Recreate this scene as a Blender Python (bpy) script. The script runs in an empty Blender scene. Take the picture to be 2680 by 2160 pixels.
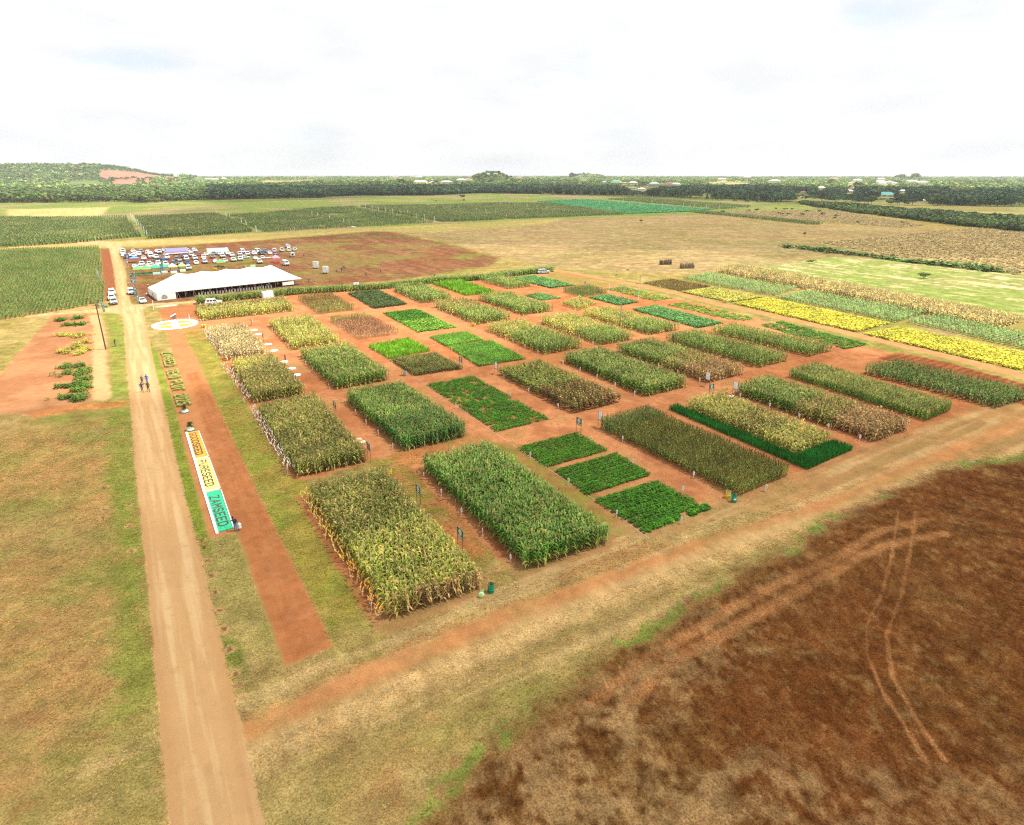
import bpy, bmesh, math, random
import numpy as np
from mathutils import Vector, Matrix
R = math.radians
rng = np.random.default_rng(7)
random.seed(7)
scene = bpy.context.scene
COL = scene.collection

# ---------------------------------------------------------------- camera
H = 37.0                     # drone height in metres
FPX = 1600.0                 # focal length in pixels of the 2680 px wide photograph
CX, CY = 1340.0, 1007.5      # principal point in that photograph
HZ = 552.0                   # horizon above the principal point
TH = math.atan(HZ / FPX)
cam_d = bpy.data.cameras.new('camera')
cam = bpy.data.objects.new('camera', cam_d); COL.objects.link(cam)
cam.location = (0, 0, H)
cam.rotation_euler = (math.pi / 2 - TH, 0, 0)
cam_d.sensor_fit = 'HORIZONTAL'; cam_d.sensor_width = 36.0
cam_d.lens = 36.0 * FPX / 2680.0
cam_d.shift_y = -(1080.0 - CY) / 2680.0
cam_d.clip_start = 0.5; cam_d.clip_end = 90000
scene.camera = cam

# ---------------------------------------------------------------- light
SUN_EL, SUN_AZ = 64.0, 8.0       # elevation; azimuth measured from +X towards +Y
sun_d = bpy.data.lights.new('sun', 'SUN'); sun = bpy.data.objects.new('sun', sun_d); COL.objects.link(sun)
sun_d.energy = 4.6; sun_d.angle = R(0.5); sun_d.color = (1.0, 0.955, 0.88)
SD = Vector((math.cos(R(SUN_EL)) * math.cos(R(SUN_AZ)), math.cos(R(SUN_EL)) * math.sin(R(SUN_AZ)), math.sin(R(SUN_EL))))
sun.rotation_euler = SD.to_track_quat('Z', 'Y').to_euler()
sun.location = (60, 40, 150)
world = bpy.data.worlds.new('World'); scene.world = world; world.use_nodes = True
nt = world.node_tree; nt.nodes.clear()
def WN(t): return nt.nodes.new(t)
sky = WN('ShaderNodeTexSky'); sky.sky_type = 'NISHITA'; sky.sun_disc = False
sky.sun_elevation = R(SUN_EL); sky.sun_rotation = R(90 - SUN_AZ); sky.altitude = 1200; sky.dust_density = 1.5
tc = WN('ShaderNodeTexCoord'); mp = WN('ShaderNodeMapping'); mp.inputs['Scale'].default_value = (1.0, 1.0, 3.2)
mp.inputs['Location'].default_value = (0.35, 0.2, 0.1)
nz = WN('ShaderNodeTexNoise'); nz.inputs['Scale'].default_value = 3.6; nz.inputs['Detail'].default_value = 7; nz.inputs['Roughness'].default_value = .58
rp = WN('ShaderNodeValToRGB'); rp.color_ramp.elements[0].position = .30; rp.color_ramp.elements[1].position = .44; rp.color_ramp.elements[0].color = (.62, .62, .62, 1)
nz2 = WN('ShaderNodeTexNoise'); nz2.inputs['Scale'].default_value = 7.0; nz2.inputs['Detail'].default_value = 6
rp2 = WN('ShaderNodeValToRGB'); rp2.color_ramp.elements[0].color = (4.75, 4.85, 4.95, 1); rp2.color_ramp.elements[1].color = (5.45, 5.45, 5.42, 1)
rp2.color_ramp.elements[0].position = .35; rp2.color_ramp.elements[1].position = .6
mx = WN('ShaderNodeMix'); mx.data_type = 'RGBA'
bg = WN('ShaderNodeBackground'); bg.inputs['Strength'].default_value = 0.1
wo = WN('ShaderNodeOutputWorld')
L = nt.links.new
L(tc.outputs['Generated'], mp.inputs['Vector']); L(mp.outputs[0], nz.inputs['Vector']); L(mp.outputs[0], nz2.inputs['Vector'])
L(nz.outputs['Fac'], rp.inputs[0]); L(nz2.outputs['Fac'], rp2.inputs[0])
L(rp.outputs[0], mx.inputs[0]); L(sky.outputs[0], mx.inputs[6]); L(rp2.outputs[0], mx.inputs[7])
L(mx.outputs[2], bg.inputs[0]); L(bg.outputs[0], wo.inputs[0])
scene.view_settings.view_transform = 'Standard'; scene.view_settings.look = 'None'
scene.view_settings.exposure = 1.0; scene.view_settings.gamma = 1.0
scene.cycles.max_bounces = 6; scene.cycles.transparent_max_bounces = 12
scene.cycles.use_denoising = False; scene.cycles.sample_clamp_indirect = 4.0; scene.cycles.pixel_filter_type = 'BLACKMAN_HARRIS'; scene.cycles.filter_width = 1.25

# ---------------------------------------------------------------- picks: photograph -> ground
ct, st = math.cos(TH), math.sin(TH)
ZM = {'T1': (471, 707, 1.549), 'T2': (1256, 681, 1.549), 'A1': (200, 400, 3.3656), 'A2': (800, 400, 3.3656), 'A3': (1400, 400, 3.3656), 'A4': (1860, 400, 3.3656),
      'B1': (200, 780, 3.339), 'B2': (800, 700, 3.339), 'B3': (1400, 700, 3.339), 'B4': (1860, 700, 3.339),
      'C1': (200, 1200, 2.4797), 'C2': (780, 1150, 3.156), 'C3': (1300, 1050, 2.6925), 'C4': (1400, 1350, 1.9582),
      'D': (0, 0, .80373), 'P1': (300, 630, 7.693), 'P2': (540, 630, 7.693),
      'Q1': (300, 620, 13.4625), 'Q2': (400, 620, 13.4625), 'Q3': (540, 620, 13.4625), 'Q4': (660, 620, 13.4625),
      'H': (390, 900, 8.679), 'W': (470, 1100, 5.6), 'K': (380, 780, 11.967), 'L': (200, 700, 6.675), 'S': (0, 0, 1)}
def px(z, x, y):
    ox, oy, s = ZM[z]
    return ox + x / s, oy + y / s
def uvec_(a): return a / np.linalg.norm(a)
def G(z, x, y, hz=0.0):
    """ground point (or the point at height hz) seen at a pick in the photograph"""
    sx, sy = px(z, x, y)
    X, Y = sx - CX, sy - CY
    dn = FPX * st + Y * ct
    k = (H - hz) / max(dn, 3.0)
    return np.array([X * k, (FPX * ct - Y * st) * k])
def proj(x, y, z=0):
    zc = y * ct + (H - z) * st
    yc = -y * st + (H - z) * ct
    return CX + FPX * x / zc, CY + FPX * yc / zc
AD = np.array([math.cos(R(122)), math.sin(R(122))])    # along the road, away from the drone
BD = np.array([math.cos(R(32)), math.sin(R(32))])      # across, away to the right

# ---------------------------------------------------------------- noise helpers
def _h(ix, iy, s):
    v = np.sin(ix * 127.1 + iy * 311.7 + s * 74.7) * 43758.5453
    return v - np.floor(v)
def vn(x, y, s=0):
    ix, iy = np.floor(x), np.floor(y); fx, fy = x - ix, y - iy
    fx = fx * fx * (3 - 2 * fx); fy = fy * fy * (3 - 2 * fy)
    a, b = _h(ix, iy, s), _h(ix + 1, iy, s); c, d = _h(ix, iy + 1, s), _h(ix + 1, iy + 1, s)
    return (a * (1 - fx) + b * fx) * (1 - fy) + (c * (1 - fx) + d * fx) * fy
def fbm(x, y, sc, s=0, o=4):
    t = 0; a = 1; n = 0
    for i in range(o):
        t = t + a * vn(x / sc + 13.7 * i, y / sc - 7.3 * i, s + i); n += a; a *= .55; sc *= .5
    return t / n
def sdpoly(P, poly):
    """signed distance (negative inside)"""
    poly = np.asarray(poly, float); n = len(poly)
    lo, hi = poly.min(0) - 12, poly.max(0) + 12
    out = np.full(len(P), 1e3)
    sel = np.where((P[:, 0] > lo[0]) & (P[:, 0] < hi[0]) & (P[:, 1] > lo[1]) & (P[:, 1] < hi[1]))[0]
    if not len(sel): return out
    Q = P[sel]; d = np.full(len(Q), 1e9); ins = np.zeros(len(Q), bool)
    for i in range(n):
        a, b = poly[i], poly[(i + 1) % n]; e = b - a; w = Q - a
        t = np.clip((w @ e) / max(e @ e, 1e-9), 0, 1)
        dd = w - t[:, None] * e; d = np.minimum(d, (dd ** 2).sum(1))
        c = ((a[1] > Q[:, 1]) != (b[1] > Q[:, 1]))
        with np.errstate(divide='ignore', invalid='ignore'):
            xx = (b[0] - a[0]) * (Q[:, 1] - a[1]) / (b[1] - a[1] + 1e-12) + a[0]
        ins ^= c & (Q[:, 0] < xx)
    out[sel] = np.where(ins, -1, 1) * np.sqrt(d)
    return out
def sdline(P, pts):
    pts = np.asarray(pts, float); lo, hi = pts.min(0) - 15, pts.max(0) + 15
    out = np.full(len(P), 1e3)
    sel = np.where((P[:, 0] > lo[0]) & (P[:, 0] < hi[0]) & (P[:, 1] > lo[1]) & (P[:, 1] < hi[1]))[0]
    if not len(sel): return out
    Q = P[sel]; d = np.full(len(Q), 1e9)
    for a, b in zip(pts[:-1], pts[1:]):
        e = b - a; w = Q - a; t = np.clip((w @ e) / max(e @ e, 1e-9), 0, 1)
        d = np.minimum(d, ((w - t[:, None] * e) ** 2).sum(1))
    out[sel] = np.sqrt(d)
    return out
def GP(z, *pts): return [G(z, x, y) for x, y in pts]

# ---------------------------------------------------------------- materials
def new_mat(name):
    m = bpy.data.materials.new(name); m.use_nodes = True
    n = m.node_tree; b = n.nodes['Principled BSDF']
    return m, n, b
_mc = {}
def mat(name, col, rough=.6, var=.12, scale=3.0, metal=0.0, spec=.4, bump=0.0):
    if name in _mc: return _mc[name]
    m, n, b = new_mat(name)
    b.inputs['Roughness'].default_value = rough; b.inputs['Metallic'].default_value = metal
    b.inputs['Specular IOR Level'].default_value = spec
    t = n.nodes.new('ShaderNodeTexCoord'); q = n.nodes.new('ShaderNodeTexNoise')
    q.inputs['Scale'].default_value = scale; q.inputs['Detail'].default_value = 5
    r = n.nodes.new('ShaderNodeValToRGB')
    r.color_ramp.elements[0].position = .3; r.color_ramp.elements[1].position = .7
    r.color_ramp.elements[0].color = (*[c * (1 - var) for c in col], 1)
    r.color_ramp.elements[1].color = (*[min(1, c * (1 + var)) for c in col], 1)
    n.links.new(t.outputs['Object'], q.inputs['Vector']); n.links.new(q.outputs['Fac'], r.inputs[0])
    n.links.new(r.outputs[0], b.inputs['Base Color'])
    if bump:
        bp = n.nodes.new('ShaderNodeBump'); bp.inputs['Strength'].default_value = bump
        n.links.new(q.outputs['Fac'], bp.inputs['Height']); n.links.new(bp.outputs[0], b.inputs['Normal'])
    _mc[name] = m
    return m
def leaf_mat(name, trans=.28, nscale=.25, namt=.25):
    m, n, b = new_mat(name)
    a = n.nodes.new('ShaderNodeAttribute'); a.attribute_name = 'col'
    t = n.nodes.new('ShaderNodeTexCoord'); q = n.nodes.new('ShaderNodeTexNoise'); q.inputs['Scale'].default_value = nscale; q.inputs['Detail'].default_value = 3
    mr = n.nodes.new('ShaderNodeMapRange'); mr.inputs[1].default_value = .3; mr.inputs[2].default_value = .7
    mr.inputs[3].default_value = 1 - namt; mr.inputs[4].default_value = 1 + namt
    v = n.nodes.new('ShaderNodeVectorMath'); v.operation = 'SCALE'
    n.links.new(t.outputs['Object'], q.inputs['Vector']); n.links.new(q.outputs['Fac'], mr.inputs[0])
    n.links.new(a.outputs['Color'], v.inputs[0]); n.links.new(mr.outputs[0], v.inputs['Scale'])
    n.links.new(v.outputs[0], b.inputs['Base Color'])
    b.inputs['Roughness'].default_value = .55; b.inputs['Specular IOR Level'].default_value = .12
    tr = n.nodes.new('ShaderNodeBsdfTranslucent'); n.links.new(v.outputs[0], tr.inputs[0])
    ms = n.nodes.new('ShaderNodeMixShader'); ms.inputs[0].default_value = trans
    n.links.new(b.outputs[0], ms.inputs[1]); n.links.new(tr.outputs[0], ms.inputs[2])
    n.links.new(ms.outputs[0], n.nodes['Material Output'].inputs['Surface'])
    return m
M_LEAF = leaf_mat('crop foliage'); M_TREE = leaf_mat('tree foliage', .2, .02, .3)

# ---------------------------------------------------------------- object helpers
def props(o, label=None, cat=None, group=None, kind=None):
    if label: o['label'] = label
    if cat: o['category'] = cat
    if group: o['group'] = group
    if kind: o['kind'] = kind
    return o
def empty(name, loc, rz, label, cat, group=None):
    o = bpy.data.objects.new(name, None); COL.objects.link(o); o.empty_display_size = .3
    o.location = (loc[0], loc[1], loc[2] if len(loc) > 2 else 0); o.rotation_euler = (0, 0, rz)
    return props(o, label, cat, group)
def copy_tree(o, parent=None):
    c = o.copy(); COL.objects.link(c)
    if parent is not None:
        c.parent = parent; c.matrix_parent_inverse = Matrix.Identity(4)
    for ch in list(o.children): copy_tree(ch, c)
    return c
class MB:
    """collects shapes and links them as one mesh object"""
    def __init__(s): s.v = []; s.f = []
    def add(s, vs, fs):
        k = len(s.v); s.v += [tuple(p) for p in vs]; s.f += [tuple(i + k for i in f) for f in fs]; return s
    def box(s, c, d, rz=0, top=1.0):
        cx, cy, cz = c; dx, dy, dz = [q / 2 for q in d]; C, S = math.cos(rz), math.sin(rz); vs = []
        for zz, t in ((-dz, 1), (dz, top)):
            for x, y in ((-dx, -dy), (dx, -dy), (dx, dy), (-dx, dy)):
                x *= t; y *= t; vs.append((cx + x * C - y * S, cy + x * S + y * C, cz + zz))
        return s.add(vs, [(3, 2, 1, 0), (4, 5, 6, 7), (0, 1, 5, 4), (1, 2, 6, 5), (2, 3, 7, 6), (3, 0, 4, 7)])
    def tube(s, p, q, r1, r2=None, n=8, cap=True):
        r2 = r1 if r2 is None else r2; p, q = Vector(p), Vector(q); d = (q - p).normalized()
        u = d.orthogonal().normalized(); w = d.cross(u); vs = []
        for c, r in ((p, r1), (q, r2)):
            for i in range(n):
                a = 2 * math.pi * i / n; vs.append(c + u * (r * math.cos(a)) + w * (r * math.sin(a)))
        fs = [(i, (i + 1) % n, n + (i + 1) % n, n + i) for i in range(n)]
        if cap: fs += [tuple(range(n - 1, -1, -1)), tuple(range(n, 2 * n))]
        return s.add(vs, fs)
    def lathe(s, prof, n=16, c=(0, 0, 0)):
        vs = [(c[0] + r * math.cos(2 * math.pi * i / n), c[1] + r * math.sin(2 * math.pi * i / n), c[2] + z) for r, z in prof for i in range(n)]
        fs = [(k * n + i, k * n + (i + 1) % n, (k + 1) * n + (i + 1) % n, (k + 1) * n + i) for k in range(len(prof) - 1) for i in range(n)]
        return s.add(vs, fs)
    def poly(s, pts, z0, z1):
        n = len(pts); ar = sum(pts[i][0] * pts[(i + 1) % n][1] - pts[(i + 1) % n][0] * pts[i][1] for i in range(n))
        if ar < 0: pts = pts[::-1]
        vs = [(x, y, z0) for x, y in pts] + [(x, y, z1) for x, y in pts]
        return s.add(vs, [tuple(range(n - 1, -1, -1)), tuple(range(n, 2 * n))] + [(i, (i + 1) % n, n + (i + 1) % n, n + i) for i in range(n)])
    def quad(s, a, b, c, d): return s.add([a, b, c, d], [(0, 1, 2, 3)])
    def ball(s, c, r, sx=1, sy=1, sz=1, n=8, m=6):
        prof = [(math.sin(math.pi * k / m), -math.cos(math.pi * k / m)) for k in range(m + 1)]
        vs = [(c[0] + r * sx * max(a, .02) * math.cos(2 * math.pi * i / n), c[1] + r * sy * max(a, .02) * math.sin(2 * math.pi * i / n), c[2] + r * sz * b) for a, b in prof for i in range(n)]
        fs = [(k * n + i, k * n + (i + 1) % n, (k + 1) * n + (i + 1) % n, (k + 1) * n + i) for k in range(m) for i in range(n)]
        return s.add(vs, fs)
    def build(s, name, m, parent=None, loc=None, smooth=False):
        me = bpy.data.meshes.new(name); me.from_pydata(s.v, [], s.f); me.materials.append(m)
        if smooth: me.shade_smooth()
        o = bpy.data.objects.new(name, me); COL.objects.link(o)
        if parent is not None: o.parent = parent
        if loc is not None: o.location = loc
        return o
def quadmesh(name, V, F, m, col=None, parent=None, smooth=False):
    me = bpy.data.meshes.new(name); nf = len(F)
    me.vertices.add(len(V)); me.vertices.foreach_set('co', np.ascontiguousarray(V, np.float32).ravel())
    me.loops.add(nf * 4); me.loops.foreach_set('vertex_index', np.ascontiguousarray(F, np.int32).ravel())
    me.polygons.add(nf); me.polygons.foreach_set('loop_start', np.arange(0, nf * 4, 4, dtype=np.int32))
    if smooth: me.polygons.foreach_set('use_smooth', np.ones(nf, bool))
    me.update(calc_edges=True)
    if col is not None:
        a = me.color_attributes.new('col', 'FLOAT_COLOR', 'POINT')
        c = np.ones((len(V), 4), np.float32); c[:, :3] = col; a.data.foreach_set('color', c.ravel())
    me.materials.append(m)
    o = bpy.data.objects.new(name, me); COL.objects.link(o)
    if parent is not None: o.parent = parent
    return o

# ================================================================ SETTING: the ground

rr = [1.0]
while rr[-1] < 15000:
    r = rr[-1]
    rr.append(r * (1.0058 if 20 < r < 900 else (1.02 if r < 4000 else 1.08)) if r > 20 else r * 1.12)
rr = np.array(rr)
az = np.concatenate([np.linspace(-180, -58, 40, endpoint=False), np.linspace(-58, 58, 1200, endpoint=False), np.linspace(58, 180, 40)])
azr = np.radians(az)
RRg, AA = np.meshgrid(rr, azr, indexing='ij')
PX, PY = (RRg * np.sin(AA)).ravel(), (RRg * np.cos(AA)).ravel()
P = np.stack([PX, PY], 1)
nr, na = len(rr), len(azr)
dist = RRg.ravel()
uu, vv = P @ AD, P @ BD

n_big = fbm(PX, PY, 34, 1); n_mid = fbm(PX, PY, 7, 5); n_sm = fbm(PX, PY, 1.6, 9, 3); n_fine = fbm(PX, PY, .5, 12, 2)
n_row = fbm(uu * .08, vv, 1.2, 21, 3); n_road = fbm(uu * .04, vv, .55, 25, 3); n_hug = fbm(PX, PY, 160, 31)
wob = (n_sm - .5) * 1.3
C_ = np.zeros((len(P), 3))
def c3(*c): return np.array(c)
def mixc(w, c):
    global C_
    w = np.clip(w, 0, 1)[:, None]; C_ = C_ * (1 - w) + np.asarray(c) * w
def sm(x, a, b):
    t = np.clip((x - a) / (b - a), 0, 1); return t * t * (3 - 2 * t)
TAN = c3(.34, .25, .105); GRN = c3(.15, .185, .04); OLI = c3(.215, .19, .065); STR = c3(.46, .36, .17)
SOIL = c3(.41, .185, .085); SOILD = c3(.26, .105, .046); PLO = c3(.112, .050, .017); ROAD = c3(.53, .37, .20); BR = c3(.25, .12, .055)
LGR = c3(.26, .30, .08)
C_[:] = TAN
mixc(sm(n_big, .42, .62) * .6, OLI); mixc(sm(n_mid, .5, .7) * .45, STR * .85); mixc(sm(n_mid, .52, .3) * .45, GRN)
mixc(sm(n_sm, .55, .8) * .35, BR)
# far country: green and straw fields between the trees
far = sm(dist, 650, 900)
mixc(far, c3(.14, .16, .05)); mixc(far * sm(n_hug, .46, .56) * .8, c3(.40, .36, .16))
cls = np.zeros(len(P), np.int8)
def edge(sd, e=.5, w=1.0): return sm(-(sd + wob * w), -e, e)
# meadow right of the car park (dry, streaked)
mea = [G('A3', 0, 590), G('A3', 820, 560), G('A3', 1400, 530), G('A3', 2154, 610), G('A4', 990, 640), G('A4', 2400, 700), G('A4', 2800, 1400), G('B4', 2070, 600), G('B4', 700, 0), G('B3', 1290, 60), G('B3', 200, 15), G('A2', 2000, 990), G('A2', 1150, 760), G('A2', 740, 690)]
w = edge(sdpoly(P, mea), 4, 4)
mixc(w, c3(.285, .215, .11)); mixc(w * sm(n_hug + .25 * n_big, .58, .74) * .75, c3(.19, .185, .07)); mixc(w * sm(fbm(PX * .5, PY * 2.2, 60, 58), .52, .64) * .5, c3(.34, .27, .15)); mixc(w * sm(n_big, .5, .65) * .4, c3(.20, .175, .07)); mixc(w * sm(fbm(PX, PY * 3, 18, 3), .5, .68) * .55, c3(.25, .16, .085))
mixc(w * sm(fbm(PX, PY * 2, 6, 7), .5, .68) * .4, STR)
# light green streaked field on the right
lg = [G('A4', 440, 1010), G('A4', 1150, 910), G('A4', 2087, 1010), G('A4', 2800, 1080), G('A4', 3000, 1500), G('B4', 2300, 330), G('B4', 1900, 260), G('B4', 500, 20)]
w = edge(sdpoly(P, lg), 2, 3)
mixc(w, c3(.255, .26, .10)); mixc(w * sm(fbm(uu, vv * 5, 9, 41, 3), .52, .66), c3(.55, .46, .27)); mixc(w * sm(fbm(PX, PY, 20, 43), .6, .4) * .6, c3(.19, .25, .06))
# rough dry grass beyond the dark hedge strip
rg = [G('A4', 930, 790), G('A4', 1300, 760), G('A4', 2087, 680), G('A4', 2800, 640), G('A4', 2800, 1080), G('A4', 2087, 975), G('A4', 1500, 900)]
w = edge(sdpoly(P, rg), 3, 3); mixc(w, c3(.38, .30, .145)); mixc(w * sm(n_mid, .5, .62) * .6, c3(.20, .18, .07))
rg2 = [G('A4', 100, 510), G('A4', 1100, 510), G('A4', 1900, 640), G('A4', 1700, 665), G('A4', 1000, 610), G('A4', 200, 550)]
w = edge(sdpoly(P, rg2), 3, 3); mixc(w, c3(.36, .30, .16)); mixc(w * sm(n_mid, .5, .6) * .6, c3(.15, .16, .05))
# pale strip along the far maize and the sunlit far left fields
ps = [G('A1', -600, 830), G('A1', 0, 795), G('A1', 640, 765), G('A1', 1560, 705), G('A2', 0, 680), G('A2', 1150, 620), G('A3', 300, 580), G('A3', 0, 640), G('A2', 1100, 700), G('A2', 560, 690), G('A2', 0, 735), G('A1', 1300, 790), G('A1', 390, 830), G('A1', 0, 850), G('A1', -600, 870)]
w = edge(sdpoly(P, ps), 3, 2); mixc(w * .85, c3(.40, .315, .13)); mixc(w * sm(fbm(uu, vv * .2, 9, 4), .5, .65) * .6, c3(.25, .24, .08))
fl = [G('A1', -800, 430), G('A1', 500, 430), G('A1', 1300, 415), G('A2', 1500, 355), G('A3', 2154, 425), G('A4', 900, 440), G('A4', 900, 520), G('A3', 0, 590), G('A2', 0, 690), G('A1', -800, 800)]
w = edge(sdpoly(P, fl), 6, 4); mixc(w, c3(.19, .22, .07)); mixc(w * sm(n_big, .5, .65) * .6, c3(.30, .29, .10)); mixc(w * sm(fbm(PX, PY, 50, 51), .58, .68) * .7, c3(.33, .22, .16))
st_ = [G('A1', -600, 500), G('A1', 290, 480), G('A1', 210, 560), G('A1', -600, 590)]
w = edge(sdpoly(P, st_), 3, 2); mixc(w, c3(.46, .38, .18)); mixc(w * sm(fbm(uu * .1, vv, 5, 4), .5, .6) * .5, c3(.30, .3, .1))
for q in ([('A1', 1660, 250), ('A1', 2154, 240), ('A2', 100, 245), ('A2', 60, 275), ('A1', 1900, 285), ('A1', 1500, 300)],
          [('A3', 1420, 265), ('A3', 2130, 270), ('A4', 500, 275), ('A4', 300, 300), ('A3', 1600, 300)],
          [('A4', 1240, 455), ('A4', 2100, 470), ('A4', 2600, 480), ('A4', 2600, 540), ('A4', 2087, 520), ('A4', 1300, 475)],
          [('A3', 900, 335), ('A3', 1420, 340), ('A3', 1400, 360), ('A3', 900, 350)],
          [('A2', 450, 262), ('A2', 1300, 255), ('A2', 1300, 285), ('A2', 500, 270)]):
    w = edge(sdpoly(P, [G(*t) for t in q]), 8, 5); mixc(w, c3(.38, .33, .13))
# brown tilled field behind the maize strip, with the car park on its left
tl = [G('A1', 395, 850), G('A1', 1300, 795), G('A2', 0, 745), G('A2', 560, 695), G('A2', 760, 700), G('A2', 1000, 755), G('A2', 1350, 830), G('A2', 1700, 925), G('A2', 1600, 1000), G('A2', 900, 1110), G('A2', 0, 1190), G('A1', 2000, 1180), G('A1', 800, 1330), G('A1', 500, 1346), G('A1', 470, 1100)]
sdt = sdpoly(P, tl); w = edge(sdt, 3, 5)
mixc(w, c3(.16, .085, .045)); mixc(w * sm(fbm(uu * .10, vv, 3.0, 61, 3), .5, .62) * .65, c3(.25, .13, .075)); mixc(w * sm(fbm(uu * .10, vv, 4.5, 62, 3), .48, .36) * .5, c3(.14, .075, .04)); mixc(w * sm(fbm(PX, PY, 26, 63), .5, .66) * .6, c3(.19, .15, .06))
mixc(w * sm(fbm(PX, PY, 12, 66), .62, .72) * .6, c3(.17, .19, .045)); mixc(w * sm(fbm(PX, PY, 40, 69), .55, .7) * .5, c3(.17, .075, .04))
# orange soil of the demonstration plots
soil = [('S', 513, 797), ('S', 800, 768), ('S', 1018, 757), ('S', 1249, 735), ('S', 1440, 715), ('S', 1475, 708), ('S', 1600, 745), ('S', 1789, 786), ('S', 1989, 838), ('S', 2480, 962), ('S', 2900, 1060),
        ('S', 2900, 1150), ('S', 2480, 1210), ('S', 2235, 1260), ('S', 2080, 1312), ('S', 1857, 1360), ('S', 1715, 1412), ('S', 1600, 1395), ('S', 1390, 1270), ('S', 1240, 1160), ('S', 1060, 1188), ('S', 970, 1208), ('S', 780, 1262), ('S', 752, 1240), ('S', 649, 1064), ('S', 576, 948), ('S', 536, 866), ('S', 514, 838)]
soilw = [G(*t) for t in soil]
sds = sdpoly(P, soilw); w = edge(sds, .7, 1.2)
def soilcol(w, dark=1.0):
    mixc(w, SOIL * dark); mixc(w * sm(n_big, .4, .62) * .5, c3(.48, .26, .135) * dark); mixc(w * sm(n_mid, .56, .40) * .5, SOILD * dark)
    mixc(w * sm(n_sm, .52, .72) * .35, c3(.48, .25, .12) * dark)
soilcol(w); cls[sds + wob < 0] = 2
mixc(w * sm(n_mid, .55, .68) * sm(n_sm, .35, .6) * .35, c3(.25, .2, .07))
mixc(w * sm(dist, 75, 60) * sm(n_mid, .42, .6) * .45, c3(.27, .19, .08))
# grassy/soil mix in front of the plots
gm = [('C2', 560, 190), ('C2', 870, 110), ('C2', 1300, -30), ('C3', 300, 330), ('C3', 1000, 970), ('C3', 1300, 1010), ('C3', 220, 1350), ('C2', 1500, 1400), ('C2', 1550, 1250), ('C2', 700, 250)]
w = edge(sdpoly(P, [G(*t) for t in gm]), 1, 1.5)
mixc(w, c3(.27, .175, .065)); mixc(w * sm(n_sm + .4 * n_mid, .72, .6) * .6, c3(.20, .20, .05)); mixc(w * sm(n_mid, .48, .64) * .7, SOIL * .95)
# green lawn band left of the plots
lw = [('B1', 920, 285), ('B1', 1130, 285), ('B1', 1275, 560), ('B1', 1490, 950), ('B1', 1880, 1600), ('C2', 60, 330), ('C2', 60, 500), ('C2', 735, 1600), ('C2', 700, 1800), ('C2', 300, 1850), ('S', 839, 1630), ('S', 679, 1300), ('S', 571, 1067), ('S', 517, 945)]
w = edge(sdpoly(P, [G(*t) for t in lw]), .6, .8)
mixc(w, c3(.265, .225, .06)); mixc(w * sm(n_mid, .46, .64) * .75, c3(.22, .235, .055)); mixc(w * sm(n_sm, .5, .7) * .45, c3(.33, .24, .09)); mixc(w * sm(n_big + .3 * n_sm, .74, .86) * .5, SOIL)
# bare soil around the two front maize plots
FRONT = {}
def plotcorners(FL, NL, NR, grow=0):
    a, b, c = [G(*t) if isinstance(t[0], str) else np.array(t) for t in (FL, NL, NR)]
    d = a + (c - b); pts = [a, b, c, d]
    if grow:
        u = (a - b) / np.linalg.norm(a - b); v = (c - b) / np.linalg.norm(c - b)
        pts = [a + grow * (u - v), b - grow * (u + v), c + grow * (v - u), d + grow * (u + v)]
    return pts
for q, g in (((('C2', 75, 500), ('C2', 735, 1540), ('C2', 1500, 1240)), 1.0), ((('C2', 1010, 235), ('C3', 215, 1215), ('C3', 800, 1000)), 1.1)):
    sd = sdpoly(P, plotcorners(*q, grow=g)); w = edge(sd, .3, .7); soilcol(w, .95); cls[sd + wob * .7 < 0] = 2
# strips and beds beside the road
beds = [('S', 413.6, 927.6), ('S', 451, 922), ('S', 445, 900), ('S', 433, 864), ('S', 425, 843), ('S', 416, 811), ('S', 455, 801), ('S', 513, 795), ('S', 514, 838), ('S', 530, 862), ('S', 474, 866), ('S', 517.5, 944.7), ('S', 571.4, 1067.5), ('S', 679, 1300), ('S', 840, 1623), ('S', 871, 1692), ('S', 742.4, 1746.4), ('S', 617.4, 1393.6), ('S', 542.8, 1409.7), ('S', 488.3, 1200), ('S', 457.6, 1073.5)]
bedw = [G(*t) for t in beds]; sdb = sdpoly(P, bedw); w = edge(sdb, .25, .25)
mixc(w, c3(.42, .21, .10)); mixc(w * sm(n_mid, .45, .65) * .35, SOIL); cls[sdb + wob * .25 < 0] = 4
dk = [('B1', 960, 665), ('B1', 1060, 645), ('S', 571.4, 1067.5), ('S', 679, 1300), ('S', 840, 1623), ('S', 871, 1692), ('S', 742.4, 1746.4), ('S', 640, 1440), ('S', 585, 1300), ('B1', 1080, 960)]
w = edge(sdpoly(P, [G(*t) for t in dk]), .5, .5) * sm(sdb, .1, -.2); mixc(w, c3(.36, .165, .072)); mixc(w * sm(n_road, .46, .6) * .4, c3(.28, .12, .052)); mixc(w * sm(n_sm, .5, .7) * .3, c3(.42, .22, .11)); mixc(w * sm(n_fine, .6, .8) * .3, c3(.22, .09, .04))
w = sm(sdpoly(P, [G(*t) for t in [('K', 430, 370), ('K', 900, 240), ('K', 1620, 180), ('K', 1620, 600), ('K', 530, 640)]]), .4, -.4); mixc(w * .7, c3(.28, .125, .06))
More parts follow.
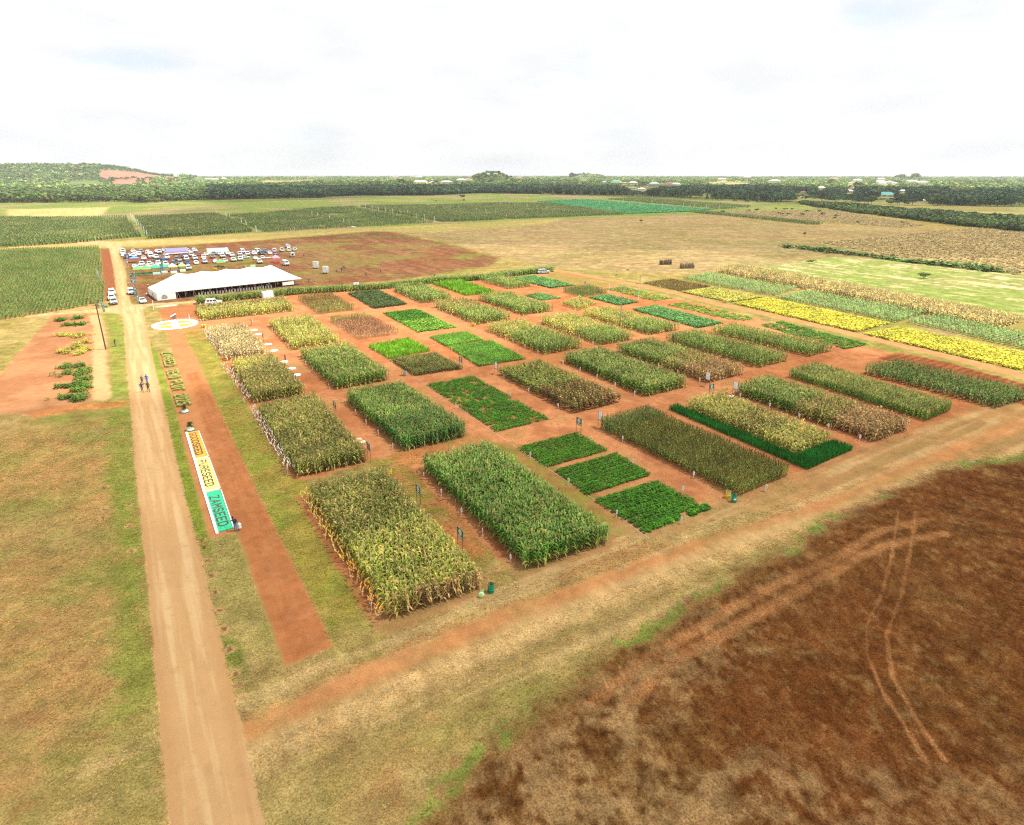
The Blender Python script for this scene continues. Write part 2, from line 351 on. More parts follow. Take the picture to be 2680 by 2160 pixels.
# left verge of the road: green band, brown ground and vegetable soil further left
lv = [('S', 326, 848), ('S', 341, 1061), ('S', 362, 1300), ('S', 386, 1522), ('S', 418, 1888), ('S', 447, 2260), ('S', 250, 2260), ('S', 312, 1700), ('S', 300, 1400), ('S', 285, 1250), ('L', 560, 1500), ('L', 560, 1100), ('L', 440, 820), ('L', 700, 800)]
w = edge(sdpoly(P, [G(*t) for t in lv]), 1.0, 1.5); mixc(w * .85, c3(.22, .225, .06)); mixc(w * sm(n_mid, .40, .58) * .6, c3(.165, .21, .045)); mixc(w * sm(n_sm, .6, .75) * .4, c3(.36, .23, .1))
lf = [('S', 330, 1120), ('S', 285, 1250), ('S', 300, 1400), ('S', 312, 1700), ('S', 250, 2260), ('S', -400, 2260), ('S', -400, 1120)]
w = edge(sdpoly(P, [G(*t) for t in lf]), 1.5, 2); mixc(w * sm(n_mid, .42, .62) * .5, c3(.32, .19, .08)); mixc(w * sm(n_big, .5, .65) * .5, c3(.37, .28, .13)); mixc(w * sm(n_sm, .5, .3) * .3, c3(.2, .2, .06))
vs_ = [('L', -400, 835), ('L', 130, 820), ('L', 430, 820), ('L', 540, 1200), ('L', 560, 1600), ('B1', 280, 870), ('B1', -300, 1010), ('S', -100, 1090)]
w = edge(sdpoly(P, [G(*t) for t in vs_]), .6, 1); mixc(w, c3(.38, .21, .11)); mixc(w * sm(n_mid, .45, .6) * .5, c3(.26, .12, .06)); cls[sdpoly(P, [G(*t) for t in vs_]) + wob < 0] = 4
w = sm(sdline(P, [G('L', 330, 850), G('L', 400, 1100), G('L', 400, 1500), G('B1', 200, 700), G('B1', 225, 880)]) + wob, 1.7, .8); mixc(w * .75, c3(.52, .38, .2))
w = sm(sdline(P, [G('B1', -300, 1010), G('B1', 0, 960), G('B1', 360, 930)]) + wob, 2.2, 1.2); mixc(w * .8, c3(.42, .19, .08))
# dark ground beside the road by the parked pick-ups
db = [('A1', 210, 850), ('A1', 305, 850), ('L', 690, 100), ('L', 735, 300), ('L', 560, 560), ('L', 500, 600), ('L', 440, 60)]
w = edge(sdpoly(P, [G(*t) for t in db]), 1, 1); mixc(w, c3(.23, .10, .05)); cls[sdpoly(P, [G(*t) for t in db]) < 0] = 4
# near verge right of the road: pale dry grass with green patches
rv = [('S', 484, 1300), ('S', 522.6, 1442), ('S', 626.7, 1888), ('S', 715, 2260), ('S', 900, 2260), ('S', 760, 1790), ('S', 742, 1746), ('S', 617, 1394), ('S', 560, 1415), ('S', 543, 1410), ('S', 488, 1200), ('S', 457, 1073), ('S', 414, 928), ('S', 389, 887), ('S', 404, 960), ('S', 428, 1055)]
w = edge(sdpoly(P, [G(*t) for t in rv]), .4, .5); mixc(w, c3(.30, .245, .10)); mixc(w * sm(n_mid, .45, .62) * .4, c3(.22, .21, .07)); mixc(w * sm(n_sm, .55, .75) * .3, STR)
gv = [('S', 389, 887), ('S', 404, 960), ('S', 428, 1055), ('S', 484, 1300), ('S', 523, 1444), ('S', 560, 1452), ('S', 545, 1410), ('S', 490, 1200), ('S', 458, 1073), ('S', 415, 930)]
w = edge(sdpoly(P, [G(*t) for t in gv]), .3, .4); mixc(w, c3(.20, .225, .045)); mixc(w * sm(n_mid, .45, .62) * .4, c3(.28, .26, .075))
gv = [('C1', 930, 1170), ('C1', 1010, 1190), ('C1', 1110, 1330), ('C1', 1180, 1600), ('C1', 1080, 1690), ('C1', 1045, 1650), ('C1', 990, 1400)]
w = edge(sdpoly(P, [G(*t) for t in gv]), .4, .8); mixc(w * .85, c3(.125, .15, .03))
for x, y in ((810, 533), (827, 577), (848, 663), (875, 762), (900, 870), (930, 985), (960, 1107), (993, 1243), (1033, 1390), (1053, 1468), (1072, 1553), (1093, 1640), (180, 325), (175, 390), (180, 185), (340, 300), (345, 440), (358, 600)):
    c = G('C1', x, y); d = np.hypot(PX - c[0], PY - c[1]); mixc(sm(d + wob * .25, .62, .40) * .8, c3(.42, .28, .14)); mixc(sm(d + wob * .2, .30, .18) * .9, c3(.16, .09, .05))
# track along the front
tr1 = [('S', 500, 1990), ('S', 700, 1905), ('D', 700, 1455), ('D', 880, 1378), ('D', 1100, 1285), ('C4', 0, 480), ('C4', 300, 368), ('C4', 620, 243), ('C4', 900, 145), ('C4', 1250, 45), ('D', 1700, 1080), ('D', 1850, 1015), ('D', 2000, 950), ('D', 2250, 850)]
t1w = [G(*t) for t in tr1]; d1 = sdline(P, t1w)
n_tr = fbm(vv * .07, uu, .9, 71, 4); nbm = sm(sdb, -.1, .3); mixc(nbm * sm(d1 + wob, 8.5, 5) * .55, c3(.34, .25, .115)); mixc(nbm * sm(d1 + wob, 9.5, 4) * sm(n_tr, .52, .66) * .6, c3(.47, .35, .18)); mixc(nbm * sm(d1 + wob, 9.5, 4) * sm(n_tr, .46, .34) * .5, c3(.26, .20, .08))
mixc(sm(d1 + wob * 1.3, 2.2, .3) * .85 * (.65 + .35 * sm(n_mid, .4, .55)), c3(.45, .225, .10)); cls[d1 + wob * .6 < 1.3] = 5
d2 = sdline(P, [G(*t) for t in [('S', 560, 2040), ('D', 640, 1540), ('D', 900, 1430), ('C4', 0, 575), ('C4', 400, 405), ('C4', 800, 240), ('C4', 1100, 130), ('C4', 1400, 30), ('D', 1760, 1090), ('D', 1990, 985)]])
mixc(sm(d2 + wob, 2.2, .4) * .7, c3(.50, .36, .18)); mixc(sm(n_road, .5, .65) * sm(d2, 3, 1.5) * .4, c3(.30, .2, .09))
# ploughed field, right
plo = [('S', 2480, 1228), ('S', 2330, 1290), ('S', 2196, 1357), ('S', 2064, 1447), ('S', 1926, 1518), ('S', 1834, 1569.6), ('S', 1681, 1677), ('S', 1538, 1762), ('S', 1420, 1870), ('S', 1250, 2000), ('S', 1050, 2260), ('S', 3600, 2260), ('S', 3600, 1100)]
plw = [G(*t) for t in plo]; sdp = sdpoly(P, plw); w = edge(sdp, 1.6, 1.5)
cen = G('C4', 2300, 500); rad = np.hypot(PX - cen[0], PY - cen[1])
furrow = .5 + .5 * np.sin(rad * 2 * math.pi / .55 + n_sm * 2)
mixc(w, PLO); n_fur = fbm(np.arctan2(PY - cen[1], PX - cen[0]) * 6, rad, .8, 44, 3); n_f2 = fbm(uu, vv * .12, 1.3, 46, 3)
mixc(w * (.2 + .5 * furrow) * .5, PLO * 1.7); mixc(w * sm(n_fur, .5, .72) * .32, c3(.18, .10, .042)); mixc(w * sm(n_fur, .48, .30) * .3, c3(.06, .022, .008))
mixc(w * sm(n_big, .46, .70) * .45, c3(.15, .10, .038)); mixc(w * sm(n_mid + .35 * n_sm, .74, 1.0) * .28, c3(.19, .13, .055)); mixc(w * sm(n_fine + .2 * n_sm, .70, .9) * .38, c3(.26, .18, .085)); mixc(w * sm(n_fine, .42, .25) * .5, c3(.05, .02, .008)); mixc(w * sm(n_mid, .50, .36) * .25, c3(.14, .055, .02))
mixc(w * sm(n_big, .42, .3) * .25, c3(.14, .05, .016))
mixc(sm(np.abs(sdp + 3.4 + wob * 2.4), 4.5, 1) * sm(vv, 62, 20) * .55 * sm(n_sm + .5 * n_fine, .5, .95), c3(.38, .26, .13))
mixc(sm(np.abs(sdp - .8 + wob * 1.8), 1.1, .2) * sm(n_mid + .5 * n_sm, .74, .86) * .75, c3(.14, .19, .04))
cls[(sdp + wob) < 0] = 3
for tk, ww in (([(1862, -20), (1830, 200), (1780, 400), (1700, 560), (1700, 700), (1780, 900), (1880, 1050), (2000, 1250)], .13), ([(1952, -20), (1920, 200), (1870, 430), (1800, 620), (1830, 820), (1960, 1050), (2100, 1250)], .13),
              ([(300, 950), (600, 720), (1100, 420), (1600, 190), (1740, 90), (2000, 20)], .42), ([(480, 950), (720, 740), (1150, 500), (1650, 220), (1800, 150), (2100, 90)], .42)):
    d = sdline(P, [G('C4', *t) for t in tk]); mixc(sm(d + wob * .3, ww * 1.9, ww * .5) * .6 * (.5 + .5 * sm(n_mid, .4, .55)), c3(.36, .19, .085))
# far-right track between the plot groups
tr2 = [('B3', 40, 12), ('B3', 350, 50), ('B3', 700, 118), ('B3', 1300, 238), ('B4', 0, 305), ('B4', 400, 390), ('B4', 1000, 522), ('B4', 2070, 775), ('S', 2700, 990)]
t2w = [G(*t) for t in tr2]; d3 = sdline(P, t2w)
mixc(sm(d3 + wob, 4.6, 3.2) * .8, c3(.30, .21, .09)); mixc(sm(d3 + wob * .5, 2.2, 1.4) * .9, c3(.44, .235, .115)); mixc(sm(np.abs(d3 - 3.4 + wob), .9, .3) * .5, c3(.17, .2, .05))
cls[(d3 + wob * .4 < 1.9)] = 5
# soil and grass of the patch left of the far track
w = edge(sdpoly(P, [G(*t) for t in [('B3', 30, 90), ('B3', 170, 45), ('B3', 690, 150), ('B3', 600, 175), ('B3', 330, 175)]]), .6, 1); mixc(w * .9, c3(.25, .20, .07))
# ridged bed, far right
rb = [('B4', 1450, 800), ('B4', 1640, 742), ('B4', 2070, 830), ('S', 2700, 1010), ('S', 2700, 1070), ('B4', 2070, 920), ('B4', 1700, 850)]
w = edge(sdpoly(P, [G(*t) for t in rb]), .4, .6); mixc(w, c3(.25, .10, .045)); mixc(w * sm(np.sin(uu * 2 * math.pi / 1.5), .2, .8) * .8, c3(.10, .045, .025))
# road
rl = [('S', 200, 640), ('S', 260, 641), ('S', 285, 650), ('S', 294, 690), ('S', 306, 760), ('S', 311, 795), ('L', 600, 700), ('L', 0, 768), ('L', -900, 830), ('L', -900, 880), ('L', 0, 803), ('L', 560, 795), ('L', 740, 812), ('S', 317.5, 826), ('S', 324.6, 848), ('S', 327.3, 895), ('S', 331.8, 960), ('S', 340.8, 1061.5), ('S', 361.7, 1300), ('S', 385.5, 1522.6), ('S', 417.8, 1888), ('S', 452, 2260),
      ('S', 714, 2260), ('S', 626.7, 1888), ('S', 522.6, 1442), ('S', 483, 1300), ('S', 427.6, 1055.5), ('S', 403.7, 960), ('S', 388.8, 887), ('S', 379.8, 842), ('S', 373.5, 812), ('K', 100, 265), ('K', 600, 200), ('K', 1600, 165), ('K', 2500, 130), ('K', 2500, 85), ('K', 1600, 90), ('K', 500, 160), ('K', 0, 195), ('S', 345, 797), ('S', 340.8, 788.4), ('S', 331, 745), ('S', 329, 712), ('S', 310, 665), ('A1', 420, 800), ('A1', 800, 780), ('A1', 800, 770), ('A1', 350, 790), ('S', 250, 628), ('S', 200, 630)]
rdw = [G(*t) for t in rl]; sdr = sdpoly(P, rdw)
w = sm(sdr + wob * .22, .15, -.15); mixc(w, ROAD); mixc(w * sm(n_road, .47, .57) * .6, c3(.45, .28, .14)); mixc(w * sm(n_road, .46, .36) * .45, c3(.60, .44, .26)); mixc(w * sm(sdr, -1.3, -.1) * .6, c3(.41, .245, .12))
rut = sm(np.abs(np.abs(sdr + 3.3) - 1.0) + (n_mid - .5) * .5, .45, .15) * sm(fbm(uu * .05, vv, 2, 81, 2), .35, .6); mixc(w * rut * .30, c3(.44, .28, .14)); mixc(w * sm(n_fine, .66, .8) * .35, c3(.38, .25, .13)); 
cls[(sdr + wob * .22) < 0] = 1
mixc(sm(sdline(P, [G('K', 455, 265), G('K', 830, 230)]), 2.0, 1.0) * .8, c3(.62, .56, .46))
lum_ = C_ @ np.array([.3, .6, .1]); C_ = .715 * C_ * (C_ / lum_[:, None]) ** .22
Z = np.zeros(len(P)); pm = sm(sdp, 0, -1.5)
Z += pm * ((furrow - .5) * .06 * sm(dist, 90, 40) + (n_sm - .5) * .14)
idx = np.arange(nr * na).reshape(nr, na)
Fq = np.stack([idx[:-1, :-1], idx[:-1, 1:], idx[1:, 1:], idx[1:, :-1]], -1).reshape(-1, 4)[:, ::-1]
def gmat(name, bump=.35, fs=9.0, amp=.3):
    m, n, b = new_mat(name)
    a = n.nodes.new('ShaderNodeAttribute'); a.attribute_name = 'col'
    t = n.nodes.new('ShaderNodeTexCoord')
    q = n.nodes.new('ShaderNodeTexNoise'); q.inputs['Scale'].default_value = fs; q.inputs['Detail'].default_value = 8; q.inputs['Roughness'].default_value = .8
    q2 = n.nodes.new('ShaderNodeTexNoise'); q2.inputs['Scale'].default_value = 1.1; q2.inputs['Detail'].default_value = 5
    mr = n.nodes.new('ShaderNodeMapRange'); mr.inputs[1].default_value = .38; mr.inputs[2].default_value = .62; mr.inputs[3].default_value = 1 - amp; mr.inputs[4].default_value = 1 + amp
    m2 = n.nodes.new('ShaderNodeMapRange'); m2.inputs[1].default_value = .3; m2.inputs[2].default_value = .7; m2.inputs[3].default_value = 1 - min(.15, amp * .4); m2.inputs[4].default_value = 1 + min(.15, amp * .4)
    mu = n.nodes.new('ShaderNodeMath'); mu.operation = 'MULTIPLY'; v = n.nodes.new('ShaderNodeVectorMath'); v.operation = 'SCALE'
    k = n.links.new
    for z in (q, q2): k(t.outputs['Object'], z.inputs['Vector'])
    k(q.outputs['Fac'], mr.inputs[0]); k(q2.outputs['Fac'], m2.inputs[0]); k(mr.outputs[0], mu.inputs[0]); k(m2.outputs[0], mu.inputs[1])
    q3 = n.nodes.new('ShaderNodeTexNoise'); q3.inputs['Scale'].default_value = .3; q3.inputs['Detail'].default_value = 4; q3.inputs['Roughness'].default_value = .65
    m3 = n.nodes.new('ShaderNodeMapRange'); m3.inputs[1].default_value = .35; m3.inputs[2].default_value = .65; m3.inputs[3].default_value = 1 - amp * .5; m3.inputs[4].default_value = 1 + amp * .5; mu3 = n.nodes.new('ShaderNodeMath'); mu3.operation = 'MULTIPLY'
    k(t.outputs['Object'], q3.inputs['Vector']); k(q3.outputs['Fac'], m3.inputs[0]); k(m3.outputs[0], mu3.inputs[0]); k(mu.outputs[0], mu3.inputs[1]); mu = mu3
    k(a.outputs['Color'], v.inputs[0]); k(mu.outputs[0], v.inputs['Scale']); k(v.outputs[0], b.inputs['Base Color'])
    bp = n.nodes.new('ShaderNodeBump'); bp.inputs['Strength'].default_value = bump; bp.inputs['Distance'].default_value = .08
    k(q.outputs['Fac'], bp.inputs['Height']); k(bp.outputs[0], b.inputs['Normal'])
    b.inputs['Roughness'].default_value = 1.0; b.inputs['Specular IOR Level'].default_value = 0.0
    return m
V3 = np.stack([PX, PY, Z], 1)
fc = cls[Fq[:, 0]]
for ci, nm, gm_ in ((0, 'ground', gmat('short grass', .5, 6.5, .5)), (1, 'road', gmat('sandy road', .06, 9, .06)), (2, 'path', gmat('red soil path', .25, 6, .26)), (3, 'field', gmat('ploughed soil', .8, 6.5, .55)), (4, 'soil_strip', gmat('raked soil', .2, 8, .18)), (5, 'track', gmat('worn track', .3, 7, .28))):
    F = Fq[fc == ci]; u, inv = np.unique(F, return_inverse=True)
    o = quadmesh(nm, V3[u], inv.reshape(-1, 4), gm_, C_[u], smooth=True); props(o, kind='structure')

# ================================================================ CROPS
class Tpl:
    def __init__(s): s.v = []; s.f = []; s.r = []
    def strip(s, pts, ws, side, role):
        k = len(s.v)
        for p, w_ in zip(pts, ws):
            s.v.append(np.asarray(p) - side * w_ / 2); s.v.append(np.asarray(p) + side * w_ / 2); s.r += [role, role]
        for i in range(len(pts) - 1): s.f.append((k + 2 * i, k + 2 * i + 1, k + 2 * i + 3, k + 2 * i + 2))
    def done(s): return np.array(s.v), np.array(s.f), np.array(s.r)
def maize_tpl(r, nl=9, seg=3, wd=1.0, tassel=True, dryear=False):
    t = Tpl(); a0 = r.uniform(0, 6.28)
    for s_ in (np.array([1., 0, 0]), np.array([0, 1., 0])): t.strip([(0, 0, 0), (0, 0, .86)], [.022 * wd, .014 * wd], s_, 2)
    for i in range(nl):
        f = i / (nl - 1); z0 = .14 + .66 * f; an = a0 + (i % 2) * math.pi + r.normal(0, .35)
        d = np.array([math.cos(an), math.sin(an), 0]); sd = np.array([-d[1], d[0], 0]); Ln = r.uniform(.26, .36) * (1.05 - .35 * abs(f - .45)); up = r.uniform(.14, .26) * (.6 + .6 * f); dr = r.uniform(.12, .34)
        pts = []; ws = []
        for k in range(seg + 1):
            q = k / seg; pts.append(d * (Ln * q) + np.array([0, 0, z0 + up * math.sin(q * 2.0) - dr * q * q])); ws.append((.060, .075, .058, .010)[min(3, int(round(q * 3)))] * wd)
        t.strip(pts, ws, sd, 1 if (f < .3 or r.random() < .15) else 0)
    if tassel:
        for i in range(5):
            an = r.uniform(0, 6.28); d = np.array([math.cos(an), math.sin(an), 0]); e = r.uniform(.02, .09)
            t.strip([(0, 0, .84), d * e + np.array([0, 0, r.uniform(.96, 1.05)])], [.014 * wd, .022 * wd], np.array([-d[1], d[0], 0]), 3)
    an = r.uniform(0, 6.28); d = np.array([math.cos(an), math.sin(an), 0])
    t.strip([d * .02 + np.array([0, 0, .42]), d * .06 + np.array([0, 0, .54])], [.035, .02], np.array([-d[1], d[0], 0]), 4)
    return t.done()
def sorg_tpl(r, nl=8, wd=1.0):
    t = Tpl(); a0 = r.uniform(0, 6.28)
    t.strip([(0, 0, 0), (0, 0, .8)], [.016 * wd, .012 * wd], np.array([1., 0, 0]), 2)
    for i in range(nl):
        f = i / (nl - 1); z0 = .1 + .62 * f; an = a0 + i * 2.4 + r.normal(0, .3); d = np.array([math.cos(an), math.sin(an), 0]); sd = np.array([-d[1], d[0], 0]); Ln = r.uniform(.14, .26)
        pts = [d * (Ln * q) + np.array([0, 0, z0 + .22 * math.sin(q * 2.2) - .08 * q * q]) for q in (0, .5, 1)]
        t.strip(pts, [.035 * wd, .04 * wd, .008], sd, 1 if r.random() < .2 else 0)
    an = r.uniform(0, 6.28); d = np.array([math.cos(an), math.sin(an), 0])
    for sd in (d, np.array([-d[1], d[0], 0])): t.strip([(0, 0, .78), (0, 0, .9), (0, 0, 1.0)], [.02, .055 * wd, .012], sd, 3)
    return t.done()
def sun_tpl(r, wd=1.0):
    t = Tpl(); lean = np.array([r.normal(0, .03), r.normal(0, .03), 0])
    t.strip([(0, 0, 0), lean + np.array([0, 0, .9])], [.02, .014], np.array([1., 0, 0]), 2)
    for i in range(12):
        an = i * 2.4 + r.normal(0, .3); z0 = .25 + .6 * i / 12; d = np.array([math.cos(an), math.sin(an), 0]); sd = np.array([-d[1], d[0], 0]); Ln = r.uniform(.12, .19)
        t.strip([np.array([0, 0, z0]), d * Ln * .55 + np.array([0, 0, z0 + .03]), d * Ln + np.array([0, 0, z0 - .05])], [.03, .20 * wd, .03], sd, 1 if r.random() < .25 else 0)
    c = lean + np.array([.05, -.02, .93]); an = r.uniform(0, 6.28); d = np.array([math.cos(an), math.sin(an), .0]); sd = np.array([-d[1], d[0], 0]); dn_ = np.array([0, 0, 1.]) * .5 + d * .5
    t.strip([c - dn_ * .06, c - dn_ * .03, c + dn_ * .03, c + dn_ * .06], [.04, .10 * wd, .10 * wd, .04], sd, 3)
    return t.done()
def bush_tpl(r, n=14, ls=.3, blade=False, flat=.5):
    t = Tpl()
    for i in range(n):
        an = r.uniform(0, 6.28); el = r.uniform(.05, 1.0); d = np.array([math.cos(an) * math.sqrt(1 - el * el * .9), math.sin(an) * math.sqrt(1 - el * el * .9), 0])
        if blade:
            sd = np.array([-math.sin(an), math.cos(an), 0]); e = r.uniform(.1, .5)
            b = d * r.uniform(0, .35); t.strip([b, b + d * e * .4 + np.array([0, 0, .55]), b + d * e + np.array([0, 0, r.uniform(.75, 1.05)])], [ls * .5, ls * .6, ls * .15], sd, 3 if r.random() < .3 else 0)
        else:
            c = d * .48 + np.array([0, 0, .15 + .75 * el * r.uniform(.75, 1.1)]); sd = np.array([-math.sin(an + r.normal(0, .6)), math.cos(an), r.normal(0, .25)])
            nn = d * (1 - flat) * r.uniform(.3, 1) + np.array([0, 0, .1]); fw = np.array([math.cos(an), math.sin(an), 0]) * .7 + np.array([0, 0, r.uniform(-.5, .5)])
            t.strip([c - fw * ls * .5, c, c + fw * ls * .5], [ls * .5, ls, ls * .35], sd, 1 if r.random() < .2 else (3 if r.random() < .1 else 0))
    return t.done()
RN = np.random.default_rng(3)
TP = {}
def tpls(kind, k):
    key = (kind, round(k, 1))
    if key in TP: return TP[key]
    wd = max(1.0, k ** .8)
    if kind == 'maize':
        L_ = [maize_tpl(RN, 9 if k < 1.5 else 6, 3 if k < 2 else 2, wd) for _ in range(5)]
    elif kind == 'sorghum': L_ = [sorg_tpl(RN, 8 if k < 2 else 5, 1.3 * wd) for _ in range(4)]
    elif kind == 'sunflower': L_ = [sun_tpl(RN, wd ** .6) for _ in range(4)]
    elif kind == 'bush': L_ = [bush_tpl(RN, 24 if k < 1.4 else 13, .30 if k < 1.4 else .42) for _ in range(4)]
    elif kind == 'blade': L_ = [bush_tpl(RN, 12 if k < 1.5 else 8, .16 * wd, True) for _ in range(4)]
    TP[key] = L_; return L_
def scatter(T, pos, hgt, wid, pal, dry, tint, m, name):
    """T templates; pos (N,2|3); hgt/wid arrays; pal (N,5,3); returns one mesh object"""
    Vs, Fs, Cs = [], [], []; off = 0; N = len(pos)
    which = rng.integers(0, len(T), N); yaw = rng.uniform(0, 6.28, N)
    for ti, (tv, tf, trl) in enumerate(T):
        s = np.where(which == ti)[0]
        if not len(s): continue
        c, sn = np.cos(yaw[s])[:, None], np.sin(yaw[s])[:, None]
        x = (tv[None, :, 0] * c - tv[None, :, 1] * sn) * wid[s][:, None]; y = (tv[None, :, 0] * sn + tv[None, :, 1] * c) * wid[s][:, None]; z = tv[None, :, 2] * hgt[s][:, None]
        zo = pos[s, 2][:, None] if pos.shape[1] > 2 else 0
        V = np.stack([x + pos[s, 0][:, None], y + pos[s, 1][:, None], z + zo], -1)
        rc = pal[s][:, trl, :]
        nl = len(trl)
        j = rng.uniform(.60, 1.45, (len(s), (nl + 1) // 2, 1)).repeat(2, axis=1)[:, :nl]
        # some leaves are dry
        dl = (rng.random((len(s), (nl + 5) // 6, 1)).repeat(6, axis=1)[:, :nl] < dry[s][:, None, None]) & (trl[None, :, None] < 2)
        rc = np.where(dl, pal[s][:, 1:2, :], rc)
        Cc = rc * j * tint[s][:, None, None]
        Vs.append(V.reshape(-1, 3)); Cs.append(Cc.reshape(-1, 3))
        Fs.append((tf[None] + (np.arange(len(s)) * len(tv))[:, None, None] + off).reshape(-1, 4)); off += len(s) * len(tv)
    return quadmesh(name, np.concatenate(Vs), np.concatenate(Fs), m, np.concatenate(Cs))
# palettes: leaf, dry leaf, stem, head, ear
PAL = {
    'green': [(.085, .175, .032), (.21, .22, .06), (.13, .17, .05), (.40, .37, .17), (.18, .2, .07)],
    'dkgreen': [(.058, .14, .03), (.16, .17, .06), (.12, .14, .05), (.26, .22, .10), (.13, .16, .05)],
    'olive': [(.14, .175, .035), (.33, .29, .10), (.17, .15, .06), (.33, .25, .13), (.3, .26, .13)],
    'brown': [(.30, .22, .085), (.42, .30, .14), (.28, .19, .09), (.36, .25, .14), (.5, .4, .25)],
    'yelgreen': [(.21, .25, .045), (.38, .34, .10), (.2, .18, .07), (.50, .43, .22), (.4, .35, .17)],
    'pale': [(.32, .30, .13), (.48, .40, .23), (.3, .24, .12), (.48, .39, .23), (.6, .5, .36)],
    'sorg': [(.095, .135, .032), (.20, .19, .06), (.15, .13, .05), (.17, .125, .05), (.15, .15, .05)],
    'redsorg': [(.26, .17, .09), (.38, .26, .15), (.26, .16, .09), (.28, .13, .085), (.3, .2, .1)],
    'sunfl': [(.12, .17, .035), (.20, .19, .05), (.2, .13, .06), (.30, .29, .08), (.2, .2, .05)],
    'sunold': [(.13, .14, .035), (.14, .08, .03), (.13, .07, .035), (.36, .32, .11), (.2, .2, .05)],
    'sunpale': [(.21, .30, .12), (.28, .36, .15), (.2, .22, .09), (.38, .42, .12), (.2, .2, .05)],
    'nut': [(.05, .145, .010), (.08, .19, .016), (.06, .09, .02), (.06, .13, .015), (.1, .1, .05)],
    'bean': [(.085, .20, .028), (.14, .25, .03), (.1, .13, .03), (.3, .34, .04), (.1, .1, .05)],
    'beandk': [(.05, .085, .025), (.09, .10, .03), (.08, .08, .03), (.09, .1, .035), (.1, .1, .05)],
    'soyblue': [(.085, .19, .055), (.15, .27, .085), (.08, .12, .03), (.17, .30, .10), (.1, .1, .05)],
    'lime': [(.17, .32, .03), (.25, .38, .05), (.1, .16, .03), (.2, .36, .05), (.1, .1, .05)],
    'oliveb': [(.13, .135, .04), (.20, .17, .06), (.1, .1, .03), (.2, .17, .06), (.1, .1, .05)],
    'millet': [(.20, .16, .06), (.30, .22, .09), (.15, .13, .05), (.26, .19, .08), (.1, .1, .05)],
    'yellow': [(.36, .36, .05), (.52, .46, .06), (.3, .3, .04), (.56, .48, .07), (.1, .1, .05)],
    'yelsoft': [(.33, .33, .07), (.46, .40, .10), (.25, .25, .06), (.5, .42, .1), (.1, .1, .05)],
    'gold': [(.33, .27, .11), (.44, .37, .17), (.30, .22, .09), (.46, .39, .19), (.6, .45, .2)],
    'border': [(.03, .15, .03), (.06, .19, .04), (.04, .1, .03), (.05, .17, .035), (.1, .1, .05)],
    'farmz': [(.085, .145, .045), (.20, .22, .08), (.1, .12, .04), (.24, .22, .10), (.1, .1, .05)],
    'farsoy': [(.055, .21, .075), (.08, .25, .09), (.06, .12, .04), (.09, .25, .09), (.1, .1, .05)],
    'cypgrn': [(.09, .16, .03), (.16, .2, .04), (.1, .12, .04), (.2, .22, .05), (.1, .1, .05)],
}
PAL = {k: np.array(v) * {'lime': 1.3, 'nut': 1.1, 'green': 1.3, 'dkgreen': 1.3, 'olive': 1.25, 'yelgreen': 1.2, 'sorg': 1.42, 'pale': 1.15, 'yellow': 1.1, 'bean': 1.3, 'sunpale': 1.15, 'border': 1.25, 'farmz': 1.1}.get(k, 1.12) for k, v in PAL.items()}
for k_ in PAL:
    l_ = PAL[k_] @ np.array([.3, .6, .1]); PAL[k_] = PAL[k_] * (PAL[k_] / l_[:, None]) ** .18
KP = {'maize': (.62, .30, 2.25), 'sorghum': (.50, .22, 1.0), 'sunflower': (.72, .34, 1.0), 'bush': (.55, .34, 1.0), 'blade': (.4, .3, 1.0)}
ALLPLOTS = []; CP = 'crop plot'
FIT = {  # label start: (pick of the far left foliage top, length, width, anchored at the far end)
    'green maize plot in the middle': (('T1', 483, 312), 25.8, 10.3, 0), 'bright yellow-green maize': (('T1', 357, 185), 27.5, 10.5, 0), 'olive maize plot third': (None, 15.5, 8.5, 2), 'yellow-green maize block': (('T1', 203, 350), 10.0, 8.3, 1),
    'bleached pinkish': (('T1', 112, 222), 27.5, 8.3, 1), 'drying maize plot second': (None, 26.0, 9.1, 2), 'reddish brown ripe': (('T1', 602, 188), 24.0, 10.2, 0), 'olive brown plot': (('T1', 482, 102), 24.5, 10.4, 0), 'wide maize plot below': (None, 15.5, 24.0, 0),
    'tall maize plot touching': (('T1', 850, 45), 25.5, 10.4, 0), 'vivid green grass-like': (None, 25.5, 10.4, 1), 'maize plot with the yellow drum': (('T1', 1017, 118), 27.0, 10.4, 0), 'green maize plot just behind': (('T2', 22, 247), 26.0, 10.4, 0), 'maize plot right of the one with': (None, 26.0, 10.4, 1), 'sunlit maize plot left': (('T2', 228, 217), 26.5, 10.4, 0),
    'dark green maize plot right': (None, 25.0, 10.1, 0), 'maize plot browning': (('T2', 553, 337), 25.5, 10.5, 0), 'long dark maize': (('T2', 765, 300), 25.5, 9.8, 0), 'grey-green maize': (('T2', 948, 275), 25.5, 8.6, 0), 'sunlit pale maize': (('T2', 422, 202), 26.5, 10.4, 0), 'shorter maize plot': (None, 26.0, 10.4, 1), 'big dark green maize': (('T1', 670, 492), 24.0, 10.0, 0),
    'blue-green soybean plot beside the': (None, 25.0, 10.4, 1), 'ripe sunflower': (('T2', 75, 425), 24.5, 10.2, 0)}
VD = np.array([math.cos(R(31.5)), math.sin(R(31.5))]); UD = np.array([math.cos(R(121.8)), math.sin(R(121.8))])
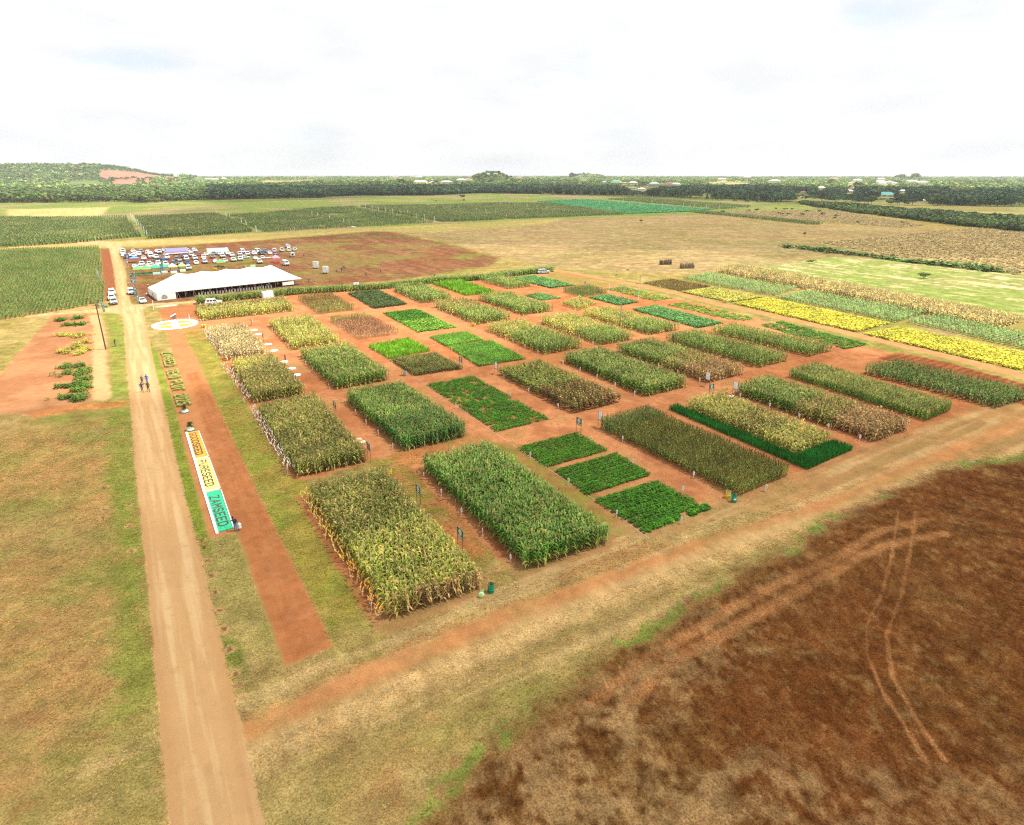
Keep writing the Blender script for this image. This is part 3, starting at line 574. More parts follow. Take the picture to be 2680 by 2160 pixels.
def crop(name, label, cat, kind, c3pts, zones, h, row=None, sp=None, dry=.1, holes=0.0, kmax=6, tall=None, kk=1.0):
    a, b, c = [G(*t) if isinstance(t[0], str) else np.array(t, float) for t in c3pts]
    for key, (tp, ln, wd0, anc) in FIT.items():
        if label.startswith(key):
            if tp: a = G(*tp, h * 1.05)
            ud = uvec_(.5 * uvec_(a - b) + .5 * UD) if not anc else UD
            if anc == 2: ud = UD; a = b + ud * ln     # near corner known: grow away from it
            elif anc: b = a - ud * ln
            else: a = b + ud * ln
            c = b + VD * wd0
    u, v = a - b, c - b; lu, lv = np.linalg.norm(u), np.linalg.norm(v)
    mid = b + (u + v) / 2; dd = np.hypot(*mid); k = min(kmax, max(1.0, dd / (120 if kind == 'bush' else 75))) * kk
    k = round(k * 2) / 2
    r0, s0, _ = KP[kind]; row = row or r0; sp = sp or s0
    ks = max(1.0, k ** .62); rowk = row * (ks if row * 3.7 * 400 / max(dd, 1) * .38 < 3 else 1); spk = sp * (ks * (ks if rowk == row and k > 1.5 else 1))
    nu, nv = max(2, int(round(lu / rowk))), max(2, int(round(lv / spk)))
    I, J = np.meshgrid(np.arange(nu), np.arange(nv), indexing='ij'); I = I.ravel(); J = J.ravel()
    tu = (I + .5 + rng.normal(0, .05 if kind == 'bush' else .10, len(I))) / nu; tv = (J + .5 + rng.normal(0, .16 if kind == 'bush' else .22, len(I))) / nv
    pos = b[None] + tu[:, None] * u + tv[:, None] * v
    keep = np.ones(len(pos), bool)
    if holes: keep = (.5 * fbm(pos[:, 0], pos[:, 1], .5, 77, 2) + .5 * fbm(pos[:, 0], pos[:, 1], 1.6, 78, 2) + rng.uniform(-.1, .1, len(pos))) > holes
    keep &= rng.random(len(pos)) > .03
    # thin, ragged outer rows
    pos, tu, tv = pos[keep], tu[keep], tv[keep]; N = len(pos)
    nb = fbm(pos[:, 0], pos[:, 1], 4.5, 88, 3)
    hh = h * (.86 + .26 * nb + rng.normal(0, .055, N)); ww = {'maize': h * .95, 'sorghum': h * .85, 'sunflower': h * 1.0, 'bush': max(sp, .45) * 1.65 * (spk / sp) ** .85, 'blade': .5 * (spk / sp) ** .8}[kind]
    wid = ww * rng.uniform(.85, 1.15, N)
    if kind == 'bush' and cat == CP and name == 'groundnut_plot' and not holes: wid = wid * 0 + row * (.88 if row > .7 else 1.3) * rng.uniform(.85, 1.12, N)
    pal = np.zeros((N, 5, 3)); dr = np.full(N, float(dry)); tz = tu + (nb - .5) * .10 + rng.normal(0, .01, N)
    if isinstance(zones, str): zones = [(0, zones, dry)]
    for z in zones:
        s = tz >= z[0]
        if z[0] == 0: s[:] = True
        pal[s] = PAL[z[1]]; dr[s] = z[2] if len(z) > 2 else dry
        if len(z) > 3: hh[s] *= z[3]
    tint = rng.uniform(.72, 1.28, N) * (.85 + .3 * nb); pal = pal * (1 + rng.normal(0, .05, (N, 1, 3)))
    dr = dr * (.5 + nb)
    o = scatter(tpls(kind, k), pos, hh, wid, pal, dr, tint, M_LEAF, name)
    props(o, label, cat, kind='stuff'); ALLPLOTS.append((label, N, len(o.data.polygons)))
    return o
MZ = 'maize_plot'
# first row of plots, left to right
crop(MZ, 'nearest plot of tall drying maize, yellow ears bared along its left side', CP, 'maize', (('C2', 105, 480), ('C2', 760, 1500), ('C2', 1525, 1225)), [(0, 'brown', .5, .95), (.03, 'yelgreen', .35), (.5, 'olive', .35), (.8, 'olive', .4)], 2.25, dry=.4)
crop(MZ, 'tall dark green maize plot with pale tassels, just right of the drying front plot', CP, 'maize', (('C2', 1025, 250), ('C3', 225, 1195), ('C3', 790, 1000)), [(0, 'green', .05), (.93, 'green', .1)], 2.35, dry=.05)
crop('groundnut_plot', 'farthest of the three dark green groundnut beds in front of the emblem board', CP, 'bush', (('C3', 150, 330), ('C3', 360, 470), ('C3', 785, 352)), 'nut', .48, row=.74, sp=.26)
crop('groundnut_plot', 'middle of the three dark green groundnut beds in front of the emblem board', CP, 'bush', (('C3', 412, 492), ('C3', 640, 668), ('C3', 1085, 525)), 'nut', .48, row=.82, sp=.26)
crop('groundnut_plot', 'nearest of the three dark green groundnut beds, its rows easy to count', CP, 'bush', (('C3', 690, 700), ('C3', 1000, 897), ('C3', 1440, 742)), 'nut', .5, row=.95, sp=.26)
crop('groundnut_plot', 'short single groundnut row at the near edge of the nearest bed', CP, 'bush', (('C3', 1015, 905), ('C3', 1040, 928), ('C3', 1290, 825)), 'nut', .4, row=1.1)
crop('groundnut_plot', 'little detached piece of groundnut row at the right corner of the beds', CP, 'bush', (('C3', 1350, 790), ('C3', 1362, 805), ('C3', 1490, 752)), 'nut', .4, row=1.1)
crop('sorghum_plot', 'large dark olive sorghum plot beside the yellow and green drums', CP, 'sorghum', (('C3', 720, 195), ('C3', 1700, 680), ('C3', 2060, 530)), [(0, 'sorg', .15), (.86, 'dkgreen', .15, 1.08)], 1.9, row=.45, sp=.2)
OB = [G('D', 1406, 862), G('D', 1697, 990), G('D', 1793, 948)]
u_, v_ = OB[0] - OB[1], OB[2] - OB[1]; lu_, lv_ = np.linalg.norm(u_), np.linalg.norm(v_); u_ /= lu_; v_ /= lv_
crop('grass_border', 'deep green grass border running along the left side of the ripening maize', 'crop border', 'blade', (OB[0], OB[1], OB[1] + v_ * 2.1), 'border', .95, row=.3, sp=.25)
crop('grass_border', 'deep green grass border across the near end of the ripening maize', 'crop border', 'blade', (OB[1] + v_ * 2.1 + u_ * 3.0, OB[1] + v_ * 2.1, OB[2]), 'border', 1.0, row=.3, sp=.25)
crop(MZ, 'yellowing maize plot framed by a deep green grass border', CP, 'maize', (OB[0] + v_ * 2.2 - u_ * 1.5, OB[1] + v_ * 2.2 + u_ * 3.1, OB[2] + u_ * 3.1 - v_ * .3), [(0, 'yelgreen', .45), (.3, 'olive', .35), (.6, 'yelgreen', .4)], 2.0)
crop(MZ, 'maize plot going from green at the white board to dead brown at its near end', CP, 'maize', (('B4', 200, 1105), ('B4', 1430, 1535), ('B4', 1735, 1415)), [(0, 'brown', .7), (.30, 'olive', .5), (.55, 'green', .12)], 2.25)
crop('sorghum_plot', 'long plain green sorghum plot behind the green-to-brown maize, near the right edge', CP, 'sorghum', (('B4', 670, 960), ('B4', 1880, 1355), ('B4', 2110, 1255)), [(0, 'green', .1)], 1.9, row=.45, sp=.2)
crop(MZ, 'dark leafy maize plot at the right edge beside the ridged brown bed', CP, 'maize', (('B4', 1320, 930), ('B4', 2500, 1240), ('B4', 2800, 1150)), 'dkgreen', 2.1)
# second row
crop(MZ, 'drying maize plot second from the front in the leftmost column, white husks on its left side', CP, 'maize', (('B1', 1620, 950), ('S', 782, 1252), ('S', 955, 1205)), [(0, 'olive', .45), (.45, 'olive', .3), (.9, 'olive', .25)], 2.25, dry=.35)
crop(MZ, 'olive maize plot third from the front in the leftmost column', CP, 'maize', (('B1', 1345, 655), ('B1', 1560, 925), ('B1', 1990, 850)), [(0, 'olive', .25)], 2.2)
crop(MZ, 'yellow-green maize block just beyond the olive maize of the leftmost column', CP, 'maize', (('B1', 1300, 580), ('B1', 1355, 650), ('B1', 1790, 575)), [(0, 'yelgreen', .4)], 2.1)
crop(MZ, 'bleached pinkish maize plot at the far end of the leftmost column', CP, 'maize', (('B1', 1140, 290), ('B1', 1310, 545), ('B1', 1660, 455)), [(0, 'pale', .5), (.5, 'pale', .4)], 2.1)
crop(MZ, 'wide maize plot below the big tent, in front of the white parked van', CP, 'maize', (('B1', 1050, 110), ('B1', 1095, 205), ('B1', 1890, 130)), [(0, 'yelgreen', .25), (.6, 'olive', .2)], 2.2)
crop(MZ, 'big dark green maize plot in the second column, nearest of its column', CP, 'maize', (('B2', 345, 1175), ('B2', 860, 1610), ('B2', 1400, 1485)), [(0, 'dkgreen', .06), (.4, 'green', .08)], 2.3)
crop(MZ, 'green maize plot in the middle of the second column', CP, 'maize', (('S', 786, 953), ('B2', 265, 1072), ('B2', 725, 985)), [(0, 'green', .1), (.6, 'green', .2), (.9, 'yelgreen', .2)], 2.2)
crop(MZ, 'bright yellow-green maize plot at the far end of the second column', CP, 'maize', (('B1', 1668, 275), ('B1', 1895, 460), ('B2', 270, 650)), 'yelgreen', 2.1, dry=.25)
crop('sorghum_plot', 'reddish brown ripe sorghum plot in the third column', CP, 'sorghum', (('B2', 200, 482), ('B2', 462, 635), ('B2', 820, 598)), [(0, 'redsorg', .4), (.8, 'olive', .4)], 1.4, row=.45, sp=.22)
crop('sorghum_plot', 'olive brown plot at the far end of the third column, by the maize strip', CP, 'sorghum', (('B2', -55, 262), ('B2', 118, 412), ('B2', 445, 368)), [(0, 'olive', .3), (.5, 'millet', .3)], 1.7, row=.45, sp=.22)
crop('bean_plot', 'low dark green bean plot between the maize strip and the bright bean bed', CP, 'bush', (('B2', 372, 232), ('B2', 600, 364), ('B2', 885, 326)), 'beandk', .8)
crop('bean_plot', 'bright green bean plot turning yellow at its near half', CP, 'bush', (('B2', 677, 402), ('B2', 985, 570), ('B2', 1315, 527)), [(0, 'bean', .5), (.5, 'nut', .2)], .5, row=.55, holes=.18)
crop('cowpea_plot', 'lime green feathery crop block beside an olive one in the third column', CP, 'blade', (('B2', 548, 700), ('B2', 735, 808), ('B2', 1095, 735)), 'lime', 1.0, row=.4, sp=.25)
crop('cowpea_plot', 'olive low crop block touching the lime green one, by the emblem board', CP, 'bush', (('B2', 745, 815), ('B2', 955, 950), ('B2', 1368, 890)), 'oliveb', .85, row=.5)
crop('groundnut_plot', 'farther half of the mid green groundnut pair behind the sparse groundnut bed', CP, 'bush', (('B2', 1082, 612), ('B2', 1222, 693), ('B2', 1560, 642)), 'bean', .55, row=.5)
crop('groundnut_plot', 'nearer half of the mid green groundnut pair behind the sparse groundnut bed', CP, 'bush', (('B2', 1242, 698), ('B2', 1512, 870), ('B2', 1925, 803)), 'bean', .55, row=.5, kk=1)
crop('groundnut_plot', 'sparse groundnut bed with red soil showing through, centre of the field', CP, 'bush', (('B2', 1062, 1028), ('B2', 1672, 1440), ('B2', 2128, 1330)), 'nut', .42, row=.72, sp=.34, holes=.36)
crop('sunflower_plot', 'ripe sunflower plot with drooping yellow heads on dark stems', CP, 'sunflower', (('B2', 1660, 935), ('B3', 342, 1285), ('B3', 762, 1178)), [(0, 'sunold', .5), (.45, 'sunfl', .35)], 2.0, row=.75, sp=.42)
crop(MZ, 'tall maize plot touching the long maize strip, third of its line from the tent', CP, 'maize', (('B2', 748, 198), ('B2', 1015, 318), ('B2', 1290, 262)), 'green', 2.2, dry=.15)
crop('rice_plot', 'vivid green grass-like crop plot beside the long maize strip', CP, 'blade', (('B2', 1112, 150), ('B2', 1400, 276), ('B2', 1650, 222)), 'lime', 1.3, row=.4, sp=.28)
crop(MZ, 'maize plot with the yellow drum pair at its near left corner', CP, 'maize', (('B2', 1095, 308), ('B2', 1500, 503), ('B2', 1775, 440)), [(0, 'green', .2), (.5, 'olive', .2)], 2.2)
crop(MZ, 'green maize plot just behind the sunflower plot', CP, 'maize', (('B2', 1568, 540), ('B3', 82, 768), ('B3', 403, 702)), [(0, 'green', .12), (.6, 'yelgreen', .2)], 2.2)
crop(MZ, 'maize plot right of the one with the drum pair', CP, 'maize', (('B2', 1505, 285), ('B2', 1980, 440), ('B2', 2200, 385)), 'green', 2.2, dry=.15)
crop(MZ, 'sunlit maize plot left of the bare grey pole', CP, 'maize', (('B3', 5, 458), ('B3', 572, 687), ('B3', 868, 612)), [(0, 'green', .15), (.4, 'yelgreen', .2)], 2.1)
crop(MZ, 'dark green maize plot right of the ripe sunflowers', CP, 'maize', (('B3', 240, 822), ('B3', 970, 1135), ('B3', 1332, 1050)), 'green', 2.2, dry=.08)
crop(MZ, 'maize plot browning towards the white board at its near end', CP, 'maize', (('B3', 718, 718), ('B3', 1512, 1015), ('B3', 1822, 930)), [(0, 'brown', .5), (.28, 'olive', .4), (.5, 'green', .15)], 2.2)
crop(MZ, 'long dark maize plot behind the browning one', CP, 'maize', (('B3', 1165, 640), ('B3', 1950, 885), ('B4', 683, 832)), 'green', 2.1, dry=.05)
crop(MZ, 'grey-green maize plot beside the thin groundnut rows at the right', CP, 'maize', (('B4', 28, 572), ('B4', 862, 785), ('B4', 1053, 745)), 'green', 2.0, dry=.08)
crop('sunflower_plot', 'small pale yellow sunflower patch beside the bean bed and grey pole', CP, 'sunflower', (('B3', 218, 325), ('B3', 375, 382), ('B3', 545, 335)), 'yelgreen', 1.5, row=.6, sp=.4)
crop(MZ, 'sunlit pale maize plot at the foot of the bare grey pole', CP, 'maize', (('B3', 435, 392), ('B3', 1000, 597), ('B3', 1262, 545)), [(0, 'green', .2), (.4, 'yelgreen', .2)], 2.0)
crop('soybean_plot', 'blue-green soybean plot alongside the sunlit pale maize', CP, 'bush', (('B3', 850, 372), ('B3', 1425, 533), ('B3', 1640, 492)), 'soyblue', .7, row=.45)
crop('soybean_plot', 'small blue-green soybean plot left of the white pole', CP, 'bush', (('B3', 470, 268), ('B3', 742, 336), ('B3', 905, 306)), 'soyblue', .65, row=.45)
crop('millet_plot', 'short dark plot between the soybeans and the pair of white poles', CP, 'sorghum', (('B3', 232, 215), ('B3', 390, 268), ('B3', 640, 232)), 'dkgreen', 1.6, row=.5, sp=.25)
crop('soybean_plot', 'blue-green soybean plot beside the silver canopy pick-up', CP, 'bush', (('B2', 1800, 96), ('B3', 170, 194), ('B3', 322, 160)), 'soyblue', .65, row=.45)
crop(MZ, 'shorter maize plot next to the white feather banner, far side of the field', CP, 'maize', (('B2', 1455, 100), ('B2', 1850, 220), ('B2', 2008, 180)), 'green', 1.8, dry=.1)
crop('soybean_plot', 'tiny patchy soybean bed in the far middle of the field', CP, 'bush', (('B2', 1905, 246), ('B3', 62, 291), ('B3', 225, 271)), 'soyblue', .5, row=.45, holes=.3)
crop('groundnut_plot', 'thin groundnut rows on red soil by the white poles, farthest of three', CP, 'bush', (('B3', 610, 188), ('B3', 1040, 297), ('B3', 1205, 273)), 'bean', .4, row=.9, sp=.45, holes=.38, kmax=2)
crop('groundnut_plot', 'thin groundnut rows on red soil beside the far track, middle of three', CP, 'bush', (('B3', 1140, 330), ('B3', 1780, 476), ('B3', 1955, 448)), 'bean', .4, row=.9, sp=.45, holes=.40, kmax=2)
crop('groundnut_plot', 'thin groundnut rows on red soil behind the grey-green maize, nearest of three', CP, 'bush', (('B4', 425, 508), ('B4', 1180, 720), ('B4', 1383, 676)), 'nut', .4, row=.9, sp=.45, holes=.36, kmax=2)
# right group beyond the far track
crop('millet_plot', 'low brownish millet plot behind the far green emblem board', CP, 'blade', (('B3', 940, 142), ('B3', 1278, 212), ('B3', 1542, 172)), 'millet', .6)
crop('soybean_plot', 'soft yellow-green soybean plot next to the brownish millet', CP, 'bush', (('B3', 1282, 218), ('B3', 1705, 308), ('B3', 1985, 265)), 'yelsoft', .65, row=.45)
crop('soybean_plot', 'bright yellow soybean plot, the long one beyond the far track', CP, 'bush', (('B4', 208, 322), ('B4', 1265, 566), ('B4', 1555, 495)), 'yellow', .7, row=.45, dry=.4)
crop('soybean_plot', 'bright yellow soybean plot at the right edge of the picture', CP, 'bush', (('B4', 1348, 588), ('B4', 2700, 900), ('B4', 3010, 815)), 'yellow', .7, row=.45, dry=.4)
crop('sunflower_plot', 'pale green sunflower band, its far half behind the millet', CP, 'sunflower', (('B3', 1285, 105), ('B4', 545, 258), ('B4', 765, 195)), 'sunpale', 1.4, row=.6, sp=.4)
crop('sunflower_plot', 'pale green sunflower band, its near half behind the bright yellow soybeans', CP, 'sunflower', (('B4', 560, 275), ('B4', 1622, 488), ('B4', 1895, 410)), 'sunpale', 1.4, row=.6, sp=.4)
crop('sunflower_plot', 'pale green sunflower plot at the right edge of the picture', CP, 'sunflower', (('B4', 1705, 482), ('B4', 2800, 740), ('B4', 3060, 660)), 'sunpale', 1.4, row=.6, sp=.4)
crop(MZ, 'golden dead maize plot, far half of the band along the light green field', CP, 'maize', (('B4', 40, 45), ('B4', 838, 198), ('B4', 1030, 150)), 'gold', 2.2, dry=.5)
crop(MZ, 'golden dead maize plot, near half of the band reaching the right edge', CP, 'maize', (('B4', 865, 205), ('B4', 2500, 545), ('B4', 2720, 480)), 'gold', 2.2, dry=.5)
# long maize strip behind the plots
hp = [('S', 516, 797), ('S', 800, 769), ('S', 905, 763.5), ('S', 1018.6, 756), ('S', 1132, 742.5), ('S', 1249, 734.5), ('S', 1453, 711)]
hw = [G(*t) for t in hp]; pp = []
for a, b in zip(hw[:-1], hw[1:]):
    e = b - a; l = np.linalg.norm(e); nrm = np.array([-e[1], e[0]]) / l
    if nrm[1] < 0: nrm = -nrm
    for i in range(int(l / .42)):
        for j in range(5): pp.append(a + e * ((i + random.random()) / (l / .42)) + nrm * (j * .62 + random.gauss(0, .1)))
pp = np.array(pp); N = len(pp); nb = fbm(pp[:, 0], pp[:, 1], 9, 5, 3)
o = scatter(tpls('maize', 2.0), pp, 2.15 * (.85 + .3 * nb + rng.normal(0, .05, N)), 2.2 * rng.uniform(.9, 1.1, N), np.tile(PAL['green'], (N, 1, 1)), np.full(N, .12), rng.uniform(.8, 1.2, N), M_LEAF, 'maize_hedge')
props(o, 'long narrow maize strip closing off the back of the plots, tent to silver pick-up', 'maize strip', kind='stuff')
# far maize and soybean fields
def farfield(name, label, pts, pal, h, sp, kind='maize', holes=0, k=6.0, wmul=1.0, rowsA=True):
    W = np.array([G(*t) for t in pts]); U = W @ AD; Vv = W @ BD
    us = np.arange(U.min(), U.max(), sp * (1.0 if rowsA else 1.0)); vs = np.arange(Vv.min(), Vv.max(), sp * 1.25)
    I, J = np.meshgrid(us, vs, indexing='ij'); q = (I.ravel()[:, None] + rng.normal(0, sp * .3, (I.size, 1))) * AD + (J.ravel()[:, None] + rng.normal(0, sp * .10, (I.size, 1))) * BD
    az_ = np.abs(np.arctan2(q[:, 0], q[:, 1])); q = q[(sdpoly(q, W) < 0) & (az_ < R(52))]
    if holes: q = q[fbm(q[:, 0], q[:, 1] * 1, 14, 55) > holes]
    N = len(q); nb = fbm(q[:, 0], q[:, 1], 25, 6, 3)
    T = tpls(kind, k)
    o = scatter(T, q, h * (.8 + .4 * nb + rng.normal(0, .06, N)), np.full(N, h * 1.0 * wmul) if kind == 'maize' else np.full(N, sp * 2.4), np.tile(PAL[pal], (N, 1, 1)), .1 + .6 * sm(nb, .5, .75), rng.uniform(.8, 1.2, N) * (.85 + .3 * nb), M_LEAF, name)
    props(o, label, 'crop field', kind='stuff'); ALLPLOTS.append((label, N, len(o.data.polygons)))
farfield('maize_field', 'far maize field at the left edge, left of the posts and grassy lane', [('A1', -700, 580), ('A1', 0, 582), ('A1', 440, 570), ('A1', 570, 742), ('A1', 0, 795), ('A1', -700, 840)], 'farmz', 2.4, 1.35)
farfield('maize_field', 'far maize field right of the grassy lane, straight behind the car park', [('A1', 520, 570), ('A1', 1220, 545), ('A1', 1380, 600), ('A1', 1560, 697), ('A1', 640, 762)], 'farmz', 2.4, 1.3)
farfield('maize_field', 'far banded crop field between the car park and the post lines', [('A1', 1330, 560), ('A1', 2154, 490), ('A2', 420, 480), ('A2', 1140, 618), ('A2', 0, 680), ('A1', 1650, 702)], 'farmz', 2.0, 1.6, holes=.4)
farfield('maize_field', 'far maize field between two post lines, centre of the picture', [('A2', 480, 475), ('A2', 1040, 468), ('A2', 1760, 590), ('A2', 1200, 612)], 'farmz', 2.3, 1.5)
farfield('maize_field', 'far maize field left of the vivid green field', [('A2', 1090, 470), ('A2', 1650, 450), ('A3', 60, 450), ('A3', 810, 545), ('A3', 0, 578), ('A2', 1790, 587)], 'farmz', 2.2, 1.6)
farfield('soybean_field', 'vivid blue-green far field standing out among the olive ones', [('A3', 30, 430), ('A3', 420, 408), ('A3', 1570, 500), ('A3', 1320, 520), ('A3', 830, 538)], 'farsoy', .8, 1.5, kind='bush', k=2.0)
farfield('maize_field', 'narrow far maize field beyond the vivid green one', [('A3', 640, 412), ('A3', 900, 400), ('A3', 1960, 480), ('A3', 1640, 500)], 'farmz', 2.2, 1.9, holes=.42)
farfield('maize_field', 'thin row of tall crop along the dry meadow, right of the vivid green field', [('A3', 1350, 525), ('A3', 1480, 522), ('A3', 2154, 590), ('A4', 995, 632), ('A4', 900, 638), ('A3', 2154, 606)], 'farmz', 2.1, 1.4, wmul=.9)
farfield('crop_field', 'dark green cropped field at the left edge beside the parked pick-ups', [('A1', -800, 870), ('A1', 205, 835), ('A1', 235, 1100), ('A1', 262, 1310), ('L', 0, 712), ('A1', -800, 1500)], 'dkgreen', 1.35, .8, k=2.5, wmul=1.3)
# rough hedge strip in the dry field, right
def strip_bush(name, label, line, wdt, h, pal, n_per=1.2, z='A4'):
    W = [G(z, *t) for t in line]; q = []
    for a, b in zip(W[:-1], W[1:]):
        l = np.linalg.norm(b - a)
        for i in range(int(l * n_per)): q.append(a + (b - a) * random.random() + np.array([random.gauss(0, wdt), random.gauss(0, wdt)]))
    q = np.array(q); N = len(q); nb = fbm(q[:, 0], q[:, 1], 12, 6, 3)
    o = scatter(tpls('bush', 3.0), q, h * (.5 + nb) * rng.uniform(.7, 1.3, N), h * 1.3 * rng.uniform(.8, 1.3, N), np.tile(PAL[pal], (N, 1, 1)), np.full(N, .15), rng.uniform(.7, 1.2, N), M_LEAF, name)
    props(o, label, 'hedge', kind='stuff')
strip_bush('scrub_strip', 'dark scrubby strip cutting across the dry meadow at the right', [(645, 832), (850, 850), (1060, 880), (1300, 905), (1700, 955), (2087, 1000), (2600, 1060)], 1.6, 2.0, 'dkgreen', 2.5)
for lab, pts, h, pal in (('rough pale tall grass covering the field beyond the dark scrub strip', rg, .55, 'millet'), ('rough pale tall grass with dark bushes below the right tree belt', rg2, .55, 'millet')):
    W = np.array(pts); lo, hi = W.min(0), W.max(0); q = rng.uniform(lo, hi, (14000, 2)); q = q[(sdpoly(q, W) < -1)]; q = q[np.abs(np.arctan2(q[:, 0], q[:, 1])) < R(48)]; N = len(q)
    o = scatter(tpls('blade', 4.0), q, h * rng.uniform(.5, 1.3, N), np.full(N, 1.8), np.tile(np.array([(.44, .34, .16), (.52, .40, .19), (.2, .2, .08), (.48, .37, .18), (.1, .1, .05)]), (N, 1, 1)), np.full(N, .3), rng.uniform(.7, 1.15, N), M_LEAF, 'tall_grass')
    props(o, lab, 'grass', kind='stuff')
# vegetable clumps at the left edge
for nm, lab, cs, pal in (('vegetable_bed', 'green leafy vegetable bed at the left edge, nearest the side road', [(-150, 200), (20, 180), (45, 235), (-60, 240)], 'nut'),
                         ('vegetable_bed', 'yellow flowering vegetable bed at the left edge', [(-120, 330), (0, 340), (50, 330), (40, 400), (70, 460), (30, 490), (-20, 440), (-100, 480)], 'yelsoft'),
                         ('vegetable_bed', 'dark leafy clumps of vegetables at the left edge, middle bed', [(-100, 610), (20, 600), (60, 640), (30, 670), (-60, 660), (60, 720)], 'cypgrn'),
                         ('vegetable_bed', 'dark leafy clumps of vegetables at the left edge, nearest bed', [(-100, 780), (20, 760), (70, 780), (20, 810), (40, 870), (20, 890), (-90, 880)], 'cypgrn')):
    q = np.concatenate([G('B1', *c) + rng.normal(0, .75, (26, 2)) for c in cs]); N = len(q)
    o = scatter(tpls('bush', 1.0), q, .8 * rng.uniform(.6, 1.3, N), .75 * rng.uniform(.8, 1.3, N), np.tile(PAL[pal], (N, 1, 1)), np.full(N, .2), rng.uniform(.8, 1.2, N), M_LEAF, nm)
    props(o, lab, 'vegetable bed', kind='stuff')
# real grass tufts, straw and clods on the near ground
def near_cover(name, label, sel, n_, hmin, hmax, wd_, bright, kind='blade', k=1.0, cat='grass', rmax=112):
    a_ = rng.uniform(R(-46), R(52), n_); r_ = np.sqrt(rng.uniform(24 ** 2, rmax ** 2, n_)); q = np.stack([r_ * np.sin(a_), r_ * np.cos(a_)], 1)
    ii = np.clip(np.searchsorted(rr, r_), 0, nr - 1); jj = np.clip(np.searchsorted(azr, a_), 0, na - 1); id_ = ii * na + jj; ok = sel(id_); q, id_ = q[ok], id_[ok]; N = len(q)
    lo = .5 + 1.0 * fbm(q[:, 0], q[:, 1], 1.3, 99, 2); keep = rng.random(N) < lo * 1.1; q, id_ = q[keep], id_[keep]; N = len(q)
    c_ = C_[id_][:, None, :] * bright; pal = np.concatenate([c_, c_ * np.array([1.35, 1.2, 1.0]), c_, c_ * np.array([1.5, 1.35, 1.1]), c_], 1)
    sc = np.sqrt(np.hypot(q[:, 0], q[:, 1]) / 45.0)
    o = scatter(tpls(kind, k), q, rng.uniform(hmin, hmax, N), wd_ * sc * rng.uniform(.6, 1.4, N), pal, np.full(N, .2), rng.uniform(.8, 1.2, N), M_LEAF, name); props(o, label, cat, kind='stuff')
near_cover('grass_tufts', 'short dry grass tufts covering the verges and the ground round the plots', lambda i: (cls[i] == 0), 130000, .02, .07, .26, 1.55)
near_cover('straw_litter', 'pale straw litter and clods scattered over the ploughed field', lambda i: (cls[i] == 3), 70000, .02, .06, .20, 1.6, cat='straw')
near_cover('weed_tufts', 'sparse small weeds on the red soil paths between the plots', lambda i: (cls[i] == 2) & (n_mid[i] > .52), 26000, .02, .06, .22, 1.4, cat='weeds')
#PART2
# ================================================================ THINGS
_ONES = ['first', 'second', 'third', 'fourth', 'fifth', 'sixth', 'seventh', 'eighth', 'ninth', 'tenth', 'eleventh', 'twelfth', 'thirteenth', 'fourteenth', 'fifteenth', 'sixteenth', 'seventeenth', 'eighteenth', 'nineteenth', 'twentieth']
def ordn(i): return _ONES[i] if i < 20 else ('twenty-' if i < 29 else 'thirty-') + _ONES[(i - 20) % 10] if i not in (29,) else 'thirtieth'
WHT = mat('white paint', (.88, .88, .87), .45, .04); GRNP = mat('dark green paint', (.01, .17, .11), .4, .1); STEEL = mat('dark steel', (.09, .07, .06), .5, .2)
GREY = mat('grey metal', (.38, .39, .4), .4, .1, metal=.3); YEL = mat('yellow paint', (.75, .55, .02), .4, .12, 6); GRN2 = mat('green paint', (.0, .28, .14), .4, .12, 6)
BLKR = mat('black rubber', (.02, .02, .02), .8, .2); GLS = mat('dark car glass', (.025, .035, .04), .08, .1, spec=.6); CHR = mat('lamp glass', (.7, .7, .68), .15, .05)
WOOD = mat('weathered wood', (.17, .10, .06), .8, .3, 8); WOODL = mat('pale pole wood', (.42, .31, .2), .8, .2, 8)
AV = Vector((AD[0], AD[1], 0)); BV = Vector((BD[0], BD[1], 0))
A_ANG = math.atan2(AD[1], AD[0]); B_ANG = math.atan2(BD[1], BD[0])
def uvec(a): return a / np.linalg.norm(a)
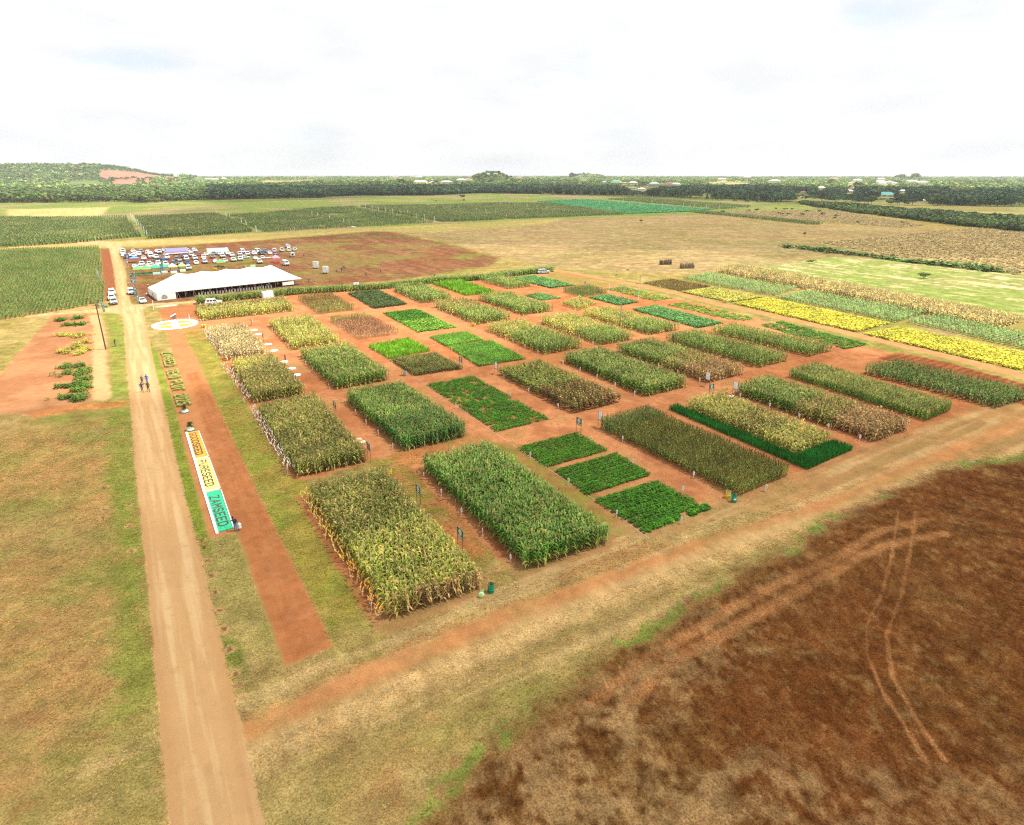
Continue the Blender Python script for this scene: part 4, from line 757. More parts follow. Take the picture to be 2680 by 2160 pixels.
# ---- stroke letters on a 4 x 6 grid
GLY = {'Z': [[(0, 6), (4, 6), (0, 0), (4, 0)]], 'A': [[(0, 0), (2, 6), (4, 0)], [(.8, 2), (3.2, 2)]], 'M': [[(0, 0), (0, 6), (2, 2.4), (4, 6), (4, 0)]],
       'S': [[(4, 5), (3, 6), (1, 6), (0, 5), (0, 4), (1, 3.1), (3, 2.9), (4, 2), (4, 1), (3, 0), (1, 0), (0, 1)]], 'E': [[(4, 6), (0, 6), (0, 0), (4, 0)], [(0, 3), (3.2, 3)]],
       'D': [[(0, 0), (0, 6), (2.6, 6), (4, 4.6), (4, 1.4), (2.6, 0), (0, 0)]], 'O': [[(1, 0), (0, 1.2), (0, 4.8), (1, 6), (3, 6), (4, 4.8), (4, 1.2), (3, 0), (1, 0)]],
       'P': [[(0, 0), (0, 6), (3, 6), (4, 5.2), (4, 3.6), (3, 2.8), (0, 2.8)]], 'L': [[(0, 6), (0, 0), (4, 0)]], 'T': [[(0, 6), (4, 6)], [(2, 6), (2, 0)]],
       'U': [[(0, 6), (0, 1.2), (1, 0), (3, 0), (4, 1.2), (4, 6)]], 'R': [[(0, 0), (0, 6), (3, 6), (4, 5.2), (4, 3.8), (3, 3), (0, 3)], [(2, 3), (4, 0)]],
       'G': [[(4, 4.8), (3, 6), (1, 6), (0, 4.8), (0, 1.2), (1, 0), (3, 0), (4, 1.2), (4, 2.8), (2.4, 2.8)]],
       '2': [[(0, 4.8), (1, 6), (3, 6), (4, 5), (4, 3.8), (0, 0), (4, 0)]], '0': [[(1, 0), (0, 1.2), (0, 4.8), (1, 6), (3, 6), (4, 4.8), (4, 1.2), (3, 0), (1, 0)]],
       '5': [[(4, 6), (0, 6), (0, 3.3), (3, 3.5), (4, 2.6), (4, 1.1), (3, 0), (1, 0), (0, 1)]]}
def glyph_segments(ch, org, rd, upv, wd, ht):
    out = []
    for st_l in GLY[ch]:
        for a, b in zip(st_l[:-1], st_l[1:]):
            out.append((org + rd * (a[0] / 4 * wd) + upv * (a[1] / 6 * ht), org + rd * (b[0] / 4 * wd) + upv * (b[1] / 6 * ht)))
    return out
def seg_box(mb, a, b, w, z0, z1):
    e = b - a; l = np.linalg.norm(e); e = e / l; n_ = np.array([-e[1], e[0]]); a = a - e * w * .45; b = b + e * w * .45
    mb.poly([tuple(a - n_ * w / 2), tuple(b - n_ * w / 2), tuple(b + n_ * w / 2), tuple(a + n_ * w / 2)], z0, z1)
# ---- painted ground panels
panels = [('GOODSEED', ('W', 120, 187), ('W', 270, 165), ('W', 412, 540), ('W', 238, 573), (.80, .33, .02), 'orange painted ground panel lettered GOODSEED, farthest of three', .86, .05),
          ('PURESEED', ('W', 245, 590), ('W', 420, 556), ('W', 583, 1006), ('W', 382, 1050), (.82, .66, .16), 'yellow painted ground panel lettered PURESEED, middle of three', .86, .05),
          ('ZAMSEED', ('W', 393, 1075), ('W', 596, 1030), ('W', 780, 1590), ('W', 572, 1645), (.02, .42, .20), 'green painted ground panel lettered ZAMSEED beside the man spraying', .80, .12)]
INK = mat('dark brown lettering', (.075, .06, .045), .8, .2)
for pi, (txt, tl_, tr_, br_, bl_, pc, lab, frac, off) in enumerate(panels):
    tl, tr, br, bl = [G(*t) for t in (tl_, tr_, br_, bl_)]
    root = empty('painted_ground_panel', ((tl + br) / 2), 0, lab, 'ground panel', 'painted ground panels'); c0 = (tl + br) / 2
    mb = MB(); mb.poly([tuple(p - c0) for p in (tl, tr, br, bl)], 0, .10); mb.build('slab', mat('panel paint ' + txt.lower(), pc, .75, .10, 1.2), root)
    rd = uvec(bl - tl); up = np.array([-rd[1], rd[0]]); Lp = np.linalg.norm(bl - tl); wdp = abs((tr - tl) @ up)
    if (tr - tl) @ up < 0: up = -up
    n_ = len(txt); cw = Lp * frac / n_; ht = wdp * .60; mb = MB(); q = 0
    for i, ch in enumerate(txt):
        org = tl + rd * (Lp * off + cw * (i + .12)) + up * (wdp * .14) - c0
        for a, b in glyph_segments(ch, org, rd, up, cw * .66, ht): seg_box(mb, a, b, .17, .095, .112 + q * .0008); q += 1
    mb.build('lettering', INK, root)
    mb = MB(); o1 = tl - up * .30; o2 = bl - up * .30
    mb.poly([tuple(p - c0) for p in (o1 - rd * .2, tl - up * .02 - rd * .2, bl - up * .02 + rd * .25, o2 + rd * .25)], 0, .14)
    if pi < 2: mb.poly([tuple(p - c0) for p in (bl + rd * .03, br + rd * .03, br + rd * .28, bl + rd * .28)], 0, .13)
    nn = 26
    for k in range(nn):
        p = tr + (br - tr) * (k + .5) / nn + up * .1 - c0; mb.box((p[0], p[1], .05), (Lp / nn * .92, .10, .10 + .02 * (k % 3)), math.atan2(rd[1], rd[0]))
    mb.build('white_border', WHT, root)
# ---- clipped hedge lettering
words = [('ZAMSEED', ('H', 292, 232), ('H', 395, 560)), ('DEMO', ('H', 415, 640), ('H', 478, 832)), ('PLOT', ('H', 505, 885), ('H', 565, 1115)), ('2025', ('H', 592, 1195), ('H', 680, 1465))]
HG = mat('clipped hedge', (.24, .235, .05), .9, .5, 14, bump=1.0)
for wi, (txt, s_, e_) in enumerate(words):
    a, b = G(*s_), G(*e_); rd = uvec(b - a); up = np.array([-rd[1], rd[0]]); Lw = np.linalg.norm(b - a)
    if up @ BD < 0: up = -up
    cw = Lw / len(txt)
    for i, ch in enumerate(txt):
        org = a + rd * cw * (i + .08); root = empty('hedge_letter', org, 0, 'clipped hedge forming %s, %s character of %s beside the road' % ('the letter ' + ch if ch.isalpha() else 'the figure ' + ch, ordn(i), txt), 'hedge letter', 'clipped hedge lettering')
        t = Tpl()
        mb = MB(); q = 0
        for p, r_ in glyph_segments(ch, np.zeros(2), rd, up, cw * .62, 1.75): seg_box(mb, p, r_, .34, 0, .36 + q * .002); q += 1
        o = mb.build('clipped_foliage', HG, root)
        md = o.modifiers.new('cut', 'SUBSURF'); md.subdivision_type = 'SIMPLE'; md.levels = 2; md.render_levels = 2
        tx = bpy.data.textures.get('hedge rough') or bpy.data.textures.new('hedge rough', 'CLOUDS'); tx.noise_scale = .18
        dm = o.modifiers.new('rough', 'DISPLACE'); dm.texture = tx; dm.strength = .12; dm.mid_level = .5
# ---- potted shrubs
def shrub_pot(p, lab):
    root = empty('potted_shrub', p, 0, lab, 'shrub', 'shrubs in round planters')
    mb = MB(); mb.lathe([(.02, 0), (.62, 0), (.62, .16), (.02, .16)], 20); mb.build('planter_rim', GRN2, root)
    mb = MB(); mb.lathe([(.52, .16), (.42, .34), (.34, .34), (.02, .3)], 20); mb.build('planter', WHT, root)
    q = rng.normal(0, .13, (60, 3)); q[:, 2] = rng.uniform(.35, 1.2, 60); q[:, :2] *= (1.25 - np.abs(q[:, 2:3] - .7)) * 1.3
    o = scatter(tpls('bush', 1.0), q, np.full(60, .3), np.full(60, .28), np.tile(PAL['cypgrn'] * .8, (60, 1, 1)), np.full(60, .1), rng.uniform(.7, 1.2, 60), M_LEAF, 'foliage'); o.parent = root
shrub_pot(G('W', 163, 148), 'round shrub in a white and green planter just before the GOODSEED panel')
shrub_pot(G('H', 822, 1555), 'round shrub in a white and green planter at the end of the hedge lettering')
# ---- circular stone emblem
cc = (G('K', 290, 895) + G('K', 1565, 790)) / 2; rdc = 5.1
root = empty('stone_emblem', cc, 0, 'large round ground emblem of white stones on yellow sand beside the road', 'ground emblem')
mb = MB(); mb.lathe([(.02, 0), (4.5, 0), (4.5, .05), (.02, .05)], 48); mb.build('yellow_disc', mat('yellow sand', (.42, .24, .045), .9, .12), root)
mb = MB()
for i in range(46):
    a = 2 * math.pi * i / 46; mb.box((rdc * math.cos(a), rdc * math.sin(a), .12), (.60, .55, .26 + .06 * (i % 3)), a + .3 * (i % 2), top=.7)
mb.lathe([(4.35, .02), (4.35, .10), (4.85, .10), (4.85, .02)], 48); mb.build('stone_ring', WHT, root)
d1_ = uvec(G('K', 1480, 780) - G('K', 470, 890)); mb = MB()
mb.box((0, 0, .05), (8.4, .62, .11), math.atan2(d1_[1], d1_[0])); mb.build('white_bar', WHT, root)
mb = MB(); mb.box((0, 0, .08), (1.6, 8.7, .12), math.atan2(d1_[1], d1_[0])); mb.build('white_panel', WHT, root)
mb = MB(); ang = math.atan2(d1_[1], d1_[0])
for sx in (-.55, .55):
    for k in range(7):
        x, y = sx, -3.6 + k * 1.15; mb = MB(); mb.box((x * math.cos(ang) - y * math.sin(ang), x * math.sin(ang) + y * math.cos(ang), .155), (.16, .16, .05), ang); mb.build('pebble_mark', mat('dark pebbles', (.12, .08, .07), .8, .3), root)
# monument
p = G('K', 900, 662); root = empty('stone_monument', p, ang, 'squat brown stone monument with a tilted white top slab', 'monument')
mb = MB(); mb.box((0, 0, .32), (1.1, .6, .64), 0); mb.add([(-.55, -.3, .64), (.55, -.3, .64), (.55, .3, .64), (-.55, .3, .64), (-.5, -.25, .72), (.55, -.25, 1.25), (.55, .25, 1.25), (-.5, .25, .72)], [(4, 5, 6, 7), (0, 1, 5, 4), (1, 2, 6, 5), (2, 3, 7, 6), (3, 0, 4, 7)])
mb.build('stone_base', mat('brown stone', (.26, .17, .13), .85, .35, 6, bump=.5), root)
mb = MB(); mb.add([(-.7, -.35, .66), (.65, -.35, 1.30), (.65, .35, 1.30), (-.7, .35, .66), (-.74, -.35, .80), (.61, -.35, 1.44), (.61, .35, 1.44), (-.74, .35, .80)], [(3, 2, 1, 0), (4, 5, 6, 7), (0, 1, 5, 4), (1, 2, 6, 5), (2, 3, 7, 6), (3, 0, 4, 7)]); mb.build('top_slab', WHT, root)

# ---- bins
def drum(p, m, lab, lean=0, inside=GREY, sticker=True, grp='steel drums used as litter bins'):
    root = empty('litter_drum', p, random.uniform(0, 6), lab, 'bin', grp)
    if lean: root.rotation_euler = (R(lean), 0, root.rotation_euler[2])
    mb = MB(); mb.lathe([(.02, 0), (.29, 0), (.30, .02), (.30, .29), (.318, .31), (.30, .33), (.30, .58), (.318, .60), (.30, .62), (.30, .87), (.315, .90), (.29, .90)], 20); mb.build('drum_shell', m, root, smooth=True)
    mb = MB(); mb.lathe([(.285, .895), (.28, .30), (.02, .28)], 20); mb.build('inner_wall', inside, root, smooth=True)
    if sticker:
        a = -root.rotation_euler[2] - math.pi / 2; mb = MB()
        vs = [(.322 * math.cos(a + t), .322 * math.sin(a + t), z) for t in (-.5, -.17, .17, .5) for z in (.36, .56)]
        mb.add(vs, [(0, 2, 3, 1), (2, 4, 5, 3), (4, 6, 7, 5)]); mb.build('sticker', WHT, root)
DY = mat('drum yellow', (.72, .52, .01), .45, .15, 5); DG = mat('drum green', (.0, .26, .14), .45, .15, 5); DGY = mat('drum grey', (.36, .36, .36), .45, .2, 5); RUST = mat('rusty inside', (.25, .15, .06), .8, .3)
drum(G('C2', 757, 297), DY, 'yellow drum at the far right corner of the drying front maize plot')
drum(G('C2', 1594, 1260), DG, 'green open drum at the near right corner of the drying front maize plot', 0, RUST, False)
drum(G('C3', 1628, 680), DY, 'yellow drum at the near corner of the dark sorghum plot'); drum(G('C3', 1671, 710), DG, 'green drum with a white sticker beside the sorghum plot, leaning slightly', 4, DG)
drum(G('B3', 1673, 1101), DY, 'yellow drum by the white board and paper sheets'); drum(G('B2', 1457, 512), DY, 'left drum of the yellow pair by the maize corner, centre of the field', 0, GREY, False); drum(G('B2', 1476, 515), DY, 'right drum of the yellow pair by the maize corner, centre of the field')
drum(G('B2', 850, 944), DY, 'yellow drum of the pair at the corner of the olive crop'); drum(G('B2', 872, 947), DGY, 'grey drum of the pair at the corner of the olive crop', 0, GREY, False)
drum(G('B1', 1104, 261), DY, 'left drum of the yellow pair beside the round emblem', 0, WHT, False); drum(G('B1', 1128, 261), DY, 'right drum of the yellow pair beside the round emblem', 0, WHT, False)
drum(G('B4', 112, 312), DY, 'yellow drum beside a grey one on the far track', 0, GREY, False); drum(G('B4', 128, 313), DGY, 'grey drum beside a yellow one on the far track', 0, GREY, False)
drum(G('P2', 157, 592), DY, 'left drum of the yellow pair behind the tent roof', 0, GREY, False); drum(G('P2', 193, 592), DY, 'right drum of the yellow pair behind the tent roof', 0, GREY, False); drum(G('Q3', 1385, 1085), DY, 'yellow drum by the green bench behind the tent roof', 0, GREY, False)
p = G('C2', 1515, 1305); mb = MB(); mb.ball((0, 0, .28), .3, 1.0, .6, 1.1); mb.add([(-.22, 0, .5), (.2, .05, .5), (.25, .02, .95), (-.05, 0, .8), (-.2, .2, .5), (.2, .2, .5)], [(0, 1, 2, 3), (4, 3, 2, 5)])
o = mb.build('plastic_sack', mat('pale green plastic', (.5, .75, .35), .35, .15), loc=(p[0], p[1], 0)); props(o, 'pale green plastic sack slumped next to the green drum', 'sack')
p = G('B3', 1720, 1127); mb = MB(); mb.add([(-.6, -.35, .03), (.1, -.5, .1), (.7, -.1, .03), (.5, .45, .05), (-.1, .3, .14), (-.7, .25, .03)], [(0, 1, 4, 5), (1, 2, 3, 4)]); o = mb.build('paper_sheet', WHT, loc=(p[0], p[1], .0)); props(o, 'crumpled white sheet lying on the soil before the white board', 'sheet')
for i, (x, y, lab, m_) in enumerate(((465, 1508, 'crumpled cream sack lying by the grey board', mat('cream cloth', (.7, .62, .4), .8, .1)), (500, 1530, 'pale green sheet lying by the grey board', mat('mint sheet', (.6, .8, .5), .6, .05)))):
    p = G('B2', x, y); mb = MB(); mb.box((0, 0, .1), (.85 if i == 0 else .75, .5, .2 if i == 0 else .06), .3, top=.7); mb.ball((.1, .05, .15), .22, 1.3, .8, .6); o = mb.build('folded_sack' if i == 0 else 'folded_sheet', m_, loc=(p[0], p[1], 0)); props(o, lab, 'sack' if i == 0 else 'sheet')
# white discs
dn = [(1555, 281), (1591, 319), (1675, 406), (1728, 461), (1815, 559), (1880, 617), (1925, 674)]
for i, (x, y) in enumerate(dn):
    p = G('B1', x, y); mb = MB(); mb.lathe([(.02, .14), (.55, .12), (.80, .06), (.80, 0)], 24); o = mb.build('white_disc', WHT, loc=(p[0], p[1], 0)); props(o, 'flat white disc on the soil lane between maize plots, %s from the far end' % ordn(i), 'disc', 'white discs along the soil lane')
# ---- marker boards
mk = empty('plot_marker', (0, 0, 0), 0, 'x', 'marker', 'x'); MG = mat('marker print', (.45, .42, .40), .6, .2)
mb = MB(); mb.box((0, 0, .24), (.055, .03, .48)); mb.build('stake', WHT, mk)
mb = MB(); hexp = [(-.10, .40), (.10, .40), (.17, .52), (.17, .85), (.0, 1.0), (-.17, .85), (-.17, .52)]
vs = [(x, -.018, z) for x, z in hexp] + [(x, -.034, z) for x, z in hexp]; n_ = 7; mb.add(vs, [tuple(range(n_)), tuple(range(2 * n_ - 1, n_ - 1, -1))] + [(i, n_ + i, n_ + (i + 1) % n_, (i + 1) % n_) for i in range(n_)]); mb.build('marker_plate', WHT, mk)
mb = MB(); mb.quad((-.07, -.037, .60), (.07, -.037, .60), (.07, -.037, .80), (-.07, -.037, .80)); mb.build('printed_panel', MG, mk)
MK = [('the sunflower plot', 'left', 'S', [px('B2', 1733, 980), px('B2', 1950, 1098), px('B3', 203, 1235)]), ('the sparse groundnut bed', 'left', 'B2', [(1312, 1230)]), ('the sparse groundnut bed', 'right', 'B2', [(1790, 1132)]),
      ('the groundnut pair', 'left', 'B2', [(1133, 662), (1276, 738), (1448, 834)]), ('the groundnut pair', 'right', 'B2', [(1495, 597), (1651, 670), (1850, 754)]), ('the yellowing bean plot', 'left', 'B2', [(808, 487)]), ('the yellowing bean plot', 'right', 'B2', [(1136, 443)]),
      ('the lime and olive crop pair', 'left', 'B2', [(613, 750), (757, 852)]), ('the lime and olive crop pair', 'right', 'B2', [(1177, 772), (1307, 848)]),
      ('the big dark maize of column two', 'left', 'B2', [(353, 1203), (440, 1287), (533, 1377), (640, 1472), (763, 1592)]), ('the nearer middle maize of column two', 'left', 'B2', [(5, 858), (65, 917), (207, 1060)]),
      ('the yellow-green maize of column two', 'left', 'B1', [(1678, 252), (1718, 302), (1756, 338), (1800, 380), (1853, 437)]), ('the middle maize of column two', 'left', 'B1', [(1955, 535), (2008, 590), (2069, 645)]),
      ('the reddish sorghum plot', 'left', 'B2', [(208, 472), (301, 542), (404, 615)]), ('the olive plot far up column three', 'left', 'B2', [(8, 338), (50, 364), (98, 405)]), ('the dark low bean plot', 'left', 'B2', [(462, 300)]), ('the dark low bean plot', 'right', 'B2', [(748, 265)]),
      ('the maize touching the maize strip', 'left', 'B2', [(755, 215), (815, 240), (874, 265), (930, 285), (992, 313)]), ('the maize plot with the drum pair', 'left', 'B2', [(1115, 365), (1198, 398), (1274, 433), (1353, 468), (1436, 502)]),
      ('the maize plot behind the sunflowers', 'left', 'B2', [(1593, 568), (1699, 611), (1811, 658), (1917, 708), (2028, 758)]), ('the maize right of the drum-pair plot', 'left', 'B2', [(1692, 372), (1780, 411), (1867, 438)]),
      ('the sunlit maize left of the pole', 'left', 'B3', [(45, 498), (162, 541), (275, 581), (388, 623), (508, 678)]), ('the dark maize right of the sunflowers', 'left', 'B3', [(248, 853), (395, 915), (541, 978), (700, 1048), (870, 1122)]),
      ('the browning maize plot', 'left', 'B3', [(751, 755), (917, 818), (1080, 878), (1248, 935), (1439, 1008)]), ('the green-to-brown maize plot', 'left', 'B4', [(257, 1143), (513, 1231), (771, 1325), (1028, 1415), (1300, 1515)]),
      ('the large dark sorghum plot', 'left', 'C3', [(887, 286), (1386, 542)]), ('the large dark sorghum plot', 'near', 'C3', [(1895, 635)]), ('the dark green groundnut beds', 'left', 'C3', [(236, 403), (507, 590), (843, 818)]), ('the dark green groundnut beds', 'right', 'C3', [(669, 292), (957, 452), (1308, 647)]), ('the dark green groundnut beds', 'near', 'C3', [(1298, 863)]),
      ('the tall green front maize', 'left', 'C2', [(1042, 330), (1185, 468), (1349, 625), (1526, 797), (1757, 1013)]), ('the drying front maize plot', 'left', 'C2', [(93, 572), (187, 737), (303, 932), (433, 1140), (608, 1422)]), ('the drying front maize plot', 'right', 'C2', [(803, 367), (1085, 672), (1255, 865)]),
      ('the second maize of the leftmost column', 'left', 'B1', [(1570, 1088), (1628, 1188), (1692, 1292), (1760, 1403), (1848, 1543)]), ('the olive maize, leftmost column', 'left', 'B1', [(1332, 693), (1375, 757), (1468, 917)]), ('the bleached maize plot', 'left', 'B1', [(1142, 362), (1168, 415), (1230, 523)]),
      ('the brownish millet plot', 'left', 'B3', [(1092, 185)]), ('the far sunflower band', 'left', 'B3', [(1399, 143), (1611, 177), (1792, 217)]), ('the soft yellow-green soybeans', 'left', 'B3', [(1474, 272)]), ('the long yellow soybean plot', 'left', 'B4', [(435, 378)]), ('the near sunflower band', 'left', 'B4', [(755, 316)]), ('the near sunflower band', 'near', 'B4', [(1752, 463)]),
      ('the yellow soybean plot at the right edge', 'far', 'B4', [(1483, 537)]), ('the yellow soybean plot at the right edge', 'left', 'B4', [(1677, 672)]), ('the golden dead maize band', 'left', 'B3', [(1730, 97)]), ('the vivid green grass-like crop', 'far', 'B2', [(1157, 133)]), ('the dark low bean plot', 'far', 'B2', [(450, 202)]), ('the wide maize plot below the tent', 'near', 'B1', [(1092, 214), (1540, 218)])]
first = True
for ph, side, z, pts in MK:
    n_ = len(pts)
    for i, (x, y) in enumerate(sorted(pts, key=lambda t: -t[1])):
        p = G(z, x, y); o = mk if first else copy_tree(mk); first = False
        o.location = (p[0], p[1], 0); o.rotation_euler = (R(random.gauss(0, 2)), R(random.gauss(0, 2)), B_ANG - math.pi / 2 + math.pi * .25 - R(52) + random.gauss(0, .15))
        lab = 'white marker plate at the %s side of %s' % (side, ph) if n_ == 1 else 'marker, %s side of %s, %s from near end' % (side, ph, ordn(i))
        props(o, lab, 'marker', 'small white marker plates along the plots')
# ---- big boards
def board(p, lab, style, hgt=2.6, ang_=None, w=1.2, h=1.15, grp='tall boards on two posts'):
    root = empty('sign_board', p, A_ANG if ang_ is None else ang_, lab, 'sign board', grp)
    for s in (-1, 1):
        mb = MB(); mb.tube((s * w * .47, .04, 0), (s * w * .47, .04, hgt - .02), .028, n=6); mb.build('post', STEEL, root)
    mb = MB(); mb.box((0, 0, hgt - h / 2), (w, .04, h)); mb.build('panel', GRNP if style != 'back' else mat('grey board back', (.2, .2, .2), .6, .2), root)
    f = 1    # local +y is towards -B
    zc = hgt - h / 2
    def disc(r, y, n=18, cx=0, cz=0): return [(cx + r * math.cos(2 * math.pi * i / n), y, cz + r * math.sin(2 * math.pi * i / n)) for i in range(n)]
    if style == 'emblem':
        e = MB(); e.add(disc(h * .30, .026, cz=zc + h * .12)[::-1], [tuple(range(18))]); em = e.build('emblem', mat('emblem gold', (.7, .5, .1), .5, .1), root)
        e = MB(); e.add(disc(h * .26, .030, cz=zc + h * .12)[::-1], [tuple(range(18))]); e.build('emblem_field', WHT, em)
        e = MB()
        for a in (.6, 2.5, 3.8, 5.6): e.box((h * .15 * math.cos(a), .034, zc + h * .12 + h * .15 * math.sin(a)), (h * .12, .01, h * .12))
        e.build('emblem_mark', mat('emblem red', (.5, .06, .05), .5, .1), em)
        e = MB()
        for i in range(7): e.box((-w * .36 + i * w * .12, .026, zc - h * .34), (w * .09, .012, h * .10))
        e.build('lettering', WHT, root)
    elif style == 'white':
        e = MB(); c = .14; pts = [(-w / 2 + .04 + c, h / 2 - .03), (w / 2 - .04 - c, h / 2 - .03), (w / 2 - .04, h / 2 - .03 - c), (w / 2 - .04, -h / 2 + .13), (-w / 2 + .04, -h / 2 + .13), (-w / 2 + .04, h / 2 - .03 - c)]
        e.add([(x, .03, zc + z) for x, z in pts], [tuple(range(6))]); e.build('white_face', WHT, root)
        e = MB(); e.box((0, .035, zc + h * .28), (.14, .01, .18)); e.build('printed_crest', MG, root)
        e = MB()
        for i in range(7): e.box((0, .035, zc + .1 - i * .09), (w * .62, .008, .018))
        e.build('printed_line', MG, root)
BH = [(('C3', 577, 236), 'green board with a round emblem at the corner of the groundnut beds', 'emblem', 2.7, {}), (('C2', 1000, 552), 'green emblem board on the right side of the front maize plot, farther of two', 'emblem', 2.7, {}), (('C2', 1345, 925), 'green emblem board on the right side of the front maize plot, nearer of two', 'emblem', 2.7, {}),
      (('B2', 1357, 892), 'green emblem board at the corner of the olive crop block', 'emblem', 2.6, {}), (('A3', 925, 1155), 'green emblem board at the far corner of the brownish millet', 'emblem', 2.7, {'w': 1.5, 'ang_': B_ANG + math.pi + .6}),
      (('B3', 570, 1398), 'white board in a green frame at the corner of the large sorghum plot', 'white', 2.6, {'w': 1.05, 'h': 1.5}), (('B3', 1505, 1040), 'white board in a green frame before the browning maize', 'white', 2.7, {'w': 1.05, 'h': 1.5}), (('B3', 1745, 1120), 'white board in a green frame at the green-to-brown maize', 'white', 2.6, {'w': 1.05, 'h': 1.5}),
      (('B2', 1665, 932), 'white board in a green frame at the corner of the sunflowers', 'white', 2.4, {'w': 1.05, 'h': 1.4}), (('B2', 560, 1690), 'board seen from its grey back at the corner of the leftmost maize column', 'back', 2.7, {}), (('B2', 262, 1298), 'dark board seen edge-on in the lane right of the leftmost maize column', 'emblem', 2.5, {}),
      (('B1', 1638, 392), 'narrow board seen edge-on beside the bleached maize, farther of two', 'back', 2.3, {'w': .9}), (('B1', 1833, 592), 'narrow board seen edge-on beside the olive maize, nearer of two', 'back', 2.3, {'w': .9}), (('B1', 1533, 240), 'small green board at the near corner of the wide maize plot', 'emblem', 1.6, {'w': .7, 'h': .8}),
      (('B2', 448, 205), 'white arched board standing against the long maize strip', 'white', 2.9, {'w': 2.2, 'h': 1.0, 'ang_': B_ANG + math.pi}), (('B3', 1535, 1130), 'green board leaning low behind the yellowing maize plot', 'emblem', 2.3, {'w': 1.1, 'h': 1.0, 'ang_': B_ANG + math.pi})]
for t, lab, stl, hg, kw in BH: board(G(*t), lab, stl, hg, **kw)
# ---- poles and wires
def pole(name, p, hgt, r, m, lab, cat, grp=None, arm=False):
    root = empty(name, p, B_ANG, lab, cat, grp); mb = MB(); mb.tube((0, 0, 0), (0, 0, hgt), r, r * .75, 10); mb.build('shaft', m, root)
    if arm:
        mb = MB(); mb.box((0, 0, hgt - .35), (1.5, .1, .1)); mb.build('crossarm', WOOD, root)
        for s in (-.6, .6):
            mb = MB(); mb.lathe([(.02, 0), (.06, 0), (.04, .12), (.06, .16), (.02, .2)], 10, (s, 0, hgt - .3)); mb.build('insulator', CHR, root)
    return root
pL = G('L', 515, 1435); pM = G('B3', 745, 515)
pole('power_pole', pL, 10.3, .15, mat('dark wood pole', (.10, .055, .04), .8, .3, 5), 'tall dark wooden power pole by the road at the left', 'pole', 'power poles', True)
pole('power_pole', pM, 10.2, .14, mat('grey pole', (.30, .28, .25), .7, .15, 5), 'tall bare grey power pole among the plots', 'pole', 'power poles', True)
dirw = (pM - pL); lw_ = np.linalg.norm(dirw); dirw /= lw_; Z0 = 10.1
def wire(a, b, off, lab, sag=1.2):
    mb = MB(); n_ = 24; nrm = np.array([-dirw[1], dirw[0]]) * off; pr = None
    for i in range(n_ + 1):
        t = i / n_; q = a + (b - a) * t + nrm; c = (q[0], q[1], Z0 - sag * 4 * t * (1 - t))
        if pr: mb.tube(pr, c, .016, n=4, cap=False)
        pr = c
    o = mb.build('overhead_wire', mat('wire', (.30, .2, .08), .5, .1)); props(o, lab, 'wire', 'overhead wires')
for off, w1 in ((.6, 'farther'), (-.6, 'nearer')):
    wire(pL, pM, off, 'thin overhead wire between the two power poles, the %s of two' % w1, 2.2)
    wire(pM, pM + dirw * 120, off, 'thin overhead wire running right from the grey pole, the %s of two' % w1, 1.5)
    wire(pL - dirw * 90, pL, off, 'thin overhead wire running left from the wooden pole, the %s of two' % w1, 1.5)
for t, hh, lab in ((('B3', 643, 238), 3.3, 'slim white pole beside the short dark millet plot'), (('B3', 901, 288), 4.0, 'slim white pole leaning by the thin groundnut rows'), (('K', 262, 362), 2.6, 'slim white pole by the road junction, leaning'), (('K', 1388, 695), 1.6, 'short white stick at the rim of the round emblem')):
    r_ = pole('white_pole', G(*t), hh, .085, WHT, lab, 'pole', 'slim white poles'); r_.rotation_euler[1] = R(3)
# string line
sp_ = [G('B2', 945, 955), G('B2', 1060, 1027), G('C3', 0, 237), G('C3', 680, 692), G('C3', 1072, 970)]; mb = MB()
for a, b in zip(sp_[:-1], sp_[1:]): mb.tube((a[0], a[1], .05), (b[0], b[1], .05), .018, n=4)
props(mb.build('string_line', mat('white string', (.7, .62, .5), .8, .1)), 'thin pale string line stretched along the groundnut beds', 'string')
# ---- bare stalks with exposed ears
def stalk_proto(name, ear_m, lab, grp, lean=.1):
    root = empty(name, (0, 0, 0), 0, lab, 'maize stalk', grp)
    mb = MB(); mb.tube((0, 0, 0), (.03, 0, 1.0), .016, .013, 5); mb.tube((.03, 0, 1.0), (.0, .04, 1.75), .013, .006, 5); mb.build('stem', mat('dry stem', (.30, .20, .09), .8, .2), root)
    for q, (z, a) in enumerate(((.95, .6), (1.2, 3.5))):
        mb = MB(); c, s = math.cos(a), math.sin(a); mb.tube((c * .03, s * .03, z), (c * .12, s * .12, z + .16), .046, .052, 7); mb.tube((c * .12, s * .12, z + .16), (c * .19, s * .19, z + .34), .052, .014, 7)
        e = mb.build('ear', ear_m, root)
        mb = MB(); mb.quad((c * .03, s * .03 - .03, z), (c * .03, s * .03 + .03, z), (c * .14, s * .14 + .03, z - .10), (c * .14, s * .14 - .03, z - .10)); mb.quad((c * .03 - .03, s * .03, z), (c * .03 + .03, s * .03, z), (c * .02 + .05, s * .02 + .12, z - .15), (c * .02 - .02, s * .02 + .14, z - .15)); mb.build('husk', mat('pale husk', (.50, .41, .26), .8, .15), e)
    return root
